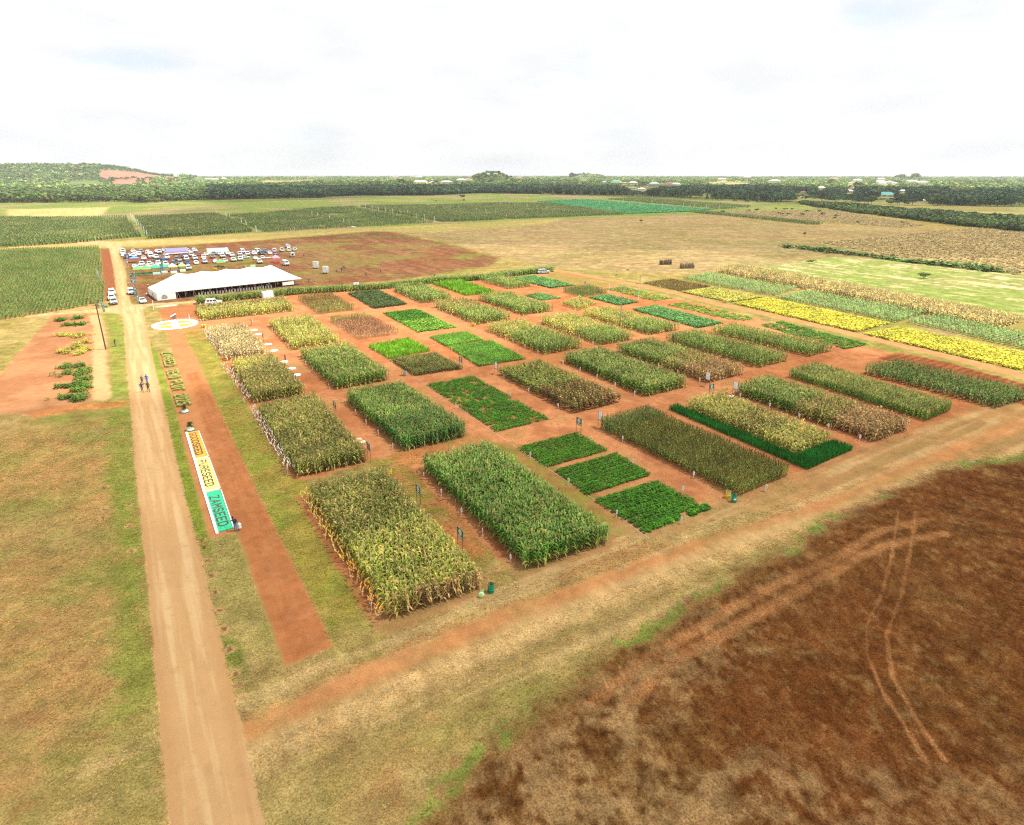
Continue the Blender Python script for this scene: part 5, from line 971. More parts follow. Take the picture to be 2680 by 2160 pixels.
def stalk_line(protos, a, b, n_, rows=2, wdt=.55):
    e = b - a; nrm = np.array([e[1], -e[0]]) / np.linalg.norm(e)
    if nrm @ BD > 0: nrm = -nrm
    for i in range(n_):
        p = a + e * (i + random.random()) / n_ + nrm * (.1 + wdt * (i % rows)); o = copy_tree(protos[min(len(protos) - 1, int(i / n_ * len(protos)))])
        o.location = (p[0], p[1], 0); o.rotation_euler = (R(random.gauss(0, 5)), R(random.gauss(0, 5)), random.uniform(0, 6.28)); s = random.uniform(.85, 1.1); o.scale = (s * 1.15, s * 1.15, s)
EY = mat('yellow maize ear', (.85, .60, .06), .6, .2, 20); EO = mat('orange maize ear', (.85, .36, .03), .6, .2, 20); EW = mat('white maize ear', (.85, .80, .68), .6, .1, 20)
g1 = 'bare stalks with yellow ears'; g2 = 'bare stalks with orange ears'; g3 = 'bare stalks with white ears'
pa = stalk_proto('maize_stalk', EY, 'bare maize stalk with bright yellow ears along the far left edge of the front plot', g1); pb = stalk_proto('maize_stalk', EO, 'bare maize stalk with orange ears along the near left edge of the front plot', g2)
pw1 = stalk_proto('maize_stalk', EW, 'bare maize stalk with white husked ears beside the second plot of the leftmost column', g3); pw2 = stalk_proto('maize_stalk', EW, 'bare maize stalk with white husked ears beside the olive plot of the leftmost column', g3 + ' farther'); pw3 = stalk_proto('maize_stalk', EW, 'bare maize stalk with white husked ears beside the bleached plot', g3 + ' farthest')
stalk_line([pa, pa, pb], G('C2', 85, 478), G('C2', 750, 1515), 84, 3, .4); stalk_line([pw1], G('B1', 1575, 990), G('S', 775, 1245), 58, 3, .4); stalk_line([pw2], G('B1', 1325, 610), G('B1', 1545, 925), 38, 3, .4); stalk_line([pw3], G('B1', 1130, 300), G('B1', 1300, 540), 30, 2, .5)
for t in (pa, pb, pw1, pw2, pw3):
    for c in list(t.children):
        for d in list(c.children): bpy.data.objects.remove(d)
        bpy.data.objects.remove(c)
    bpy.data.objects.remove(t)
# ---- vehicles
def loft(mb, st, w):
    """stations (x, z_low, z_belt, z_top, top half width factor) -> body shell"""
    vs = []; n_ = len(st)
    for x, z0, z1, z2, k in st: vs += [(x, -w, z0), (x, -w * 1.0, z1), (x, -w * k, z2), (x, w * k, z2), (x, w, z1), (x, w, z0)]
    fs = []
    for i in range(n_ - 1):
        a, b = 6 * i, 6 * i + 6
        for j in range(5): fs.append((a + j, a + j + 1, b + j + 1, b + j))
        fs.append((a + 5, a, b, b + 5))
    fs += [(0, 5, 4, 3, 2, 1), tuple(6 * (n_ - 1) + j for j in (0, 1, 2, 3, 4, 5))]
    return mb.add(vs, fs)
VT = {'sedan': (4.5, .86, [(2.25, .32, .62, .66, .8), (1.95, .22, .78, .82, .86), (1.0, .22, .88, .95, .88), (.35, .22, .92, 1.42, .72), (-.9, .22, .92, 1.44, .72), (-1.6, .22, .92, 1.02, .84), (-2.2, .28, .85, .95, .82)]),
      'hatch': (3.9, .83, [(1.95, .32, .62, .68, .8), (1.7, .22, .8, .85, .86), (.95, .22, .9, .97, .88), (.3, .22, .95, 1.5, .74), (-1.2, .22, .95, 1.5, .74), (-1.85, .3, .92, 1.0, .82)]),
      'suv': (4.7, .93, [(2.35, .42, .85, .95, .85), (2.15, .32, 1.0, 1.08, .9), (1.15, .32, 1.08, 1.16, .9), (.6, .32, 1.12, 1.82, .78), (-1.9, .32, 1.12, 1.84, .78), (-2.3, .4, 1.1, 1.2, .86)]),
      'pickup': (5.2, .91, [(2.6, .45, .85, .95, .85), (2.4, .35, 1.0, 1.06, .9), (1.35, .35, 1.06, 1.14, .9), (.8, .35, 1.1, 1.76, .76), (-.55, .35, 1.1, 1.78, .76), (-.85, .35, 1.1, 1.14, .9), (-2.55, .45, 1.1, 1.13, .96)]),
      'canopy pickup': (5.2, .91, [(2.6, .45, .85, .95, .85), (2.4, .35, 1.0, 1.06, .9), (1.35, .35, 1.06, 1.14, .9), (.8, .35, 1.1, 1.76, .76), (-2.3, .35, 1.1, 1.8, .78), (-2.6, .45, 1.1, 1.2, .9)]),
      'minibus': (5.1, .92, [(2.55, .4, .95, 1.05, .85), (2.3, .3, 1.1, 1.25, .88), (1.75, .3, 1.2, 2.05, .8), (-2.4, .3, 1.2, 2.1, .82), (-2.55, .35, 1.15, 1.9, .82)]),
      'coach': (9.6, 1.2, [(4.8, .5, 1.4, 2.0, .92), (4.65, .4, 1.5, 2.85, .9), (-4.6, .4, 1.5, 3.0, .92), (-4.8, .5, 1.5, 2.7, .92)]),
      'box truck': (5.6, 1.0, [(2.8, .5, 1.0, 1.1, .9), (2.6, .4, 1.2, 1.35, .9), (2.2, .4, 1.3, 2.1, .85), (1.3, .4, 1.3, 2.15, .85), (1.15, .5, 1.4, 2.6, .97), (-2.7, .5, 1.4, 2.65, .97), (-2.8, .5, 1.4, 2.6, .97)])}
_vc = {}
CARC = {'white': (.80, .80, .79), 'silver': (.48, .49, .50), 'grey': (.20, .21, .22), 'dark grey': (.09, .10, .11), 'dark blue': (.03, .05, .16), 'blue': (.05, .10, .35), 'cream': (.68, .62, .45), 'beige': (.62, .5, .3), 'maroon': (.2, .04, .05), 'dark green': (.05, .08, .06), 'pale blue': (.5, .62, .68), 'brown': (.2, .15, .12), 'purple': (.40, .42, .74), 'silver-white': (.62, .62, .62)}
def vehicle(kind, colr):
    if (kind, colr) in _vc: return _vc[kind, colr]
    Lc, w, st = VT[kind]; root = empty('x', (0, 0, 0), 0, 'x', 'x')
    m = mat('car paint ' + colr, CARC[colr], .22, .03, spec=.6)
    mb = MB(); loft(mb, st, w); body = mb.build('body', m, root)
    tops = max(s[3] for s in st); cab = [i for i, s in enumerate(st) if s[3] > tops - .12]; i0, i1 = cab[0], cab[-1]
    if kind == 'box truck': i0, i1 = 2, 3
    def P_(i, s_, f, out=.012):
        x, z0, z1, z2, k = st[i]; return Vector((x, s_ * (w * (1 - f) + w * k * f) + s_ * out, z1 + (z2 - z1) * f))
    # screens
    for nm_, a_, b_, sg in (('windscreen', i0, i0 - 1, 1), ('rear_window', i1, i1 + 1, -1)):
        if b_ < 0 or b_ >= len(st): continue
        if kind == 'box truck' and nm_ == 'rear_window': continue
        A1_, A2_ = st[a_], st[b_]; lo = .06; hi = .93
        def Q(f, s_):
            x = A2_[0] + (A1_[0] - A2_[0]) * f; z = A2_[3] + (A1_[3] - A2_[3]) * f; k = A2_[4] + (A1_[4] - A2_[4]) * f
            return (x + sg * .02, s_ * w * k * .90, z + .015)
        mb = MB(); q = [Q(lo, -1), Q(lo, 1), Q(hi, 1), Q(hi, -1)]; mb.quad(*(q if sg > 0 else q[::-1])); mb.build(nm_, GLS, root)
    # side glass
    for s_ in (-1, 1):
        mb = MB(); a, b = P_(i0, s_, .12), P_(i1, s_, .12); c, d = P_(i1, s_, .86), P_(i0, s_, .86)
        n_w = {'sedan': 2, 'hatch': 2, 'suv': 3, 'pickup': 2, 'canopy pickup': 4, 'minibus': 4, 'coach': 6, 'box truck': 1}[kind]
        for q in range(n_w):
            t0, t1 = (q + .06) / n_w, (q + .94) / n_w; mb.quad(a.lerp(b, t0), a.lerp(b, t1), d.lerp(c, t1), d.lerp(c, t0))
        if i0 > 0 and kind not in ('coach',):
            f_ = P_(i0 - 1, s_, .5); mb.quad(a, a, a, a) if False else mb.add([a.lerp(b, .02), d.lerp(c, .02), (f_.x * .72 + a.x * .28, a.y, a.z)], [(0, 1, 2)])
        mb.build('side_window', GLS, root)
    wr = {'coach': .48, 'box truck': .42, 'suv': .38, 'pickup': .38, 'canopy pickup': .38}.get(kind, .31)
    for sx in (.62, -.60):
        for s_ in (-1, 1):
            x = sx * Lc / 2; mb = MB(); mb.tube((x, s_ * (w - .2), wr), (x, s_ * (w + .02), wr), wr, n=14); wh = mb.build('wheel', BLKR, root)
            mb = MB(); mb.tube((x, s_ * (w + .0), wr), (x, s_ * (w + .03), wr), wr * .58, n=10); mb.build('rim', GREY, wh)
    xf = st[0][0]; xr = st[-1][0]
    for s_ in (-1, 1):
        mb = MB(); mb.box((xf - .02, s_ * w * .68, st[0][2] - .02), (.10, w * .38, .16)); mb.build('headlight', CHR, root)
        mb = MB(); mb.box((xr + .02, s_ * w * .74, st[-1][2] - .1), (.08, w * .26, .2)); mb.build('tail_light', mat('tail lamp', (.4, .02, .02), .3, .1), root)
        mb = MB(); mb.box((st[i0][0] + .25 if kind != 'coach' else 4.9, s_ * (w + .10), st[i0][2] + .12), (.12, .18, .16)); mb.build('mirror', m, root)
    mb = MB(); mb.box((xf + .01, 0, st[0][1] + .16), (.12, w * 1.7, .22)); mb.build('bumper', mat('dark bumper', (.06, .06, .06), .6, .2) if kind in ('suv', 'pickup', 'canopy pickup', 'minibus') else m, root)
    mb = MB(); mb.box((xf + .02, 0, st[0][2] - .08), (.08, w * .8, .2)); mb.build('grille', mat('dark grille', (.04, .04, .04), .4, .2), root)
    mb = MB(); mb.box((xf + .075, 0, st[0][1] + .17), (.02, .5, .11)); mb.build('number_plate', WHT, root)
    if kind == 'pickup':
        mb = MB(); mb.box((-1.7, 0, 1.135), (1.5, w * 1.6, .02)); mb.build('load_bed', mat('bed liner', (.05, .05, .05), .8, .2), root)
    if kind == 'coach' and colr == 'purple':
        mb = MB()
        for s_ in (-1, 1): mb.box((0, s_ * (w + .012), 1.15), (9.3, .02, .16))
        mb.build('red_stripe', mat('red stripe', (.55, .06, .08), .3, .1), root)
        mb = MB()
        for s_ in (-1, 1): mb.box((0, s_ * (w + .012), .72), (9.3, .02, .5))
        mb.build('white_skirt', WHT, root)
    for o in [root] + list(root.children_recursive):
        COL.objects.unlink(o)
    _vc[kind, colr] = root; return root
VN = {'sedan': ('sedan', 'sedan car', 'car'), 'hatch': ('hatchback', 'hatchback', 'car'), 'suv': ('off_road_car', 'tall off-road car', 'car'), 'pickup': ('pickup_truck', 'pick-up', 'pick-up'), 'canopy pickup': ('pickup_truck', 'pick-up with a canopy', 'pick-up'), 'minibus': ('minibus', 'minibus', 'minibus'), 'coach': ('bus', 'bus', 'bus'), 'box truck': ('box_truck', 'small box truck', 'truck')}
def park(kind, colr, p, heading, label, group=None):
    o = copy_tree(vehicle(kind, colr)); o.name = VN[kind][0]; o.location = (p[0], p[1], 0); o.rotation_euler = (0, 0, heading); props(o, label, VN[kind][2])
    if group: o['group'] = group
    elif 'group' in o: del o['group']
    return o
FACE = A_ANG + math.pi      # nose towards the drone, down the rows
s, c, p_, k_, h_, m_, b_, t_ = 'suv', 'sedan', 'pickup', 'canopy pickup', 'hatch', 'minibus', 'coach', 'box truck'
CARS = [('Q1', 310, 560, s, 'white'), ('Q1', 300, 648, s, 'white'), ('Q1', 330, 708, c, 'white'), ('Q1', 435, 768, s, 'dark blue'), ('Q1', 660, 555, h_, 'white'), ('Q1', 730, 612, c, 'white'), ('Q1', 560, 702, h_, 'white'), ('Q1', 690, 735, p_, 'white'), ('Q1', 880, 688, s, 'white'), ('Q1', 960, 590, k_, 'grey'), ('Q1', 1190, 650, m_, 'cream'), ('Q1', 1285, 760, t_, 'white'),
        ('Q1', 1500, 558, c, 'white'), ('Q1', 1590, 600, s, 'white'), ('Q1', 1050, 835, p_, 'white'), ('Q1', 1490, 790, s, 'white'), ('Q1', 1760, 540, p_, 'silver-white'), ('Q1', 1850, 800, m_, 'white'), ('Q1', 725, 1112, c, 'white'), ('Q1', 985, 1045, s, 'white'), ('Q1', 1250, 1045, s, 'white'), ('Q1', 1560, 1020, s, 'white'), ('Q1', 1825, 1045, s, 'white'),
        ('Q2', 870, 850, k_, 'dark grey'), ('Q2', 760, 1020, s, 'dark grey'), ('Q2', 990, 1000, m_, 'grey'), ('Q2', 1240, 980, c, 'dark blue'), ('Q2', 1285, 1180, s, 'silver-white'), ('Q2', 1095, 740, h_, 'dark blue'), ('Q2', 1205, 850, m_, 'white'), ('Q2', 1250, 565, p_, 'white'), ('Q2', 1490, 550, s, 'white'), ('Q2', 1385, 705, m_, 'silver-white'), ('Q2', 1500, 825, s, 'silver-white'), ('Q2', 1550, 975, c, 'white'), ('Q2', 1665, 680, h_, 'maroon'), ('Q2', 1890, 672, c, 'beige'), ('Q2', 1820, 790, p_, 'white'), ('Q2', 1865, 945, k_, 'silver'),
        ('Q3', 250, 762, s, 'grey'), ('Q3', 500, 662, s, 'white'), ('Q3', 600, 742, k_, 'white'), ('Q3', 785, 655, s, 'white'), ('Q3', 935, 715, p_, 'white'), ('Q3', 350, 925, c, 'white'), ('Q3', 685, 900, c, 'silver'), ('Q3', 985, 880, p_, 'white'), ('Q3', 1235, 852, s, 'white'), ('Q3', 1210, 670, p_, 'silver-white'), ('Q3', 1315, 590, m_, 'white'), ('Q3', 1490, 672, s, 'white'), ('Q3', 1590, 600, c, 'brown'), ('Q3', 1720, 658, s, 'white'), ('Q3', 1845, 580, m_, 'white'), ('Q3', 1765, 812, c, 'white'), ('Q3', 2015, 790, c, 'silver'), ('Q3', 1915, 950, s, 'cream'), ('Q3', 1990, 640, k_, 'dark green'), ('Q3', 2110, 562, p_, 'blue'),
        ('Q4', 650, 622, c, 'white'), ('Q4', 880, 750, s, 'dark grey'), ('Q4', 1290, 400, s, 'silver')]
rows_ = [[], [], [], []]
for t in CARS:
    x, y = px(t[0], t[1], t[2]); r_ = 0 if y < 667 else 1 if y < 676.5 else 2 if y < 687 else 3; rows_[r_].append((x, y) + t[3:])
RNAME = ['back row', 'second row', 'third row', 'front row']
for r_, lst in enumerate(rows_):
    for i, (x, y, kd, cl) in enumerate(sorted(lst)):
        # picks mark the front bumper; step back half a length
        Lc = VT[kd][0]; q = G('S', x, y) + AD * Lc * .40
        lab = '%s %s, %s of the car park, %s from the left' % (cl, VN[kd][1], RNAME[r_], ordn(i)) if i < 25 else None
        park(kd, cl, q, FACE + R(random.gauss(0, 4)), lab, 'vehicles parked on the field behind the tents')
GP_ = 'vehicles parked on the field behind the tents'
park(s, 'white', G('Q4', 815, 545) - AD * -1.5, FACE + R(170), 'white off-road car showing its tail, left of the three tail-on vehicles', GP_)
park(p_, 'white', G('Q4', 1085, 530) + AD * 2, FACE + R(176), 'white pick-up showing its tail, its load bed open to view', GP_)
park(s, 'white', G('Q4', 1330, 522) + AD * 2, FACE + R(172), 'white off-road car showing its tail, close behind the silver one', GP_)
park(p_, 'white', G('Q4', 1545, 507) + AD * 2, FACE + R(170), 'white pick-up at the far right end of the car park', GP_)
o = park(s, 'white', G('Q4', 1470, 715) + AD * 2, FACE + R(168), 'white off-road car with a spare wheel on its tail, alone at the right', GP_)
mb = MB(); mb.tube((-2.45, 0, 1.15), (-2.30, 0, 1.15), .36, n=14); mb.build('spare_wheel', BLKR, o)
o = park(m_, 'white', G('Q4', 1225, 1025) + AD * 2.2, FACE + R(4), 'white minibus with a yellow flank stripe beside the pink canopy', GP_)
mb = MB()
for s_ in (-1, 1): mb.box((-.3, s_ * .935, .95), (4.0, .02, .22))
mb.build('yellow_stripe', YEL, o)
park(b_, 'purple', (G('Q1', 2000, 640) + G('Q2', 960, 600)) / 2 + BD * .6, B_ANG + R(8), 'blue and violet bus with a red stripe parked side-on', GP_)
park(b_, 'white', (G('Q3', 90, 620) + G('Q3', 600, 610)) / 2 + BD * .8, B_ANG + R(6), 'long white bus parked side-on at the back of the car park', GP_)
park(h_, 'pale blue', G('Q3', 1395, 770) + AD * .8, B_ANG, 'pale blue hatchback parked side-on beside the white off-road car', GP_)
park(s, 'white', G('Q1', 1040, 1120) + AD * .8, B_ANG, 'white vehicle parked side-on behind the two lime green canopies', GP_)
park(p_, 'white', G('Q1', 1350, 1085) + AD * 1.2, B_ANG + math.pi, 'white pick-up parked side-on behind the middle canopy', GP_)
park(h_, 'dark grey', G('Q3', 275, 640) + AD * 1, FACE, 'small dark car half hidden before the long white bus', GP_)
g = 'vehicles parked beside the road'
park(k_, 'white', G('L', 590, 490) + BD * .6 + AD * 1.2, FACE + R(3), 'white pick-up at the back of three standing on the left of the road', g)
park(k_, 'white', G('L', 625, 580) + AD * 1.8, FACE, 'white pick-up in the middle of three standing on the left of the road', g)
park(k_, 'silver', G('L', 660, 655) + AD * 2, FACE + R(2), 'silver pick-up at the front of three standing on the left of the road', g)
park(s, 'white', G('L', 965, 482) + AD * 2, FACE + R(4), 'white car half hidden by the teal banners at the road', g)
park(c, 'silver-white', G('L', 1165, 632) + AD * 2, FACE + R(5), 'pale sedan parked beside the last teal banner', g)
park(s, 'white', G('B1', 1200, 60), B_ANG, 'white van parked side-on between two maize stands below the tent')
park(k_, 'silver', G('A3', 82, 1066) + AD * .6, B_ANG + R(-8), 'silver pick-up with a canopy alone at the end of the maize strip')
for o in _vc.values():
    for d in list(o.children_recursive): bpy.data.objects.remove(d)
    bpy.data.objects.remove(o)
# ---- tractor and implements
def tractor(p, rz):
    root = empty('tractor', p, rz, 'blue tractor among the parked cars behind the canopies', 'tractor'); BL = mat('tractor blue', (.04, .22, .5), .35, .1)
    mb = MB(); mb.box((1.0, 0, 1.15), (1.7, .7, .6), top=.9); mb.box((0, 0, .9), (2.6, .5, .4)); mb.build('bonnet', BL, root)
    mb = MB(); mb.box((-.6, 0, 1.3), (1.1, 1.1, .6)); mb.box((-.6, 0, 2.45), (1.3, 1.3, .1))
    for x in (-1.1, -.1):
        for y in (-.5, .5): mb.tube((x, y, 1.5), (x, y, 2.42), .03, n=6)
    mb.build('cab_frame', BL, root)
    for x, y, r in ((-.9, -.85, .75), (-.9, .85, .75), (1.4, -.7, .45), (1.4, .7, .45)):
        mb = MB(); mb.tube((x, y - .2, r), (x, y + .2, r), r, n=16); w_ = mb.build('wheel', BLKR, root); mb = MB(); mb.tube((x, y - .22, r), (x, y + .22, r), r * .45, n=12); mb.build('rim', CHR, w_)
tractor(G('Q1', 1680, 870), B_ANG - R(10))
def implement(p, m_, lab):
    root = empty('farm_implement', p, B_ANG, lab, 'farm machine', 'implements standing by the tractor'); mb = MB(); mb.box((0, 0, .9), (1.4, .8, .5), top=.6); mb.build('hopper', m_, root)
    mb = MB()
    for x in (-.6, 0, .6): mb.tube((x, 0, .7), (x + .15, -.3, 0), .05, n=6); mb.tube((x, 0, .7), (x - .1, .4, 0), .05, n=6)
    mb.box((0, 0, .62), (1.7, .1, .1)); mb.build('frame', m_, root)
implement(G('Q1', 1200, 870), mat('machine red', (.6, .03, .03), .4, .1), 'red farm machine on thin legs beside the box truck'); implement(G('Q1', 1370, 875), mat('machine teal', (.02, .2, .25), .4, .1), 'teal farm machine on thin legs beside the box truck')
# ---- people
SK = [mat('dark skin', (.10, .05, .03), .6, .1), mat('black hair', (.012, .010, .010), .8, .2)]
def person(p, face, lab, shirt, trous, pose='stand', scale=1.0, z=0, hat=None, grp=None, shoe=(.05, .04, .04)):
    root = empty('person', (p[0], p[1], z), face, lab, 'person', grp)
    J = {'pelvis': (0, 0, .95), 'belly': (0, 0, 1.12), 'chest': (0, 0, 1.34), 'neck': (0, 0, 1.50), 'head': (.01, 0, 1.57)}
    lh = .10
    def leg(s, kx, kz, ax, az): return [(0, s * lh, .92), (kx, s * lh, kz), (ax, s * lh, az), (ax + .17, s * (lh + .03), az - .04)]
    legs = {1: leg(1, .02, .50, 0, .09), -1: leg(-1, .02, .50, 0, .09)}
    arms = {q: [(0, q * .19, 1.43), (-.02, q * .25, 1.16), (.06, q * .27, .92), (.10, q * .27, .85)] for q in (1, -1)}
    if pose == 'walk': legs = {1: leg(1, .20, .52, .24, .10), -1: leg(-1, .0, .52, -.30, .16)}; arms[1][1:] = [(-.14, .26, 1.17), (-.12, .27, .95), (-.09, .27, .88)]; arms[-1][1:] = [(.08, -.26, 1.17), (.24, -.26, 1.0), (.29, -.25, .96)]
    if pose == 'reach':
        J.update(belly=(.05, 0, 1.12), chest=(.16, 0, 1.31), neck=(.25, 0, 1.45), head=(.30, 0, 1.52)); arms = {1: [(.18, .19, 1.40), (.38, .20, 1.22), (.60, .14, 1.12), (.67, .13, 1.11)], -1: [(.14, -.19, 1.38), (.06, -.26, 1.12), (.04, -.30, .90), (.05, -.30, .82)]}
        legs = {1: leg(1, .14, .50, .10, .09), -1: leg(-1, -.02, .50, -.18, .09)}
    if pose == 'sit':
        J = {k: (v[0] - .02, v[1], v[2] - .45) for k, v in J.items()}; legs = {q: [(0, q * lh, .48), (.42, q * lh, .50), (.42, q * lh, .09), (.58, q * lh, .05)] for q in (1, -1)}; arms = {q: [(0, q * .19, .98), (.06, q * .25, .74), (.28, q * .18, .62), (.35, q * .15, .60)] for q in (1, -1)}
    if pose == 'film': arms = {1: [(0, .19, 1.43), (.12, .26, 1.22), (.32, .12, 1.38), (.38, .10, 1.42)], -1: [(0, -.19, 1.43), (.12, -.26, 1.22), (.32, -.12, 1.38), (.38, -.10, 1.42)]}
    vs = []; es = []; rs = []
    def av(q, r): vs.append(q); rs.append(r); return len(vs) - 1
    ch = [av(J['pelvis'], .155), av(J['belly'], .135), av(J['chest'], .165), av(J['neck'], .06), av(J['head'], .075)]
    es += list(zip(ch[:-1], ch[1:]))
    for q in (1, -1):
        l = [av(legs[q][0], .10), av(legs[q][1], .07), av(legs[q][2], .048), av(legs[q][3], .04)]; es += [(ch[0], l[0])] + list(zip(l[:-1], l[1:]))
        a = [av(arms[q][0], .07), av(arms[q][1], .048), av(arms[q][2], .034), av(arms[q][3], .038)]; es += [(ch[2], a[0])] + list(zip(a[:-1], a[1:]))
    me = bpy.data.meshes.new('figure'); me.from_pydata(vs, es, []); ob = bpy.data.objects.new('figure', me); COL.objects.link(ob)
    sk = ob.modifiers.new('skin', 'SKIN'); sk.use_smooth_shade = True
    for i, r in enumerate(rs): me.skin_vertices[0].data[i].radius = (r, r); me.skin_vertices[0].data[i].use_root = (i == 0)
    ob.modifiers.new('sub', 'SUBSURF').levels = 1
    bpy.context.view_layer.update()
    ev = ob.evaluated_get(bpy.context.evaluated_depsgraph_get()); m2 = bpy.data.meshes.new_from_object(ev)
    bm = bmesh.new(); bm.from_mesh(m2); bpy.data.objects.remove(ob)
    hd = Vector(J['head']) + Vector((.02, 0, .09))
    base = MB(); base.ball(tuple(hd), .105, .98, .80, 1.12, 12, 9); base.ball((hd.x + .105, hd.y, hd.z - .015), .02, 1, .7, 1.2, 6, 4)
    for q in (1, -1):
        base.ball((hd.x + .02, hd.y + q * .085, hd.z - .01), .025, .7, .4, 1.2, 6, 4)
        h0 = Vector(arms[q][3]); d = (h0 - Vector(arms[q][2])).normalized(); sv = d.orthogonal().normalized(); up_ = d.cross(sv)
        for f in range(4):
            b0 = h0 + d * .03 + sv * (-.026 + .0175 * f); Lf = (.062, .075, .07, .055)[f]; m0 = b0 + d * Lf * .5; e0 = m0 + d * Lf * .4 + up_ * .02
            base.tube(b0, m0, .009, .008, 5); base.tube(m0, e0, .008, .006, 5)
        tb = h0 + sv * .034; base.tube(tb, tb + d * .04 + sv * .025, .011, .008, 5)
    k0 = len(bm.verts); add = [bm.verts.new(v) for v in base.v]
    for f in base.f:
        try: bm.faces.new([add[i] for i in f])
        except ValueError: pass
    bm.to_mesh(m2); bm.free(); m2.materials.clear()
    for mm in (SK[0], mat('cloth %s' % (str(shirt)), shirt, .85, .12, 6), mat('cloth %s' % (str(trous)), trous, .85, .12, 6), mat('shoe', shoe, .6, .2)): m2.materials.append(mm)
    seg = [(J['pelvis'], J['belly'], 1), (J['belly'], J['chest'], 1), (J['chest'], J['neck'], 1)] + [(J['neck'], J['head'], 0)]
    for q in (1, -1): seg += [(legs[q][0], legs[q][1], 2), (legs[q][1], legs[q][2], 2), (legs[q][2], legs[q][3], 3), (J['pelvis'], legs[q][0], 2), (arms[q][0], arms[q][1], 1), (arms[q][1], arms[q][2], 1 if pose == 'reach' else 0), (arms[q][2], arms[q][3], 0)]
    sa = np.array([x[0] for x in seg]); sb = np.array([x[1] for x in seg]); sm_ = [x[2] for x in seg]; e = sb - sa; ee = (e * e).sum(1)
    for pl in m2.polygons:
        c0 = np.array(pl.center)
        if (Vector(c0) - hd).length < .125: pl.material_index = 0; continue
        t = np.clip(((c0 - sa) * e).sum(1) / ee, 0, 1); dd = ((sa + e * t[:, None] - c0) ** 2).sum(1); pl.material_index = sm_[int(dd.argmin())]
        pl.use_smooth = True
    b = bpy.data.objects.new('body', m2); COL.objects.link(b); b.parent = root
    mb = MB(); mb.ball((hd.x - .012, hd.y, hd.z + .02), .112, .98, .84, 1.06, 12, 8); keep = [f for f in mb.f if sum(mb.v[i][2] + (-.5 * (mb.v[i][0] - hd.x)) for i in f) / len(f) > hd.z - .005]
    mb.f = keep; mb.build('hair' if hat is None else 'hat', SK[1] if hat is None else mat('hat %s' % str(hat), hat, .8, .1), root)
    for q in (1, -1):
        mb = MB(); mb.ball((hd.x + .092, hd.y + q * .033, hd.z + .015), .011, .6, 1, .7, 6, 4); mb.build('eye', mat('eye', (.5, .5, .5), .3, .1), root)
    root.scale = (scale,) * 3
    return root
TOW = math.atan2(-AD[1], -AD[0])
gw = 'people walking up the road'
person(G('B1', 578, 822), TOW, 'person in a navy top, left of the nearer pair on the road', (.03, .05, .12), (.04, .05, .09), 'walk', 1.02, grp=gw)
person(G('B1', 634, 820), TOW, 'person in dark clothes and white shoes, right of the nearer pair on the road', (.04, .04, .045), (.06, .04, .04), 'walk', 1.06, grp=gw, shoe=(.7, .7, .7))
person(G('B1', 580, 757), TOW, 'person in a grey-blue top, left of the farther pair on the road', (.07, .11, .18), (.03, .04, .07), 'walk', 1.0, grp=gw)
person(G('B1', 622, 748), TOW, 'person all in bright blue, right of the farther pair on the road', (.04, .11, .45), (.04, .10, .42), 'walk', 1.02, grp=gw)
fp = G('C1', 1037, 473)
person(fp, math.atan2(*(G('C1', 985, 440) - fp)[::-1]), 'person in a navy jacket and jeans spraying the green panel', (.012, .018, .05), (.08, .25, .42), 'reach', 1.0)
d_ = uvec(G('C1', 985, 440) - fp); r90 = np.array([d_[1], -d_[0]])
mb = MB(); a = fp + d_ * .67 - r90 * .13; b = a + d_ * 1.1; mb.tube((a[0], a[1], 1.1), (b[0], b[1], .72), .02, n=6); mb.ball((b[0], b[1], .70), .04); props(mb.build('spray_lance', STEEL), 'dark spray lance held over the green panel', 'spray lance')
q = fp + r90 * .42 - d_ * .05; root = empty('jerrycan', (q[0], q[1], .28), math.atan2(d_[1], d_[0]), 'white plastic jerrycan carried in the spraying person\'s left hand side', 'jerrycan')
mb = MB(); mb.box((0, 0, .25), (.42, .26, .50), top=.92); mb.build('can', mat('milky plastic', (.75, .8, .75), .4, .05), root); mb = MB(); mb.box((0, 0, .545), (.2, .05, .04)); mb.box((-.08, 0, .515), (.04, .05, .05)); mb.box((.08, 0, .515), (.04, .05, .05)); mb.build('handle', WHT, root)
root['label'] = 'white plastic jerrycan hanging from the hand of the spraying person'
person(G('L', 682, 1382), TOW + 1.2, 'person in black with an arm raised on the green verge near the wooden pole', (.02, .02, .02), (.12, .12, .13), 'film', 1.0)
person(G('P1', 678, 962), TOW, 'person in a yellow top and dark trousers between banners and tent', (.72, .52, .02), (.02, .02, .03), 'stand', 1.0)
person(G('P1', 650, 1148), TOW, 'person in a white and navy top near the tent corner', (.5, .5, .55), (.04, .05, .12), 'walk', 1.0)
person(G('P1', 790, 1150), TOW + .6, 'person in green beside the white tent wall', (.02, .2, .12), (.03, .04, .04), 'stand', .98)
person(G('P2', 2065, 838), TOW, 'person in a green top and white hat beyond the right end of the tent', (.0, .25, .10), (.04, .07, .12), 'stand', 1.0, hat=(.75, .75, .72))
person(G('Q4', 1822, 705), TOW, 'person in magenta standing right of the car park', (.55, .03, .25), (.03, .02, .03), 'stand', 1.0, hat=(.7, .2, .6))
person(G('A2', 533, 1090), TOW, 'person in maroon with a tan hat on the tilled field', (.25, .18, .08), (.15, .03, .06), 'stand', 1.0, hat=(.5, .35, .15))
person(G('A2', 659, 1061), TOW + 1, 'person in navy with a red cap walking on the tilled field', (.02, .04, .08), (.02, .05, .08), 'walk', 1.0, hat=(.5, .08, .05))
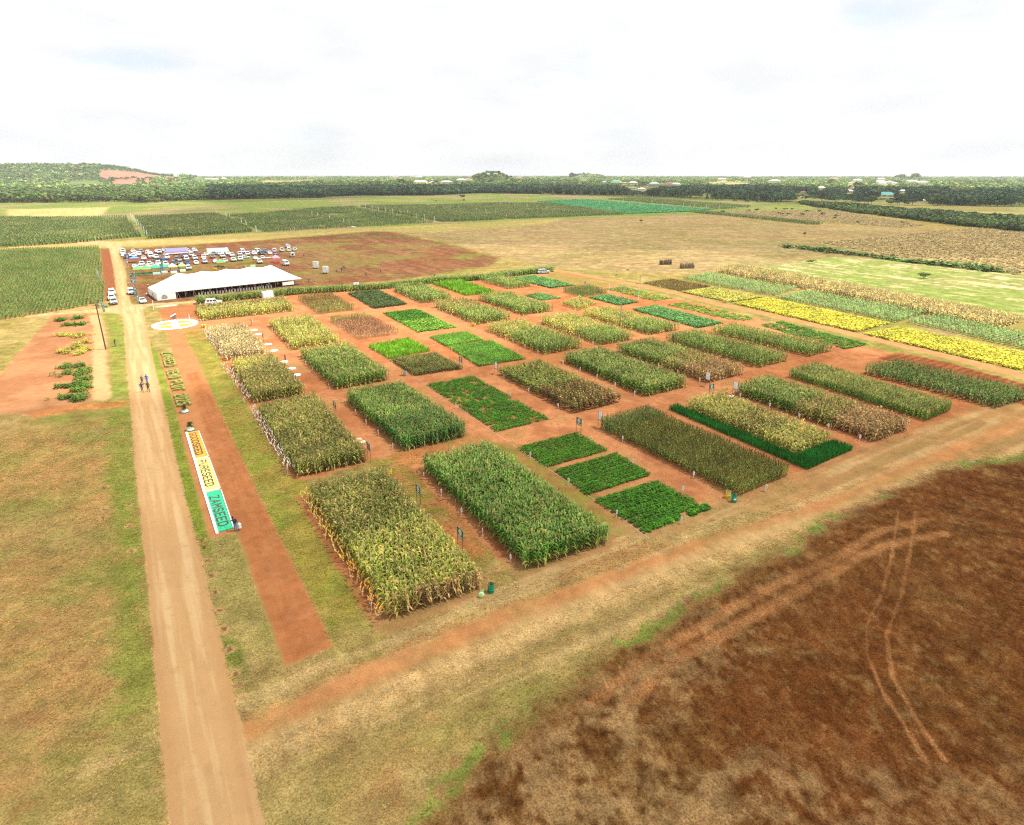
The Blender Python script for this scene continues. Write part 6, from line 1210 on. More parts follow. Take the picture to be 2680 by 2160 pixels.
for i, (x, y, sh, lab) in enumerate(((316, 1046, (.02, .04, .15), 'person in navy at the left of the group on the tilled field'), (327, 1034, (.4, .05, .06), 'person in red in the group on the tilled field'), (338, 1032, (.02, .12, .10), 'person in dark teal in the group on the tilled field'), (350, 1031, (.25, .3, .3), 'person in grey-green at the right of the group on the tilled field'))):
    person(G('A2', x, y), TOW + i, lab, sh, (.05, .06, .08), 'stand', .97, grp='small group standing on the tilled field')
for i, (x, y, sh, lab) in enumerate(((270, 1047, (.05, .03, .03), 'person sitting on the tilled field in dark clothes'), (283, 1049, (.6, .1, .4), 'person sitting on the tilled field in pink'))):
    person(G('A2', x, y), TOW, lab, sh, (.06, .05, .06), 'sit', .95, z=-.38)
person(G('A2', 1136, 1112), TOW, 'person in green walking behind the long maize strip', (.0, .2, .1), (.03, .1, .05), 'stand', 1.1)
person(G('L', 383, 718), TOW, 'person in a green top under the left teal banners', (.0, .28, .12), (.1, .08, .15), 'stand', 1.0)
# ---- banners
def feather(p, hgt, w, m_, lab, lean=0, m2=None, rz=0):
    root = empty('feather_banner', p, rz, lab, 'banner', 'upright feather banners'); mb = MB(); mb.tube((0, 0, 0), (0, 0, hgt), .03, .015, 6); mb.build('banner_pole', STEEL, root)
    n_ = 10; vs = []
    for i in range(n_ + 1):
        t = i / n_; z = .35 + (hgt - .35) * t; ww = w * (.75 + .25 * math.sin(t * 2.2)) if t < .8 else w * math.sqrt(max(0, 1 - ((t - .8) / .2) ** 2)) + .02
        vs += [(.03, .03 * math.sin(t * 9), z), (.03 + ww, .05 * math.sin(t * 7 + 1), z - .05)]
    mb = MB(); mb.add(vs, [(2 * i, 2 * i + 1, 2 * i + 3, 2 * i + 2) for i in range(n_)]); fl_ = mb.build('cloth', m_, root)
    sd = fl_.modifiers.new('t', 'SOLIDIFY'); sd.thickness = .01
    mb = MB(); c_ = hgt * .86; mb.box((.05 + w * .42, .0, c_), (w * .42, .13, w * .42)); mb.build('printed_mark', m2 or WHT, root)
    mb = MB()
    for k in range(6): mb.box((.04 + w * .42, 0, hgt * (.30 + .065 * k)), (w * .40, .125, hgt * .042))
    mb.build('lettering', m2 or WHT, root)
    root.rotation_euler = (0, R(lean), rz)
TEAL = mat('teal cloth', (.02, .38, .38), .7, .08); BLUC = mat('blue cloth', (.02, .12, .5), .7, .08); WHC = mat('white cloth', (.8, .8, .8), .8, .04); DKC = mat('black cloth', (.02, .03, .035), .7, .1); NAV = mat('navy print', (.05, .07, .3), .6, .1); GRC = mat('leaf green cloth', (.03, .35, .12), .7, .1)
for z, x, y, top, m_, m2, lab in (('L', 385, 262, 32, WHC, GRC, 'white and green feather banner at the edge of the left crop field'), ('L', 963, 282, 108, BLUC, WHC, 'blue feather banner beside the road, left of the farthest pair'), ('L', 1012, 212, 88, TEAL, WHC, 'teal feather banner beside the road, right of the farthest pair'),
                                  ('L', 990, 342, 208, WHC, NAV, 'white feather banner in the middle of the roadside banners'), ('L', 1022, 340, 212, TEAL, WHC, 'teal feather banner touching the white one by the road'), ('L', 1012, 512, 368, TEAL, WHC, 'teal feather banner, left of the fan of three by the parked car'),
                                  ('L', 1022, 514, 366, TEAL, WHC, 'teal feather banner, middle of the fan of three by the parked car'), ('L', 1036, 510, 368, TEAL, WHC, 'teal feather banner, right of the fan of three by the parked car'), ('L', 1072, 642, 495, TEAL, WHC, 'teal feather banner beside the pale sedan'),
                                  ('L', 438, 668, 555, TEAL, WHC, 'teal feather banner left of the road junction, farther of two'), ('L', 470, 798, 632, TEAL, WHC, 'teal feather banner left of the road junction, nearer of two'),
                                  ('Q1', 452, 1105, 800, WHC, NAV, 'tall white feather banner left of the green canopies'), ('Q1', 440, 830, 640, WHC, NAV, 'slim white feather banner among the leftmost parked cars'), ('Q1', 1775, 790, 485, WHC, NAV, 'white feather banner before the blue and violet bus'), ('Q1', 1650, 1285, 1045, BLUC, WHC, 'blue feather banner between the green canopies'),
                                  ('Q1', 1690, 1280, 830, GRC, WHC, 'tall green and white feather banner behind the canopies'), ('Q2', 610, 1195, 1030, WHC, NAV, 'white feather banner before the yellow canopy'), ('Q2', 915, 1280, 1020, DKC, WHC, 'black feather banner before the lime canopy'), ('A2', 1783, 1100, 1055, WHC, NAV, 'white feather banner at the far end of the maize strip'), ('A3', 437, 1166, 1130, BLUC, WHC, 'short blue banner on the far brown-green patch')):
    p = G(z, x, y); _, yb = px(z, x, y); xt, yt = px(z, x, top); hh_ = 1.0
    for hh_ in np.arange(1.0, 6.5, .1):
        if proj(p[0], p[1], hh_)[1] <= yt: break
    feather(p, float(hh_), .62 if hh_ > 2.5 else .45, m_, lab, 0, m2)
# ---- canopies
def canopy(p, w, d, m_, lab, rz, hw=2.0, hp=3.1, m2=None, table=True):
    root = empty('canopy_tent', p, rz, lab, 'canopy', 'pop-up canopies'); mb = MB(); a, b = w / 2, d / 2
    for s1 in (-1, 1):
        for s2 in (-1, 1):
            pm = MB(); pm.tube((s1 * a, s2 * b, 0), (s1 * a, s2 * b, hw), .03, n=6); pm.build('leg', GREY, root)
    e = .08; mb.add([(-a - e, -b - e, hw), (a + e, -b - e, hw), (a + e, b + e, hw), (-a - e, b + e, hw), (0, 0, hp), (-a - e, -b - e, hw - .3), (a + e, -b - e, hw - .3), (a + e, b + e, hw - .3), (-a - e, b + e, hw - .3)],
                    [(0, 1, 4), (1, 2, 4), (2, 3, 4), (3, 0, 4)]); rf = mb.build('roof', m_, root); rf.modifiers.new('t', 'SOLIDIFY').thickness = .03
    vb = MB(); vb.add(mb.v, [(5, 6, 1, 0), (6, 7, 2, 1), (7, 8, 3, 2), (8, 5, 0, 3)]); vl = vb.build('valance', m2 or m_, root); vl.modifiers.new('t', 'SOLIDIFY').thickness = .02
    return root
def table(p, w, d, m_, lab, rz, cat='table'):
    root = empty('table', p, rz, lab, cat, 'tables under the canopies'); mb = MB(); mb.box((0, 0, .39), (w, d, .76), top=.97); mb.build('tablecloth', m_, root)
    mb = MB()
    for i in range(5): mb.box((-w * .4 + i * w * .2, random.uniform(-.1, .1), .80 + .03 * (i % 3)), (.14, .12, .08 + .06 * (i % 3)), .3 * i)
    o = mb.build('leaflet_stack', mat('paper', (.6, .6, .55), .7, .3, 3), root)
LG = mat('canopy green', (.07, .40, .09), .7, .08); LG2 = mat('canopy sea green', (.03, .30, .17), .7, .08); LIM = mat('canopy lime', (.42, .70, .16), .7, .05); YC = mat('canopy yellow', (.80, .58, .04), .7, .05); YV = mat('valance yellow', (.55, .62, .12), .7, .05)
RZ = B_ANG + R(3)
for x, y, m_, m2, lab in ((480, 665, LG, YV, 'leaf green canopy over green chairs, farthest left of the canopy line'), (655, 655, LG, YV, 'leaf green canopy second from the left of the canopy line'), (845, 640, LG2, None, 'sea green and white canopy third in the canopy line'), (1015, 625, LG2, None, 'sea green canopy fourth in the canopy line'), (1185, 615, WHC, YC, 'white canopy with a yellow valance in the canopy line'), (1372, 600, LIM, None, 'lime canopy at the right end of the canopy line')):
    canopy(G('P1', x, y), 3.0 if x < 1300 else 2.4, 3.0 if x < 1300 else 2.4, m_, lab, RZ, m2=m2)
canopy(G('P2', 297, 520), 3.3, 3.0, LG, 'green canopy with people under it, standing alone behind the tent', RZ, m2=YV); canopy(G('P2', 1405, 430), 3.0, 3.0, mat('canopy pink', (.80, .22, .28), .7, .3, 1.2), 'pink and white canopy before the parked cars', RZ); canopy(G('Q1', 715, 900), 3.2, 3.0, mat('canopy blue', (.12, .24, .62), .7, .08), 'blue canopy among the parked cars', RZ, hp=2.6)
table(G('P1', 850, 680), 2.6, .7, mat('aqua cloth', (.45, .75, .68), .7, .15, 2), 'table with a white and aqua cloth before the third canopy', RZ); table(G('P1', 1010, 655), 2.2, .7, mat('pale blue cloth', (.55, .65, .75), .7, .1), 'table with a pale blue cloth before the fourth canopy', RZ); table(G('P1', 1195, 655), 2.2, .7, WHC, 'table with a white cloth before the yellow-edged canopy', RZ); table(G('P1', 1375, 625), 2.1, .9, mat('white green cloth', (.6, .75, .6), .7, .2, 2), 'table with a white and green cloth under the lime canopy', RZ)
table(G('P2', 1420, 465), 2.3, .7, mat('red cloth', (.5, .01, .05), .7, .1), 'table with a red cloth under the pink canopy', RZ); table(G('P2', 940, 530), 2.0, .7, mat('pale green cloth', (.5, .8, .35), .7, .15, 2), 'table with a pale green cloth behind the tent roof', RZ)
# plastic chairs and benches
def chair(m_, cover=False):
    root = empty('chair', (0, 0, 0), 0, 'x', 'chair', 'x')
    mb = MB(); mb.box((0, 0, .44), (.44, .44, .04)); mb.build('seat', m_, root); mb = MB(); mb.box((-.21, 0, .68), (.04, .42, .46)); mb.build('backrest', m_, root)
    if cover: mb = MB(); mb.box((0, 0, .21), (.46, .46, .42), top=.94); mb.build('chair_cover', m_, root)
    else:
        for sx in (-1, 1):
            for sy in (-1, 1): mb = MB(); mb.tube((sx * .19, sy * .19, .42), (sx * .22, sy * .22, 0), .022, n=5); mb.build('leg', m_, root)
    return root
cg = chair(mat('green plastic', (.0, .30, .08), .4, .08)); firstc = True
cp = [(432 + 22 * i, 712 - 1.0 * i) for i in range(6)] + [(618 + 22 * i, 703 - 1.0 * i) for i in range(6)]
for i, (x, y) in enumerate(cp):
    o = cg if firstc else copy_tree(cg); firstc = False; p = G('P1', x, y); o.location = (p[0], p[1], 0); o.rotation_euler = (0, 0, FACE + R(random.gauss(0, 12))); props(o, 'green plastic chair before the leaf green canopies, %s from the left' % ordn(i), 'chair', 'green plastic chairs before the canopies')
p = G('Q3', 1240, 1085); root = empty('green_bench', p, RZ, 'green trough-like bench behind the tent roof', 'bench'); mb = MB(); mb.box((0, 0, .55), (2.2, .7, .08)); mb.build('seat', mat('green bench', (.0, .25, .1), .5, .1), root)
for s_ in (-1, 1): mb = MB(); mb.box((s_ * .9, 0, .27), (.1, .6, .5)); mb.build('leg', STEEL, root)
p = G('Q4', 620, 768); mb = MB(); mb.box((0, 0, .55), (3.4, 1.1, .05)); o = mb.build('table_top', WHT, None); root = empty('folding_table', p, RZ, 'long low white table on the field beside the pink canopy', 'table'); o.parent = root
for s_ in (-1, 1): mb = MB(); mb.box((s_ * 1.4, 0, .26), (.06, .8, .52)); mb.build('leg', GREY, root)
for i, (x, y, sh) in enumerate(((245, 565, (.02, .06, .16)), (290, 565, (.05, .07, .08)), (345, 560, (.03, .05, .1)))):
    person(G('P2', x, y), TOW + i, 'person in dark clothes under the lone green canopy, %s from the left' % ordn(i), sh, (.02, .03, .05), 'stand' if i == 0 else 'sit', 1.0, grp='people under the lone green canopy')
person(G('Q4', 872, 940), TOW, 'person in red behind the red-clothed table', (.65, .03, .03), (.05, .03, .04), 'stand', 1.0); person(G('Q4', 955, 930), TOW, 'person in scarlet at the right of the pink canopy', (.7, .08, .03), (.4, .05, .05), 'stand', 1.0)
# ---- the big tent
FLt = G('P1', 870, 1212); FRt = G('P2', 1930, 892); ex = uvec(FRt - FLt); ta = math.atan2(ex[1], ex[0]); LT = np.linalg.norm(FRt - FLt); DT = 14.2; HE = 2.3; HP = 6.9
root = empty('marquee', FLt, ta, 'huge white marquee with five peaks, open along its front', 'marquee')
TW = mat('tent canvas', (.86, .85, .81), .7, .02, .3); peaks = [8.0, 15.4, 22.8, 30.2, 37.6]
def ridge(x):
    if x < peaks[0]: return HE + (HP - HE) * (max(0, x) / peaks[0]) ** 1.15
    if x > peaks[-1]: return HE + (HP - HE) * (max(0, LT - x) / (LT - peaks[-1])) ** 1.15
    for a, b in zip(peaks[:-1], peaks[1:]):
        if a <= x <= b: t = (x - a) / (b - a); return HP - .62 * math.sin(math.pi * t) ** .9
    return HP
nx, ny = 110, 26; V = []
for i in range(nx + 1):
    x = LT * i / nx
    for j in range(ny + 1):
        y = DT * j / ny; t = 1 - abs(y - DT / 2) / (DT / 2); rz_ = ridge(x)
        # hip ends: limited by distance to the end too
        te = min(1, x / peaks[0], (LT - x) / (LT - peaks[-1])); top = HE + (rz_ - HE)
        base_h = HE + (HP - HE) * min(t, te) ** 1.12 if te < 1 else HE + (rz_ - HE) * t ** 1.12
        if te >= 1: base_h -= .14 * math.sin(math.pi * t) * math.sin(math.pi * ((x - peaks[0]) / 7.4 % 1))
        V.append((x, y, base_h))
F = [(i * (ny + 1) + j, (i + 1) * (ny + 1) + j, (i + 1) * (ny + 1) + j + 1, i * (ny + 1) + j + 1) for i in range(nx) for j in range(ny)]
mb = MB(); mb.add(V, F); ro = mb.build('roof', TW, root, smooth=True); sd_ = ro.modifiers.new('t', 'SOLIDIFY'); sd_.thickness = .04; sd_.offset = -1
mb = MB(); n_ = 90
for i in range(n_):
    x0, x1 = LT * i / n_, LT * (i + 1) / n_; xm = (x0 + x1) / 2; mb.add([(x0, -.03, HE), (x1, -.03, HE), (x1, -.03, HE - .14), (xm, -.03, HE - .30), (x0, -.03, HE - .14)], [(0, 4, 3, 2, 1)])
mb.build('scalloped_valance', mat('cream canvas', (.78, .72, .58), .8, .05), root)
mb = MB(); mb.add([(-.02, 0, 0), (-.02, DT, 0), (-.02, DT, HE), (-.02, 0, HE)], [(0, 3, 2, 1)]); mb.add([(0, 0, .02), (5.2, -.02, .02), (5.2, -.02, HE - .06), (0, -.02, HE - .06)], [(0, 1, 2, 3)]); mb.add([(0, DT, 0), (LT, DT, 0), (LT, DT, HE), (0, DT, HE)], [(0, 3, 2, 1)])
wl = mb.build('side_wall', TW, root); wl.modifiers.new('t', 'SOLIDIFY').thickness = .02
mb = MB(); pts = [(2.0 + .8 * math.cos(a), .95 + .75 * math.sin(a)) for a in np.linspace(0, math.pi, 9)] + [(1.2, .5), (2.8, .5)]; mb.add([(x, -.06, z) for x, z in pts], [tuple(range(11))[::-1]]); wn = mb.build('arched_window', mat('window plastic', (.08, .11, .10), .3, .2), root)
mb = MB()
for x in (1.55, 2.0, 2.45): mb.box((x, -.075, 1.05), (.05, .02, 1.1))
for z in (.75, 1.05, 1.35): mb.box((2.0, -.073, z), (1.5, .02, .05))
mb.build('window_bars', WHT, wn)
mb = MB(); mb.add([(38.6 + dx, -.05, z) for dx, z in ((0, .5), (4, .5), (4, 1.6), (0, 1.6))], [(0, 1, 2, 3)])
mb.build('hanging_panel', TW, root)
for x in np.arange(5.6, LT - .2, 2.35):
    mb = MB(); mb.tube((x, .05, 0), (x, .05, HE), .045, n=6); mb.build('side_pole', WOODL, root)
for i, x in enumerate(list(np.arange(1, LT, 4.7)) + [LT]):
    mb = MB(); mb.tube((x, -.05, HE), (x + (1.5 if i == 9 else .5), -1.5, 0), .02, n=4); mb.build('guy_rope', WOODL, root)
for x in peaks: mb = MB(); mb.tube((x, DT / 2, 0), (x, DT / 2, HP - .05), .08, n=8); mb.build('centre_pole', WOODL, root)
def tl(x, y): return FLt + ex * x + np.array([-ex[1], ex[0]]) * y
cw_ = chair(mat('white seat cover', (.8, .8, .82), .8, .05), True); firstc = True
RNP = random.Random(5); k_p = 0
for i in range(26):
    x = 12.0 + i * .92 + RNP.uniform(-.1, .1); 
    o = cw_ if firstc else copy_tree(cw_); firstc = False; q = tl(x, .9 + .25 * (i % 2)); o.location = (q[0], q[1], 0); o.rotation_euler = (0, 0, ta + math.pi / 2 + R(RNP.gauss(0, 8)) ); props(o, 'white-covered chair under the front eave of the marquee, %s from the left' % ordn(i), 'chair', 'white-covered chairs under the marquee')
SHC = [((.6, .35, .02), 'orange-yellow'), ((.45, .02, .06), 'crimson'), ((.0, .22, .10), 'green'), ((.65, .65, .65), 'white'), ((.03, .05, .14), 'navy'), ((.25, .30, .38), 'grey-blue'), ((.35, .25, .18), 'brown')]
for i in range(18):
    x = 12.3 + i * 1.36; cl_ = SHC[(i * 3) % 7]; q = tl(x, 1.9 + .3 * (i % 2)); person(q, ta + math.pi / 2 * (1 if i % 4 else -1), 'person in %s seated under the marquee, %s from the left' % (cl_[1], ordn(i)), cl_[0], (.04, .04, .06), 'sit', 1.0, grp='audience seated under the marquee')
for i, (x, cl_, wh_) in enumerate(((33.5, SHC[0], 'beside the yellow drum'), (34.6, SHC[5], 'near the hanging panel'), (37.2, SHC[3], 'left of the hanging panel'), (43.0, SHC[4], 'at the right end'), (8.5, SHC[6], 'near the white wall'), (9.4, SHC[4], 'near the white wall'))):
    q = tl(x, .7); person(q, ta - math.pi / 2 + i, 'person in %s standing at the marquee front, %s' % (cl_[1], wh_), cl_[0], (.05, .06, .1), 'stand', 1.0, grp='people standing at the marquee front')
# ---- toilets
def toilet_block(p, rz, n_, lab, w=1.1, trailer=False):
    root = empty('toilet_trailer' if trailer else 'portable_toilets', p, rz, lab, 'toilet cabin', 'white toilet cabins'); z0 = .5 if trailer else .1; WP = mat('white plastic wall', (.74, .77, .8), .45, .04)
    mb = MB(); W = w * n_; mb.box((0, 0, z0 + 1.1), (W, 1.5, 2.2)); mb.build('cabin', WP, root)
    for i in range(n_):
        x = -W / 2 + w * (i + .5); mb = MB(); mb.box((x, -.77, z0 + 1.0), (w * .66, .04, 1.85)); d_ = mb.build('door', WHT, root); mb = MB(); mb.box((x + w * .22, -.81, z0 + 1.0), (.05, .05, .16)); mb.build('handle', GREY, d_)
        if not trailer: mb = MB(); mb.box((x, 0, z0 + 2.28), (w * .9, 1.4, .22), top=.6); mb.build('roof', WHT, root)
    if trailer:
        mb = MB(); mb.box((0, 0, z0 + 2.24), (W + .15, 1.6, .1)); mb.build('roof', mat('tan roof', (.5, .4, .28), .7, .2), root)
        for s_ in (-1, 1): mb = MB(); mb.tube((s_ * W * .3, -.72, .25), (s_ * W * .3, -.55, .25), .25, n=12); mb.build('wheel', BLKR, root)
        mb = MB(); mb.box((W / 2 + .35, -.4, z0 + 1.1), (.6, .06, 1.9)); mb.build('open_door', WP, root)
    else: mb = MB(); mb.box((0, 0, .05), (W, 1.5, .1)); mb.build('base', GREY, root)
toilet_block(G('A2', 92, 1020), TOW + R(45), 1, 'white toilet trailer with an open door, farther of two beside the marquee', 2.0, True); toilet_block(G('A2', 178, 1064), TOW + R(45), 1, 'white toilet trailer, nearer of two beside the marquee', 1.9, True)
toilet_block(G('P2', 1245, 1175), ta, 3, 'row of three white portable toilets among the maize', 1.05)
# ---- stalk screens
def stalk_screen(t, w_px, lab, dk):
    p = G(*t); root = empty('stalk_screen', p, B_ANG - R(20), lab, 'stalk screen', 'rough screens of dry stalks on the meadow'); m_ = mat('dry stalk bundle ' + dk, (.13, .085, .05) if dk == 'dark' else (.22, .17, .09), .9, .5, 5)
    W = w_px
    for y0, ln, ax in ((-1.0, W, 'x'), (1.2, W, 'x'), (-W / 2, 2.2, 'y'), (W / 2, 2.2, 'y')):
        mb = MB(); n_ = int(ln / .11)
        for i in range(n_):
            a = -ln / 2 + ln * i / n_; r_ = random.uniform(.05, .09); hh = random.uniform(1.1, 2.5); dx, dy = random.gauss(0, .08), random.gauss(0, .08)
            if ax == 'x': mb.tube((a, y0 + dy, 0), (a + dx, y0 + dy * 2, hh), r_, r_ * .6, 5)
            else: mb.tube((y0 + dy, a + .1, 0), (y0 + dy, a + .1 + dx, hh), r_, r_ * .6, 5)
        mb.build('stalk_wall', m_, root)
stalk_screen(('A3', 1150, 985), 4.6, 'dark screen of dry stalks on the meadow, left of two', 'dark'); stalk_screen(('A3', 1340, 1018), 5.4, 'paler screen of dry stalks on the meadow, right of two', 'pale')
p = G('L', 500, 705); root = empty('wheelbarrow', p, .4, 'green wheelbarrow beside the left teal banners', 'wheelbarrow'); mb = MB(); mb.box((0, 0, .45), (.9, .6, .3), top=1.3); mb.build('tray', GRN2, root); mb = MB(); mb.tube((.5, -.05, .18), (.5, .05, .18), .18, n=10); mb.build('wheel', BLKR, root)
for s_ in (-1, 1): mb = MB(); mb.tube((.4, s_ * .2, .3), (-1.0, s_ * .28, .55), .02, n=5); mb.build('handle', STEEL, root)
# ---- fence posts in the far fields
lines = [('the grassy lane far left', 'A1', [(483, 570), (500, 590), (515, 615), (532, 645), (548, 640), (575, 680), (600, 710), (625, 745)]), ('the crop edge behind the car park', 'A1', [(1232, 530), (1320, 565), (1353, 590), (1457, 630), (1497, 645), (1586, 700)]),
         ('the first post line right of the car park', 'A2', [(57, 560), (107, 572), (213, 598), (336, 630)]), ('the middle post line', 'A2', [(478, 490), (530, 496), (587, 503), (643, 508), (703, 520), (766, 530), (832, 540), (900, 552), (974, 575), (1050, 590), (1135, 608)]),
         ('the post line right of the middle one', 'A2', [(1018, 468), (1078, 470), (1143, 474), (1210, 485), (1279, 493), (1350, 502), (1503, 525), (1586, 538), (1674, 553), (1768, 582)]), ('the post line left of the vivid green field', 'A2', [(1643, 455), (1717, 463), (1792, 470), (1870, 480), (1953, 492), (2037, 502), (2127, 512)]),
         ('the post line inside the vivid green field', 'A3', [(187, 405), (257, 420), (404, 472), (487, 450), (567, 455), (652, 450), (776, 428), (830, 475), (922, 482), (1030, 450), (1120, 495), (1230, 515)]), ('the post line beyond the vivid green field', 'A3', [(697, 420), (880, 392), (1036, 395), (1118, 460), (1307, 475), (1407, 480), (1508, 492), (1620, 500)])]
fpost = None
for ph, z, pts in lines:
    for i, (x, y) in enumerate(pts):
        p = G(z, x, y)
        if fpost is None: mb = MB(); mb.tube((0, 0, 0), (0, 0, 4.4), .17, .15, 6); o = fpost = mb.build('field_post', mat('pale concrete', (.72, .72, .68), .8, .1))
        else: o = fpost.copy(); COL.objects.link(o)
        o.location = (p[0], p[1], 0); o.scale = (1.3, 1.3, 1); props(o, 'pale post, %s, %s from left' % (ph, ordn(i)), 'post', 'pale posts standing in the far fields')
p = G('A4', 1708, 578); mb = MB(); mb.tube((0, 0, 0), (.4, 0, 9), .16, .1, 6); o = mb.build('leaning_post', mat('pale concrete', (.5, .5, .46)), loc=(p[0], p[1], 0)); props(o, 'tall pale post before the dark hedge belt at the right', 'post')
p = G('A2', 417, 660); mb = MB(); mb.ball((0, 0, .4), .9, 1.9, .8, .6); mb.box((1.6, 0, .3), (1.2, .8, .6), top=.7); o = mb.build('heap', mat('pale heap', (.6, .62, .42), .9, .2), loc=(p[0], p[1], 0)); props(o, 'small pale heap at the edge of the far crop behind the car park', 'heap')

# ================================================================ HILLS, TREES, HOUSES
HPX = [-900, -400, 0, 200, 370, 500, 620, 750, 880, 1000, 1080, 1300]; HPY = [100, 92, 95, 93, 100, 125, 152, 168, 178, 186, 190, 196]
def hillz(x, y):
    x = np.asarray(x, float); y = np.asarray(y, float); z = np.zeros_like(x); ys = np.maximum(y, 1)
    sx = CX + FPX * x / (ys * ct + H * st); px_ = (sx - 200) * 3.3656; el = np.interp(px_, HPX, HPY)
    top = (455.5 - (400 + el / 3.3656)) / FPX * 2700 * 1.0 + 21.0; top = np.where(px_ > 1300, 0, np.maximum(top, 0)) * sm(px_, 1500, 1100)
    z = z + top * np.exp(-((y - 2800) / 480.0) ** 2)
    a3 = (sx - 1400) * 3.3656; a2 = (sx - 800) * 3.3656
    z = z + 36 * np.exp(-(np.abs(a2 - 1640 + 30 * np.sin(a2 * .021)) / 200) ** 1.6) * np.exp(-((y - 2300) / 260.0) ** 2) + 30 * np.exp(-((a3 - 450) / 190) ** 2) * np.exp(-((y - 4200) / 350.0) ** 2)
    return z
n1, n2 = 260, 110; X1 = np.linspace(-3400, -150, n1); Y1 = np.linspace(1500, 4100, n2)
def hillmesh(x0, x1, y0, y1, n1, n2, nm, scar=False):
    X, Y = np.meshgrid(np.linspace(x0, x1, n1), np.linspace(y0, y1, n2), indexing='ij'); Zh = hillz(X, Y) - .6
    X, Y, Zh = X.ravel(), Y.ravel(), Zh.ravel(); zc = Y * ct + (H - Zh) * st; sx = CX + FPX * X / zc; sy = CY + FPX * (-Y * st + (H - Zh) * ct) / zc
    col = np.tile(np.array([.12, .16, .05]), (len(X), 1)) * (.8 + .4 * fbm(X, Y, 60, 3))[:, None]
    if scar:
        q = (sx - 200) * 3.3656; r_ = (sy - 400) * 3.3656; upb = np.interp(q, [180, 300, 620, 900], [148, 152, 172, 188]); s_ = (q > 195 + 40 * fbm(X, Y, 50, 4)) & (q < 910) & (r_ > upb) & (Y < 2800)
        col[s_] = np.array([.33, .155, .10]) * (.75 + .5 * fbm(X[s_] * 3, Y[s_], 40, 8))[:, None]
    idx = np.arange(n1 * n2).reshape(n1, n2); F = np.stack([idx[:-1, :-1], idx[1:, :-1], idx[1:, 1:], idx[:-1, 1:]], -1).reshape(-1, 4)
    zq = Zh[F].max(1) > 0; F = F[zq]; u, inv = np.unique(F, return_inverse=True); o = quadmesh(nm, np.stack([X, Y, Zh], 1)[u], inv.reshape(-1, 4), gmat(nm + ' cover', .5, .2), col[u], smooth=True); props(o, kind='structure')
hillmesh(-3600, -150, 1500, 4100, 420, 260, 'hill', True); hillmesh(-700, 700, 1500, 5100, 220, 140, 'hill')
HOUSES = [('A1', -20, 272, 60, 't'), ('A1', 30, 272, 55, 't'), ('A1', 100, 270, 60, 't'), ('A1', 170, 272, 70, 'w'), ('A1', 385, 268, 75, 't'), ('A1', 450, 266, 75, 'o'), ('A1', 630, 252, 30, 'w'), ('A1', 890, 208, 40, 'w'), ('A1', 1075, 238, 60, 'o'), ('A1', 1160, 238, 70, 'b'), ('A1', 1225, 240, 60, 'w'), ('A1', 1300, 232, 45, 'w'), ('A1', 515, 248, 30, 't'),
          ('A2', 650, 198, 80, 'r'), ('A2', 790, 218, 55, 'r'), ('A2', 950, 212, 45, 'r'), ('A2', 1010, 262, 115, 'w'), ('A2', 1120, 270, 60, 'w'), ('A2', 1245, 266, 100, 'w'), ('A2', 1370, 244, 80, 'w'), ('A2', 1430, 242, 70, 'o'), ('A2', 1705, 250, 80, 'w'), ('A2', 1880, 224, 40, 'r'), ('A2', 1000, 216, 50, 'w'), ('A2', 150, 198, 60, 'o'),
          ('A3', 205, 200, 180, 'r'), ('A3', 425, 244, 55, 'o'), ('A3', 610, 264, 45, 'b'), ('A3', 715, 262, 85, 't'), ('A3', 790, 272, 25, 'w'), ('A3', 865, 270, 70, 'w'), ('A3', 1050, 284, 90, 'b'), ('A3', 1185, 284, 100, 'm'), ('A3', 1245, 285, 70, 'w'), ('A3', 860, 320, 60, 'g'), ('A3', 938, 332, 65, 'w'), ('A3', 985, 308, 30, 'r'), ('A3', 1645, 236, 70, 'w'), ('A3', 1660, 262, 60, 'o'), ('A3', 1870, 215, 60, 'w'), ('A3', 2110, 255, 90, 'w'),
          ('A4', 1080, 232, 75, 'o'), ('A4', 1290, 250, 80, 'w'), ('A4', 1230, 276, 30, 'w'), ('A4', 1490, 262, 70, 'b'), ('A4', 1570, 266, 60, 'w'), ('A4', 1510, 276, 60, 'w'), ('A4', 1620, 276, 40, 'w'), ('A4', 1770, 260, 90, 'w'), ('A4', 1870, 270, 90, 'w'), ('A4', 1690, 350, 60, 'w'), ('A4', 1540, 388, 150, 't'), ('A4', 1865, 430, 45, 'w'), ('A4', 812, 360, 50, 'm'), ('A4', 970, 318, 60, 'w'), ('A4', 1240, 322, 50, 'm'), ('A4', 1220, 352, 70, 'w'), ('A4', 1500, 236, 60, 'w')]
RC = {'w': ('white', (.78, .76, .72)), 't': ('teal', (.08, .38, .32)), 'o': ('terracotta', (.58, .28, .18)), 'r': ('red', (.45, .12, .10)), 'b': ('pale blue', (.5, .62, .68)), 'g': ('grey-green', (.2, .32, .26)), 'm': ('maroon', (.28, .08, .08))}
cnt = {}; HR = []
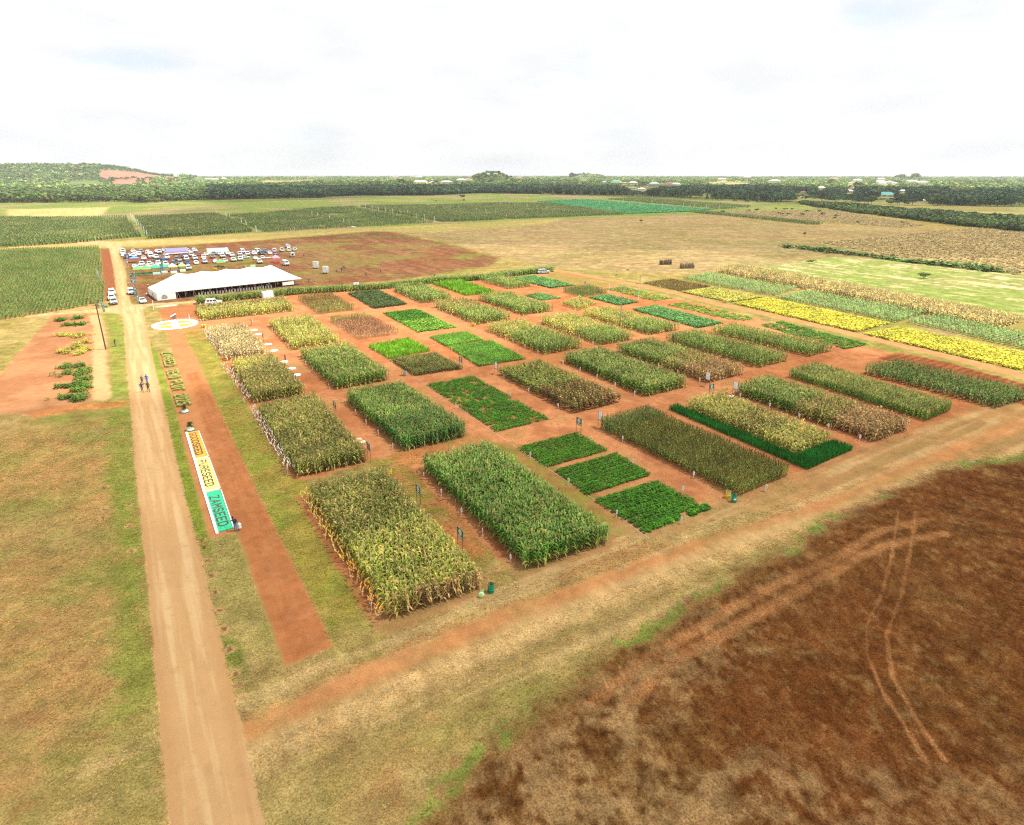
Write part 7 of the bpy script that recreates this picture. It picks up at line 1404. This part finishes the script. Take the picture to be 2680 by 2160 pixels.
for z, x, y, wp, rc in sorted(HOUSES, key=lambda t: px(t[0], t[1], t[2])[0]):
    p = G(z, x, y); sx, sy = px(z, x, y); zc = p[1] * ct + H * st; W = wp / 3.3656 / FPX * zc; W = min(W, 90); D_ = min(W * .6, 25); hw_ = min(3.2, W * .25) + (1.5 if W > 35 else 0)
    nm_, rcol = RC[rc]; i = cnt.get(rc, 0); cnt[rc] = i + 1
    root = empty('house', (p[0], p[1], 0), math.atan2(p[1], p[0]) - math.pi / 2 + random.uniform(-.25, .25), '%s-roofed far building, %s from the left among the %s roofs' % (nm_, ordn(i), nm_), 'house', 'distant buildings among the trees')
    mb = MB(); mb.box((0, 0, hw_ / 2 - .2), (W, D_, hw_ + .4)); mb.build('wall', mat('house wall', (.62, .56, .46), .8, .1), root)
    mb = MB(); e = .6; rh = min(D_ * .28, 5); a, b = W / 2 + e, D_ / 2 + e; r2 = max(0.2, a - b); mb.add([(-a, -b, hw_), (a, -b, hw_), (a, b, hw_), (-a, b, hw_), (-r2, 0, hw_ + rh), (r2, 0, hw_ + rh)], [(0, 1, 5, 4), (1, 2, 5), (2, 3, 4, 5), (3, 0, 4), (0, 3, 2, 1)]); mb.build('roof', mat('roof ' + nm_, rcol, .45, .06, .2), root)
    for k in range(3): mb = MB(); mb.box((W * (-.3 + .3 * k), -D_ / 2 - .02, hw_ * .5), (W * .12, .08, hw_ * .38)); mb.build('window', GLS, root)
    HR.append((sx - wp / 6.73 - 1, sx + wp / 6.73 + 1, sy - (hw_ + rh) * FPX / zc * 1.0 - .5, sy + .6, p[1]))
def tree_tpl(r, n, ls, shape='round', trunk=True):
    t = Tpl(); lob = [(r.normal(0, .22), r.normal(0, .22), r.uniform(.5, .85), r.uniform(.18, .34)) for _ in range(6)]
    for i in range(n):
        if shape == 'cone':
            z = r.uniform(.1, 1.0); rad = (1.05 - z) * .30 * r.uniform(.5, 1.1); an = r.uniform(0, 6.28); c = np.array([math.cos(an) * rad, math.sin(an) * rad, z]); nn = np.array([math.cos(an), math.sin(an), .4])
        else:
            lx, ly, lz, lr = lob[i % 6]; d = r.normal(0, 1, 3); d /= np.linalg.norm(d); d[2] = abs(d[2]) * (.9) - .25; c = np.array([lx, ly, lz]) + d * lr * np.array([1.2, 1.2, .75]); nn = d
            if shape == 'bush': c[2] = max(.06, c[2] * 1.0 - .25)
        nn = nn / np.linalg.norm(nn); sdv = np.cross(nn, r.normal(0, 1, 3)); sdv /= np.linalg.norm(sdv); fw = np.cross(nn, sdv); q = ls * r.uniform(.7, 1.3)
        t.strip([c - fw * q * .5, c + nn * q * .12, c + fw * q * .5], [q * .6, q, q * .5], sdv, 1 if r.random() < .3 else 0)
    if trunk: t.strip([(0, 0, 0), (0, 0, .5)], [.05, .03], np.array([1., 0, 0]), 2); t.strip([(0, 0, 0), (0, 0, .5)], [.05, .03], np.array([0, 1., 0]), 2)
    return t.done()
TR = np.random.default_rng(11); TREEP = np.array([(.085, .135, .03), (.13, .18, .045), (.10, .07, .05), (.1, .15, .04), (.1, .1, .05)])
T_far = [tree_tpl(TR, 18, .32, 'round', False) for _ in range(6)]; T_mid = [tree_tpl(TR, 54, .17, 'round') for _ in range(6)]
def treemass(name, label, q, hh, T, tint, palm=None):
    ok = np.ones(len(q), bool); ssx = CX + FPX * q[:, 0] / (q[:, 1] * ct + H * st); z0 = hillz(q[:, 0], q[:, 1]); zc = q[:, 1] * ct + (H - z0 - hh) * st; sty = CY + FPX * (-q[:, 1] * st + (H - z0 - hh) * ct) / zc; sby = CY + FPX * (-q[:, 1] * st + (H - z0) * ct) / (q[:, 1] * ct + (H - z0) * st); rw = hh * .5 / zc * FPX
    for x0, x1, y0, y1, Yh in HR: ok &= ~((ssx + rw > x0) & (ssx - rw < x1) & (sty < y1) & (sby > y0) & (q[:, 1] < Yh + 30))
    q, hh, z0, tint = q[ok], hh[ok], z0[ok], tint[ok]; N = len(q); P3 = np.concatenate([q, (z0 - .5)[:, None]], 1)
    o = scatter(T, P3, hh, hh * rng.uniform(.9, 1.35, N), np.tile(TREEP if palm is None else palm, (N, 1, 1)) * (1 + rng.normal(0, .12, (N, 1, 3))), np.full(N, .2), tint, M_TREE, name)
    props(o, label, 'woodland', kind='stuff')
near = [G('A1', *t) for t in [(-1500, 448), (-900, 445), (0, 440), (480, 432), (500, 445), (700, 440), (900, 425), (1160, 412), (1250, 415), (2154, 398)]] + [G('A2', *t) for t in [(200, 388), (480, 375), (700, 378), (1100, 378), (1540, 357)]] + [G('A3', *t) for t in [(0, 365), (900, 378), (1500, 405), (2100, 435)]] + [G('A4', *t) for t in [(560, 438), (900, 425), (1500, 462), (2087, 468), (2900, 482)]]
near = np.array(near); order = np.argsort(np.arctan2(near[:, 0], near[:, 1])); na_ = np.arctan2(near[:, 0], near[:, 1])[order]; nrr = np.hypot(near[:, 0], near[:, 1])[order]
az_t = rng.uniform(R(-50), R(50), 46000); rmin = np.interp(az_t, na_, nrr); rt = np.sqrt(rmin ** 2 + rng.random(46000) * (1650.0 ** 2 - rmin ** 2)); q = np.stack([rt * np.sin(az_t), rt * np.cos(az_t)], 1)
ssx = CX + FPX * q[:, 0] / (q[:, 1] * ct + H * st); dens = np.interp(ssx, [0, 1250, 1420, 1600, 2700], [-.2, -.2, .40, .50, .50]); depth = rt - rmin
keep = (fbm(q[:, 0], q[:, 1] * .6, 75, 91, 4) > dens) | ((depth < 45) & (ssx < 1420)) | ((depth < 22) & (rng.random(len(q)) < .35))
for fp_ in ([('A1', 1660, 250), ('A1', 2154, 240), ('A2', 100, 245), ('A2', 60, 275), ('A1', 1900, 285), ('A1', 1500, 300)], [('A3', 1420, 265), ('A3', 2130, 270), ('A4', 500, 275), ('A4', 300, 300), ('A3', 1600, 305)], [('A3', 900, 335), ('A3', 1420, 340), ('A3', 1400, 362), ('A3', 900, 352)], [('A2', 450, 262), ('A2', 1300, 255), ('A2', 1300, 285), ('A2', 500, 270)]):
    keep &= sdpoly(q, [G(*t) for t in fp_]) > 0
q = q[keep]; N = len(q); nb = fbm(q[:, 0], q[:, 1], 70, 95, 3)
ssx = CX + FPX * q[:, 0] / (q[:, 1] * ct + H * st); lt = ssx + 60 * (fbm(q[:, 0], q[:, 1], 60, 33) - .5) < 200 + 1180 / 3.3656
hq = 4.5 + 8.5 * rng.random(N) ** 1.4 * (.6 + .8 * nb); tq = rng.uniform(.6, 1.3, N) * (.75 + .5 * nb)
treemass('woodland', 'fresh green belt of bushy trees behind the far fields at the left', q[lt], hq[lt], T_mid, tq[lt] * 1.1)
treemass('woodland', 'dark bluish green belt of trees behind the far fields from the centre to the right', q[~lt], hq[~lt] * 1.1, T_mid, tq[~lt], np.array([(.048, .095, .04), (.08, .13, .045), (.08, .06, .04), (.05, .1, .04), (.1, .1, .05)]))  # bluish tree kind; palette also darkened, cloud shade partly put into the leaf colour
M2 = 42000; rt = 1600 + (6200 - 1600) * rng.random(M2) ** 1.35; az_t = rng.uniform(R(-50), R(50), M2); q = np.stack([rt * np.sin(az_t), rt * np.cos(az_t)], 1); nb = fbm(q[:, 0], q[:, 1], 160, 97, 4); keep = nb > .43
sxx = CX + FPX * q[:, 0] / (q[:, 1] * ct + (H - hillz(q[:, 0], q[:, 1])) * st); syy = CY + FPX * (-q[:, 1] * st + (H - hillz(q[:, 0], q[:, 1]) - 6) * ct) / (q[:, 1] * ct + (H - hillz(q[:, 0], q[:, 1])) * st); qx = (sxx - 200) * 3.3656; qy = (syy - 400) * 3.3656
scar = (qx > 205) & (qx < 890) & (qy + 42 > np.interp(qx, [180, 300, 620, 900], [148, 150, 168, 184])) & (qy - 26 < np.interp(qx, [200, 900], [200, 208])) & (q[:, 1] < 2850); keep &= ~scar
for fp_ in ([('A1', 1660, 250), ('A1', 2154, 240), ('A2', 100, 245), ('A2', 60, 275), ('A1', 1900, 285), ('A1', 1500, 300)], [('A3', 1420, 265), ('A3', 2130, 270), ('A4', 500, 275), ('A4', 300, 300), ('A3', 1600, 305)]): keep &= sdpoly(q, [G(*t) for t in fp_]) > 0
q = q[keep]; nb = nb[keep]; N = len(q)
treemass('woodland', 'scattered trees of the far country running up to the horizon and over the hills', q, (7 + 7 * rng.random(N)) * np.interp(np.hypot(q[:, 0], q[:, 1]), [1600, 6000], [1, 1.5]), T_far, rng.uniform(.6, 1.5, N) * (.85 + .4 * nb), TREEP * np.array([1.6, 1.55, 1.6]))
hx = rng.uniform(-3400, -350, 16000); hy = rng.uniform(2050, 3300, 16000); hz_ = hillz(hx, hy); q = np.stack([hx, hy], 1); sxx = CX + FPX * hx / (hy * ct + (H - hz_) * st); syy = CY + FPX * (-hy * st + (H - hz_ - 5) * ct) / (hy * ct + (H - hz_) * st); qx = (sxx - 200) * 3.3656; qy = (syy - 400) * 3.3656
keep = (hz_ > 6) & (sxx > -60) & ~((qx > 200) & (qx < 890) & (qy > np.interp(qx, [180, 300, 620, 900], [148, 150, 168, 184])) & (qy < 218) & (hy < 2800)); q = q[keep]; N = len(q)
treemass('hill_woodland', 'bushy trees covering the low hill at the left horizon', q, 6 + 5 * rng.random(N), T_far, rng.uniform(.7, 1.25, N), TREEP * 1.1)
# hedge belt right
hb = [('A4', 790, 452), ('A4', 950, 482), ('A4', 1260, 528), ('A4', 1700, 580), ('A4', 2087, 630), ('A4', 2800, 705), ('A4', 2800, 590), ('A4', 2087, 545), ('A4', 1500, 500), ('A4', 1240, 470), ('A4', 940, 455), ('A4', 860, 448)]
W = np.array([G(*t) for t in hb]); q = rng.uniform(W.min(0), W.max(0), (30000, 2)); q = q[(sdpoly(q, W) < 0) & (fbm(q[:, 0], q[:, 1], 22, 17, 3) > .33)][:2600]; N = len(q); hh = 2.0 + 5 * rng.random(N)
T_b = [tree_tpl(TR, 40, .26, 'bush', False) for _ in range(5)]
treemass('hedge_belt', 'dark thick belt of bushes running to the right edge below the far trees', q, hh, T_b, rng.uniform(.5, 1.25, N), TREEP * .85)
# single trees and bushes
def single(kind, z, x, y, hgt, lab, colr=1.0, wid=1.0, cat='tree', grp=None):
    p = G(z, x, y); T = {'cone': lambda: tree_tpl(TR, 170, .11, 'cone', False), 'round': lambda: tree_tpl(TR, 200, .13, 'round', False), 'bush': lambda: tree_tpl(TR, 130, .16, 'bush', False)}[kind]()
    root = empty({'cone': 'conifer', 'round': 'broadleaf_tree', 'bush': 'bush'}[kind], p, 0, lab, cat, grp)
    o = scatter([T], np.zeros((1, 2)), np.array([hgt]), np.array([hgt * wid]), TREEP[None] * colr, np.array([.2]), np.array([1.0]), M_TREE, 'crown' if kind != 'bush' else 'foliage'); o.parent = root
    mb = MB(); mb.tube((0, 0, 0), (.1, 0, hgt * (.55 if kind != 'bush' else .3)), hgt * .028, hgt * .012, 7); mb.build('trunk' if kind != 'bush' else 'stem', WOOD, root)
for i, (z, x, y, hh) in enumerate([('A3', 60, 372, 7), ('A3', 155, 374, 9), ('A3', 250, 376, 10), ('A3', 345, 377, 9), ('A3', 405, 378, 10), ('A3', 500, 379, 9), ('A3', 560, 380, 8), ('A3', 640, 380, 10), ('A3', 705, 381, 8), ('A3', 765, 381, 9), ('A3', 830, 382, 8), ('A3', 1105, 392, 11), ('A3', 1165, 394, 9), ('A3', 1300, 402, 9), ('A3', 1370, 405, 9), ('A3', 1515, 412, 8), ('A3', 1610, 418, 10), ('A3', 1650, 420, 9), ('A3', 1760, 428, 8), ('A3', 1870, 434, 9), ('A3', 1960, 438, 10), ('A3', 2085, 440, 9)]):
    single('cone', z, x, y, hh * 1.15, 'conical tree at the foot of the far tree belt, %s from the left' % ordn(i), .9, 1.15, grp='conifers along the foot of the far belt')
for z, x, y, hh, kd, lab, w_ in [('A2', 1378, 424, 9, 'round', 'lone small tree out in the far green fields', .8), ('A2', 1393, 424, 3.5, 'bush', 'dark bush beside the lone small tree in the far fields', 1), ('A2', 1150, 430, 3, 'bush', 'single dark bush in the far green field, left of the lone tree', 1), ('A3', 940, 612, 3.0, 'bush', 'single dark bush near the middle of the dry meadow', .9), ('A4', 829, 724, 2.6, 'bush', 'single dark bush in the dry meadow, right of centre', .8), ('A4', 1876, 1106, 3.0, 'bush', 'round green bush alone in the light green field', 1.25), ('A4', 872, 972, 2.0, 'bush', 'low green bush at the edge of the light green field', 1.5),
                                ('A4', 1412, 468, 12, 'round', 'tall dark tree standing clear before the right tree belt', .8), ('A4', 1680, 262, 38, 'round', 'tall pale eucalyptus group above the horizon at the right, left of two', .95), ('A4', 1785, 264, 42, 'round', 'tall pale eucalyptus group above the horizon at the right, right of two', .95), ('A2', 835, 292, 22, 'round', 'broad dark tree rising above the belt left of the big white roof', 1.1), ('A2', 540, 290, 16, 'round', 'bright green tree rising above the belt, far left of the white roof', .9), ('A2', 1135, 296, 18, 'round', 'dark tree rising before the white roofs', .9),
                                ('A3', 335, 245, 45, 'round', 'big dark tree top breaking the horizon near the middle', 1), ('A3', 715, 1082, .7, 'bush', 'small dark tuft on the tan meadow near the silver pick-up', 1.2), ('A3', 818, 1036, .6, 'bush', 'small brown pile of cuttings on the tan meadow', 1.8), ('A3', 1665, 528, 3, 'bush', 'dark bush at the corner of the thin crop row', 1.4), ('A4', 1380, 355, 16, 'round', 'compact dark tree in the right tree belt', .8), ('A4', 1290, 318, 18, 'round', 'broad dark tree before the red-walled house at the right', 1.3), ('A4', 1050, 300, 26, 'round', 'pale green tree in the far right country', 1.0)]:
    single(kd, z, x, y, hh, lab, .85 if 'dark' in lab else 1.6 if 'pale' in lab else 1.15, w_, cat='bush' if kd == 'bush' else 'tree')
bs = [(575, 500), (652, 502), (720, 505), (330, 515), (410, 512), (600, 540), (636, 545), (680, 548), (815, 555), (955, 520), (1085, 515), (990, 550), (1100, 562), (1090, 580), (1298, 620), (1250, 535), (850, 520), (1685, 628)]
for i, (x, y) in enumerate(sorted(bs)): single('bush', 'A4', x, y, random.uniform(2.2, 3.4), 'dark bush in pale grass below the right hedge belt, %s from left' % ordn(i), .8, 1.2, 'bush', 'dark bushes in the pale rough grass')
# ================================================================ CLOUDS overhead (out of view) that shade parts of the land
HC = 1400.0
def cloud(name, pts, tr, seed, grow=0):
    W = np.array([G(*t) if isinstance(t[0], str) else t for t in pts]); off = np.array([SD.x, SD.y]) * (HC / SD.z)
    lo, hi = W.min(0) - 60, W.max(0) + 60; span = (hi - lo).max(); n_ = 120; X, Y = np.meshgrid(np.linspace(lo[0], hi[0], n_), np.linspace(lo[1], hi[1], n_), indexing='ij'); Pq = np.stack([X.ravel(), Y.ravel()], 1)
    poly = W; d = np.full(len(Pq), 1e9); sdv = sdpoly_far(Pq, poly) + (fbm(Pq[:, 0], Pq[:, 1], span * .12, seed, 4) - .5) * span * .10
    ins = -sdv; th = np.sqrt(np.clip(ins, 0, 200)) * 6 * (.6 + .8 * fbm(Pq[:, 0], Pq[:, 1], span * .08, seed + 3)); zt = HC + th; zb = HC - th * .25
    idx = np.arange(n_ * n_).reshape(n_, n_); F = np.stack([idx[:-1, :-1], idx[1:, :-1], idx[1:, 1:], idx[:-1, 1:]], -1).reshape(-1, 4); F = F[(ins[F] > 0).all(1)]
    # shift so the light passing the cloud base lands on the outline
    V = np.concatenate([np.stack([Pq[:, 0] + off[0], Pq[:, 1] + off[1], zt + 1], 1), np.stack([Pq[:, 0] + off[0], Pq[:, 1] + off[1], zb - 1], 1)]); NN = n_ * n_
    m = bpy.data.materials.new('cloud ' + str(seed)); m.use_nodes = True; nn = m.node_tree; nn.nodes.clear(); o_ = nn.nodes.new('ShaderNodeOutputMaterial'); a = nn.nodes.new('ShaderNodeBsdfTransparent'); b = nn.nodes.new('ShaderNodeBsdfTranslucent'); b.inputs[0].default_value = (.9, .9, .92, 1); mxx = nn.nodes.new('ShaderNodeMixShader')
    q = nn.nodes.new('ShaderNodeTexNoise'); q.inputs['Scale'].default_value = .02; tcn = nn.nodes.new('ShaderNodeTexCoord'); mr = nn.nodes.new('ShaderNodeMapRange'); mr.inputs[3].default_value = max(0, tr - .10); mr.inputs[4].default_value = min(1, tr + .10)
    nn.links.new(tcn.outputs['Object'], q.inputs['Vector']); nn.links.new(q.outputs['Fac'], mr.inputs[0]); nn.links.new(mr.outputs[0], mxx.inputs[0]); nn.links.new(b.outputs[0], mxx.inputs[1]); nn.links.new(a.outputs[0], mxx.inputs[2]); nn.links.new(mxx.outputs[0], o_.inputs[0])
    F2 = np.concatenate([F, F[:, ::-1] + NN]); u, inv = np.unique(F2, return_inverse=True); o = quadmesh(name, V[u], inv.reshape(-1, 4), m, smooth=True); props(o, kind='structure')
def sdpoly_far(Q, poly):
    n = len(poly); d = np.full(len(Q), 1e9); ins = np.zeros(len(Q), bool)
    for i in range(n):
        a, b = poly[i], poly[(i + 1) % n]; e = b - a; w = Q - a; t = np.clip((w @ e) / max(e @ e, 1e-9), 0, 1); dd = w - t[:, None] * e; d = np.minimum(d, (dd ** 2).sum(1)); c_ = ((a[1] > Q[:, 1]) != (b[1] > Q[:, 1])); xx = (b[0] - a[0]) * (Q[:, 1] - a[1]) / (b[1] - a[1] + 1e-12) + a[0]; ins ^= c_ & (Q[:, 0] < xx)
    return np.where(ins, -1, 1) * np.sqrt(d)
ZM['F'] = (0, 0, 1)
near_edge = [('D', 100, 880), ('D', 300, 880), ('D', 430, 870), ('D', 560, 850), ('D', 700, 790), ('D', 900, 760), ('D', 1100, 740), ('D', 1350, 700), ('D', 1600, 690), ('D', 2000, 775), ('D', 2250, 830)]
ne = [G(*t) for t in near_edge]
cloud('sky_cloud', [np.array([-160., 60.])] + ne + [np.array([200., 90.]), np.array([200., -60.]), np.array([-160., -60.])], .71, 3)
ne2 = [G('D', 100, 1000), G('D', 450, 1000), G('D', 640, 960), G('D', 1000, 930), G('D', 1400, 860), G('D', 1700, 800), G('D', 2050, 870)]
cloud('sky_cloud', [np.array([-140., 40.])] + ne2 + [np.array([180., 70.]), np.array([180., -50.]), np.array([-140., -50.])], .86, 9)
me_ = [('A1', 500, 548), ('A1', 900, 490), ('A1', 1180, 440), ('A1', 1250, 330), ('A1', 1900, 275), ('A2', 700, 280), ('A2', 1500, 250), ('A3', 600, 260), ('A3', 1800, 300), ('A4', 1400, 350), ('A4', 2200, 350), ('A4', 2800, 480), ('A4', 2400, 900), ('A4', 1500, 910), ('A4', 300, 900), ('A3', 1400, 900), ('A2', 1700, 860), ('A2', 600, 760), ('A1', 1700, 740), ('A1', 700, 780), ('A1', 0, 800), ('A1', 0, 640)]
cloud('sky_cloud', me_, .80, 14)
cloud('sky_cloud', [('A1', 1180, 430), ('A1', 1260, 330), ('A1', 1900, 275), ('A2', 700, 280), ('A2', 1500, 250), ('A3', 600, 260), ('A3', 1800, 300), ('A4', 1400, 345), ('A4', 2800, 370), ('A4', 2800, 640), ('A4', 2087, 600), ('A4', 1300, 520), ('A4', 600, 450), ('A3', 1500, 410), ('A2', 1500, 362), ('A2', 100, 400)], .66, 15)
print('PLOTS', len(ALLPLOTS), sum(p[2] for p in ALLPLOTS))
# ================================================================ HAZE: thin air round the camera and all of the land
mb = MB(); mb.box((0, 0, 64.0), (32000, 32000, 130))
hm = bpy.data.materials.new('thin haze'); hm.use_nodes = True; hn = hm.node_tree; hn.nodes.clear(); ho = hn.nodes.new('ShaderNodeOutputMaterial'); hv = hn.nodes.new('ShaderNodeVolumePrincipled')
hv.inputs['Color'].default_value = (.93, .96, 1.0, 1); hv.inputs['Density'].default_value = .00008; hv.inputs['Anisotropy'].default_value = .2; hn.links.new(hv.outputs[0], ho.inputs['Volume'])
props(mb.build('haze', hm), 'thin bright haze softening the far country', 'haze', kind='stuff')
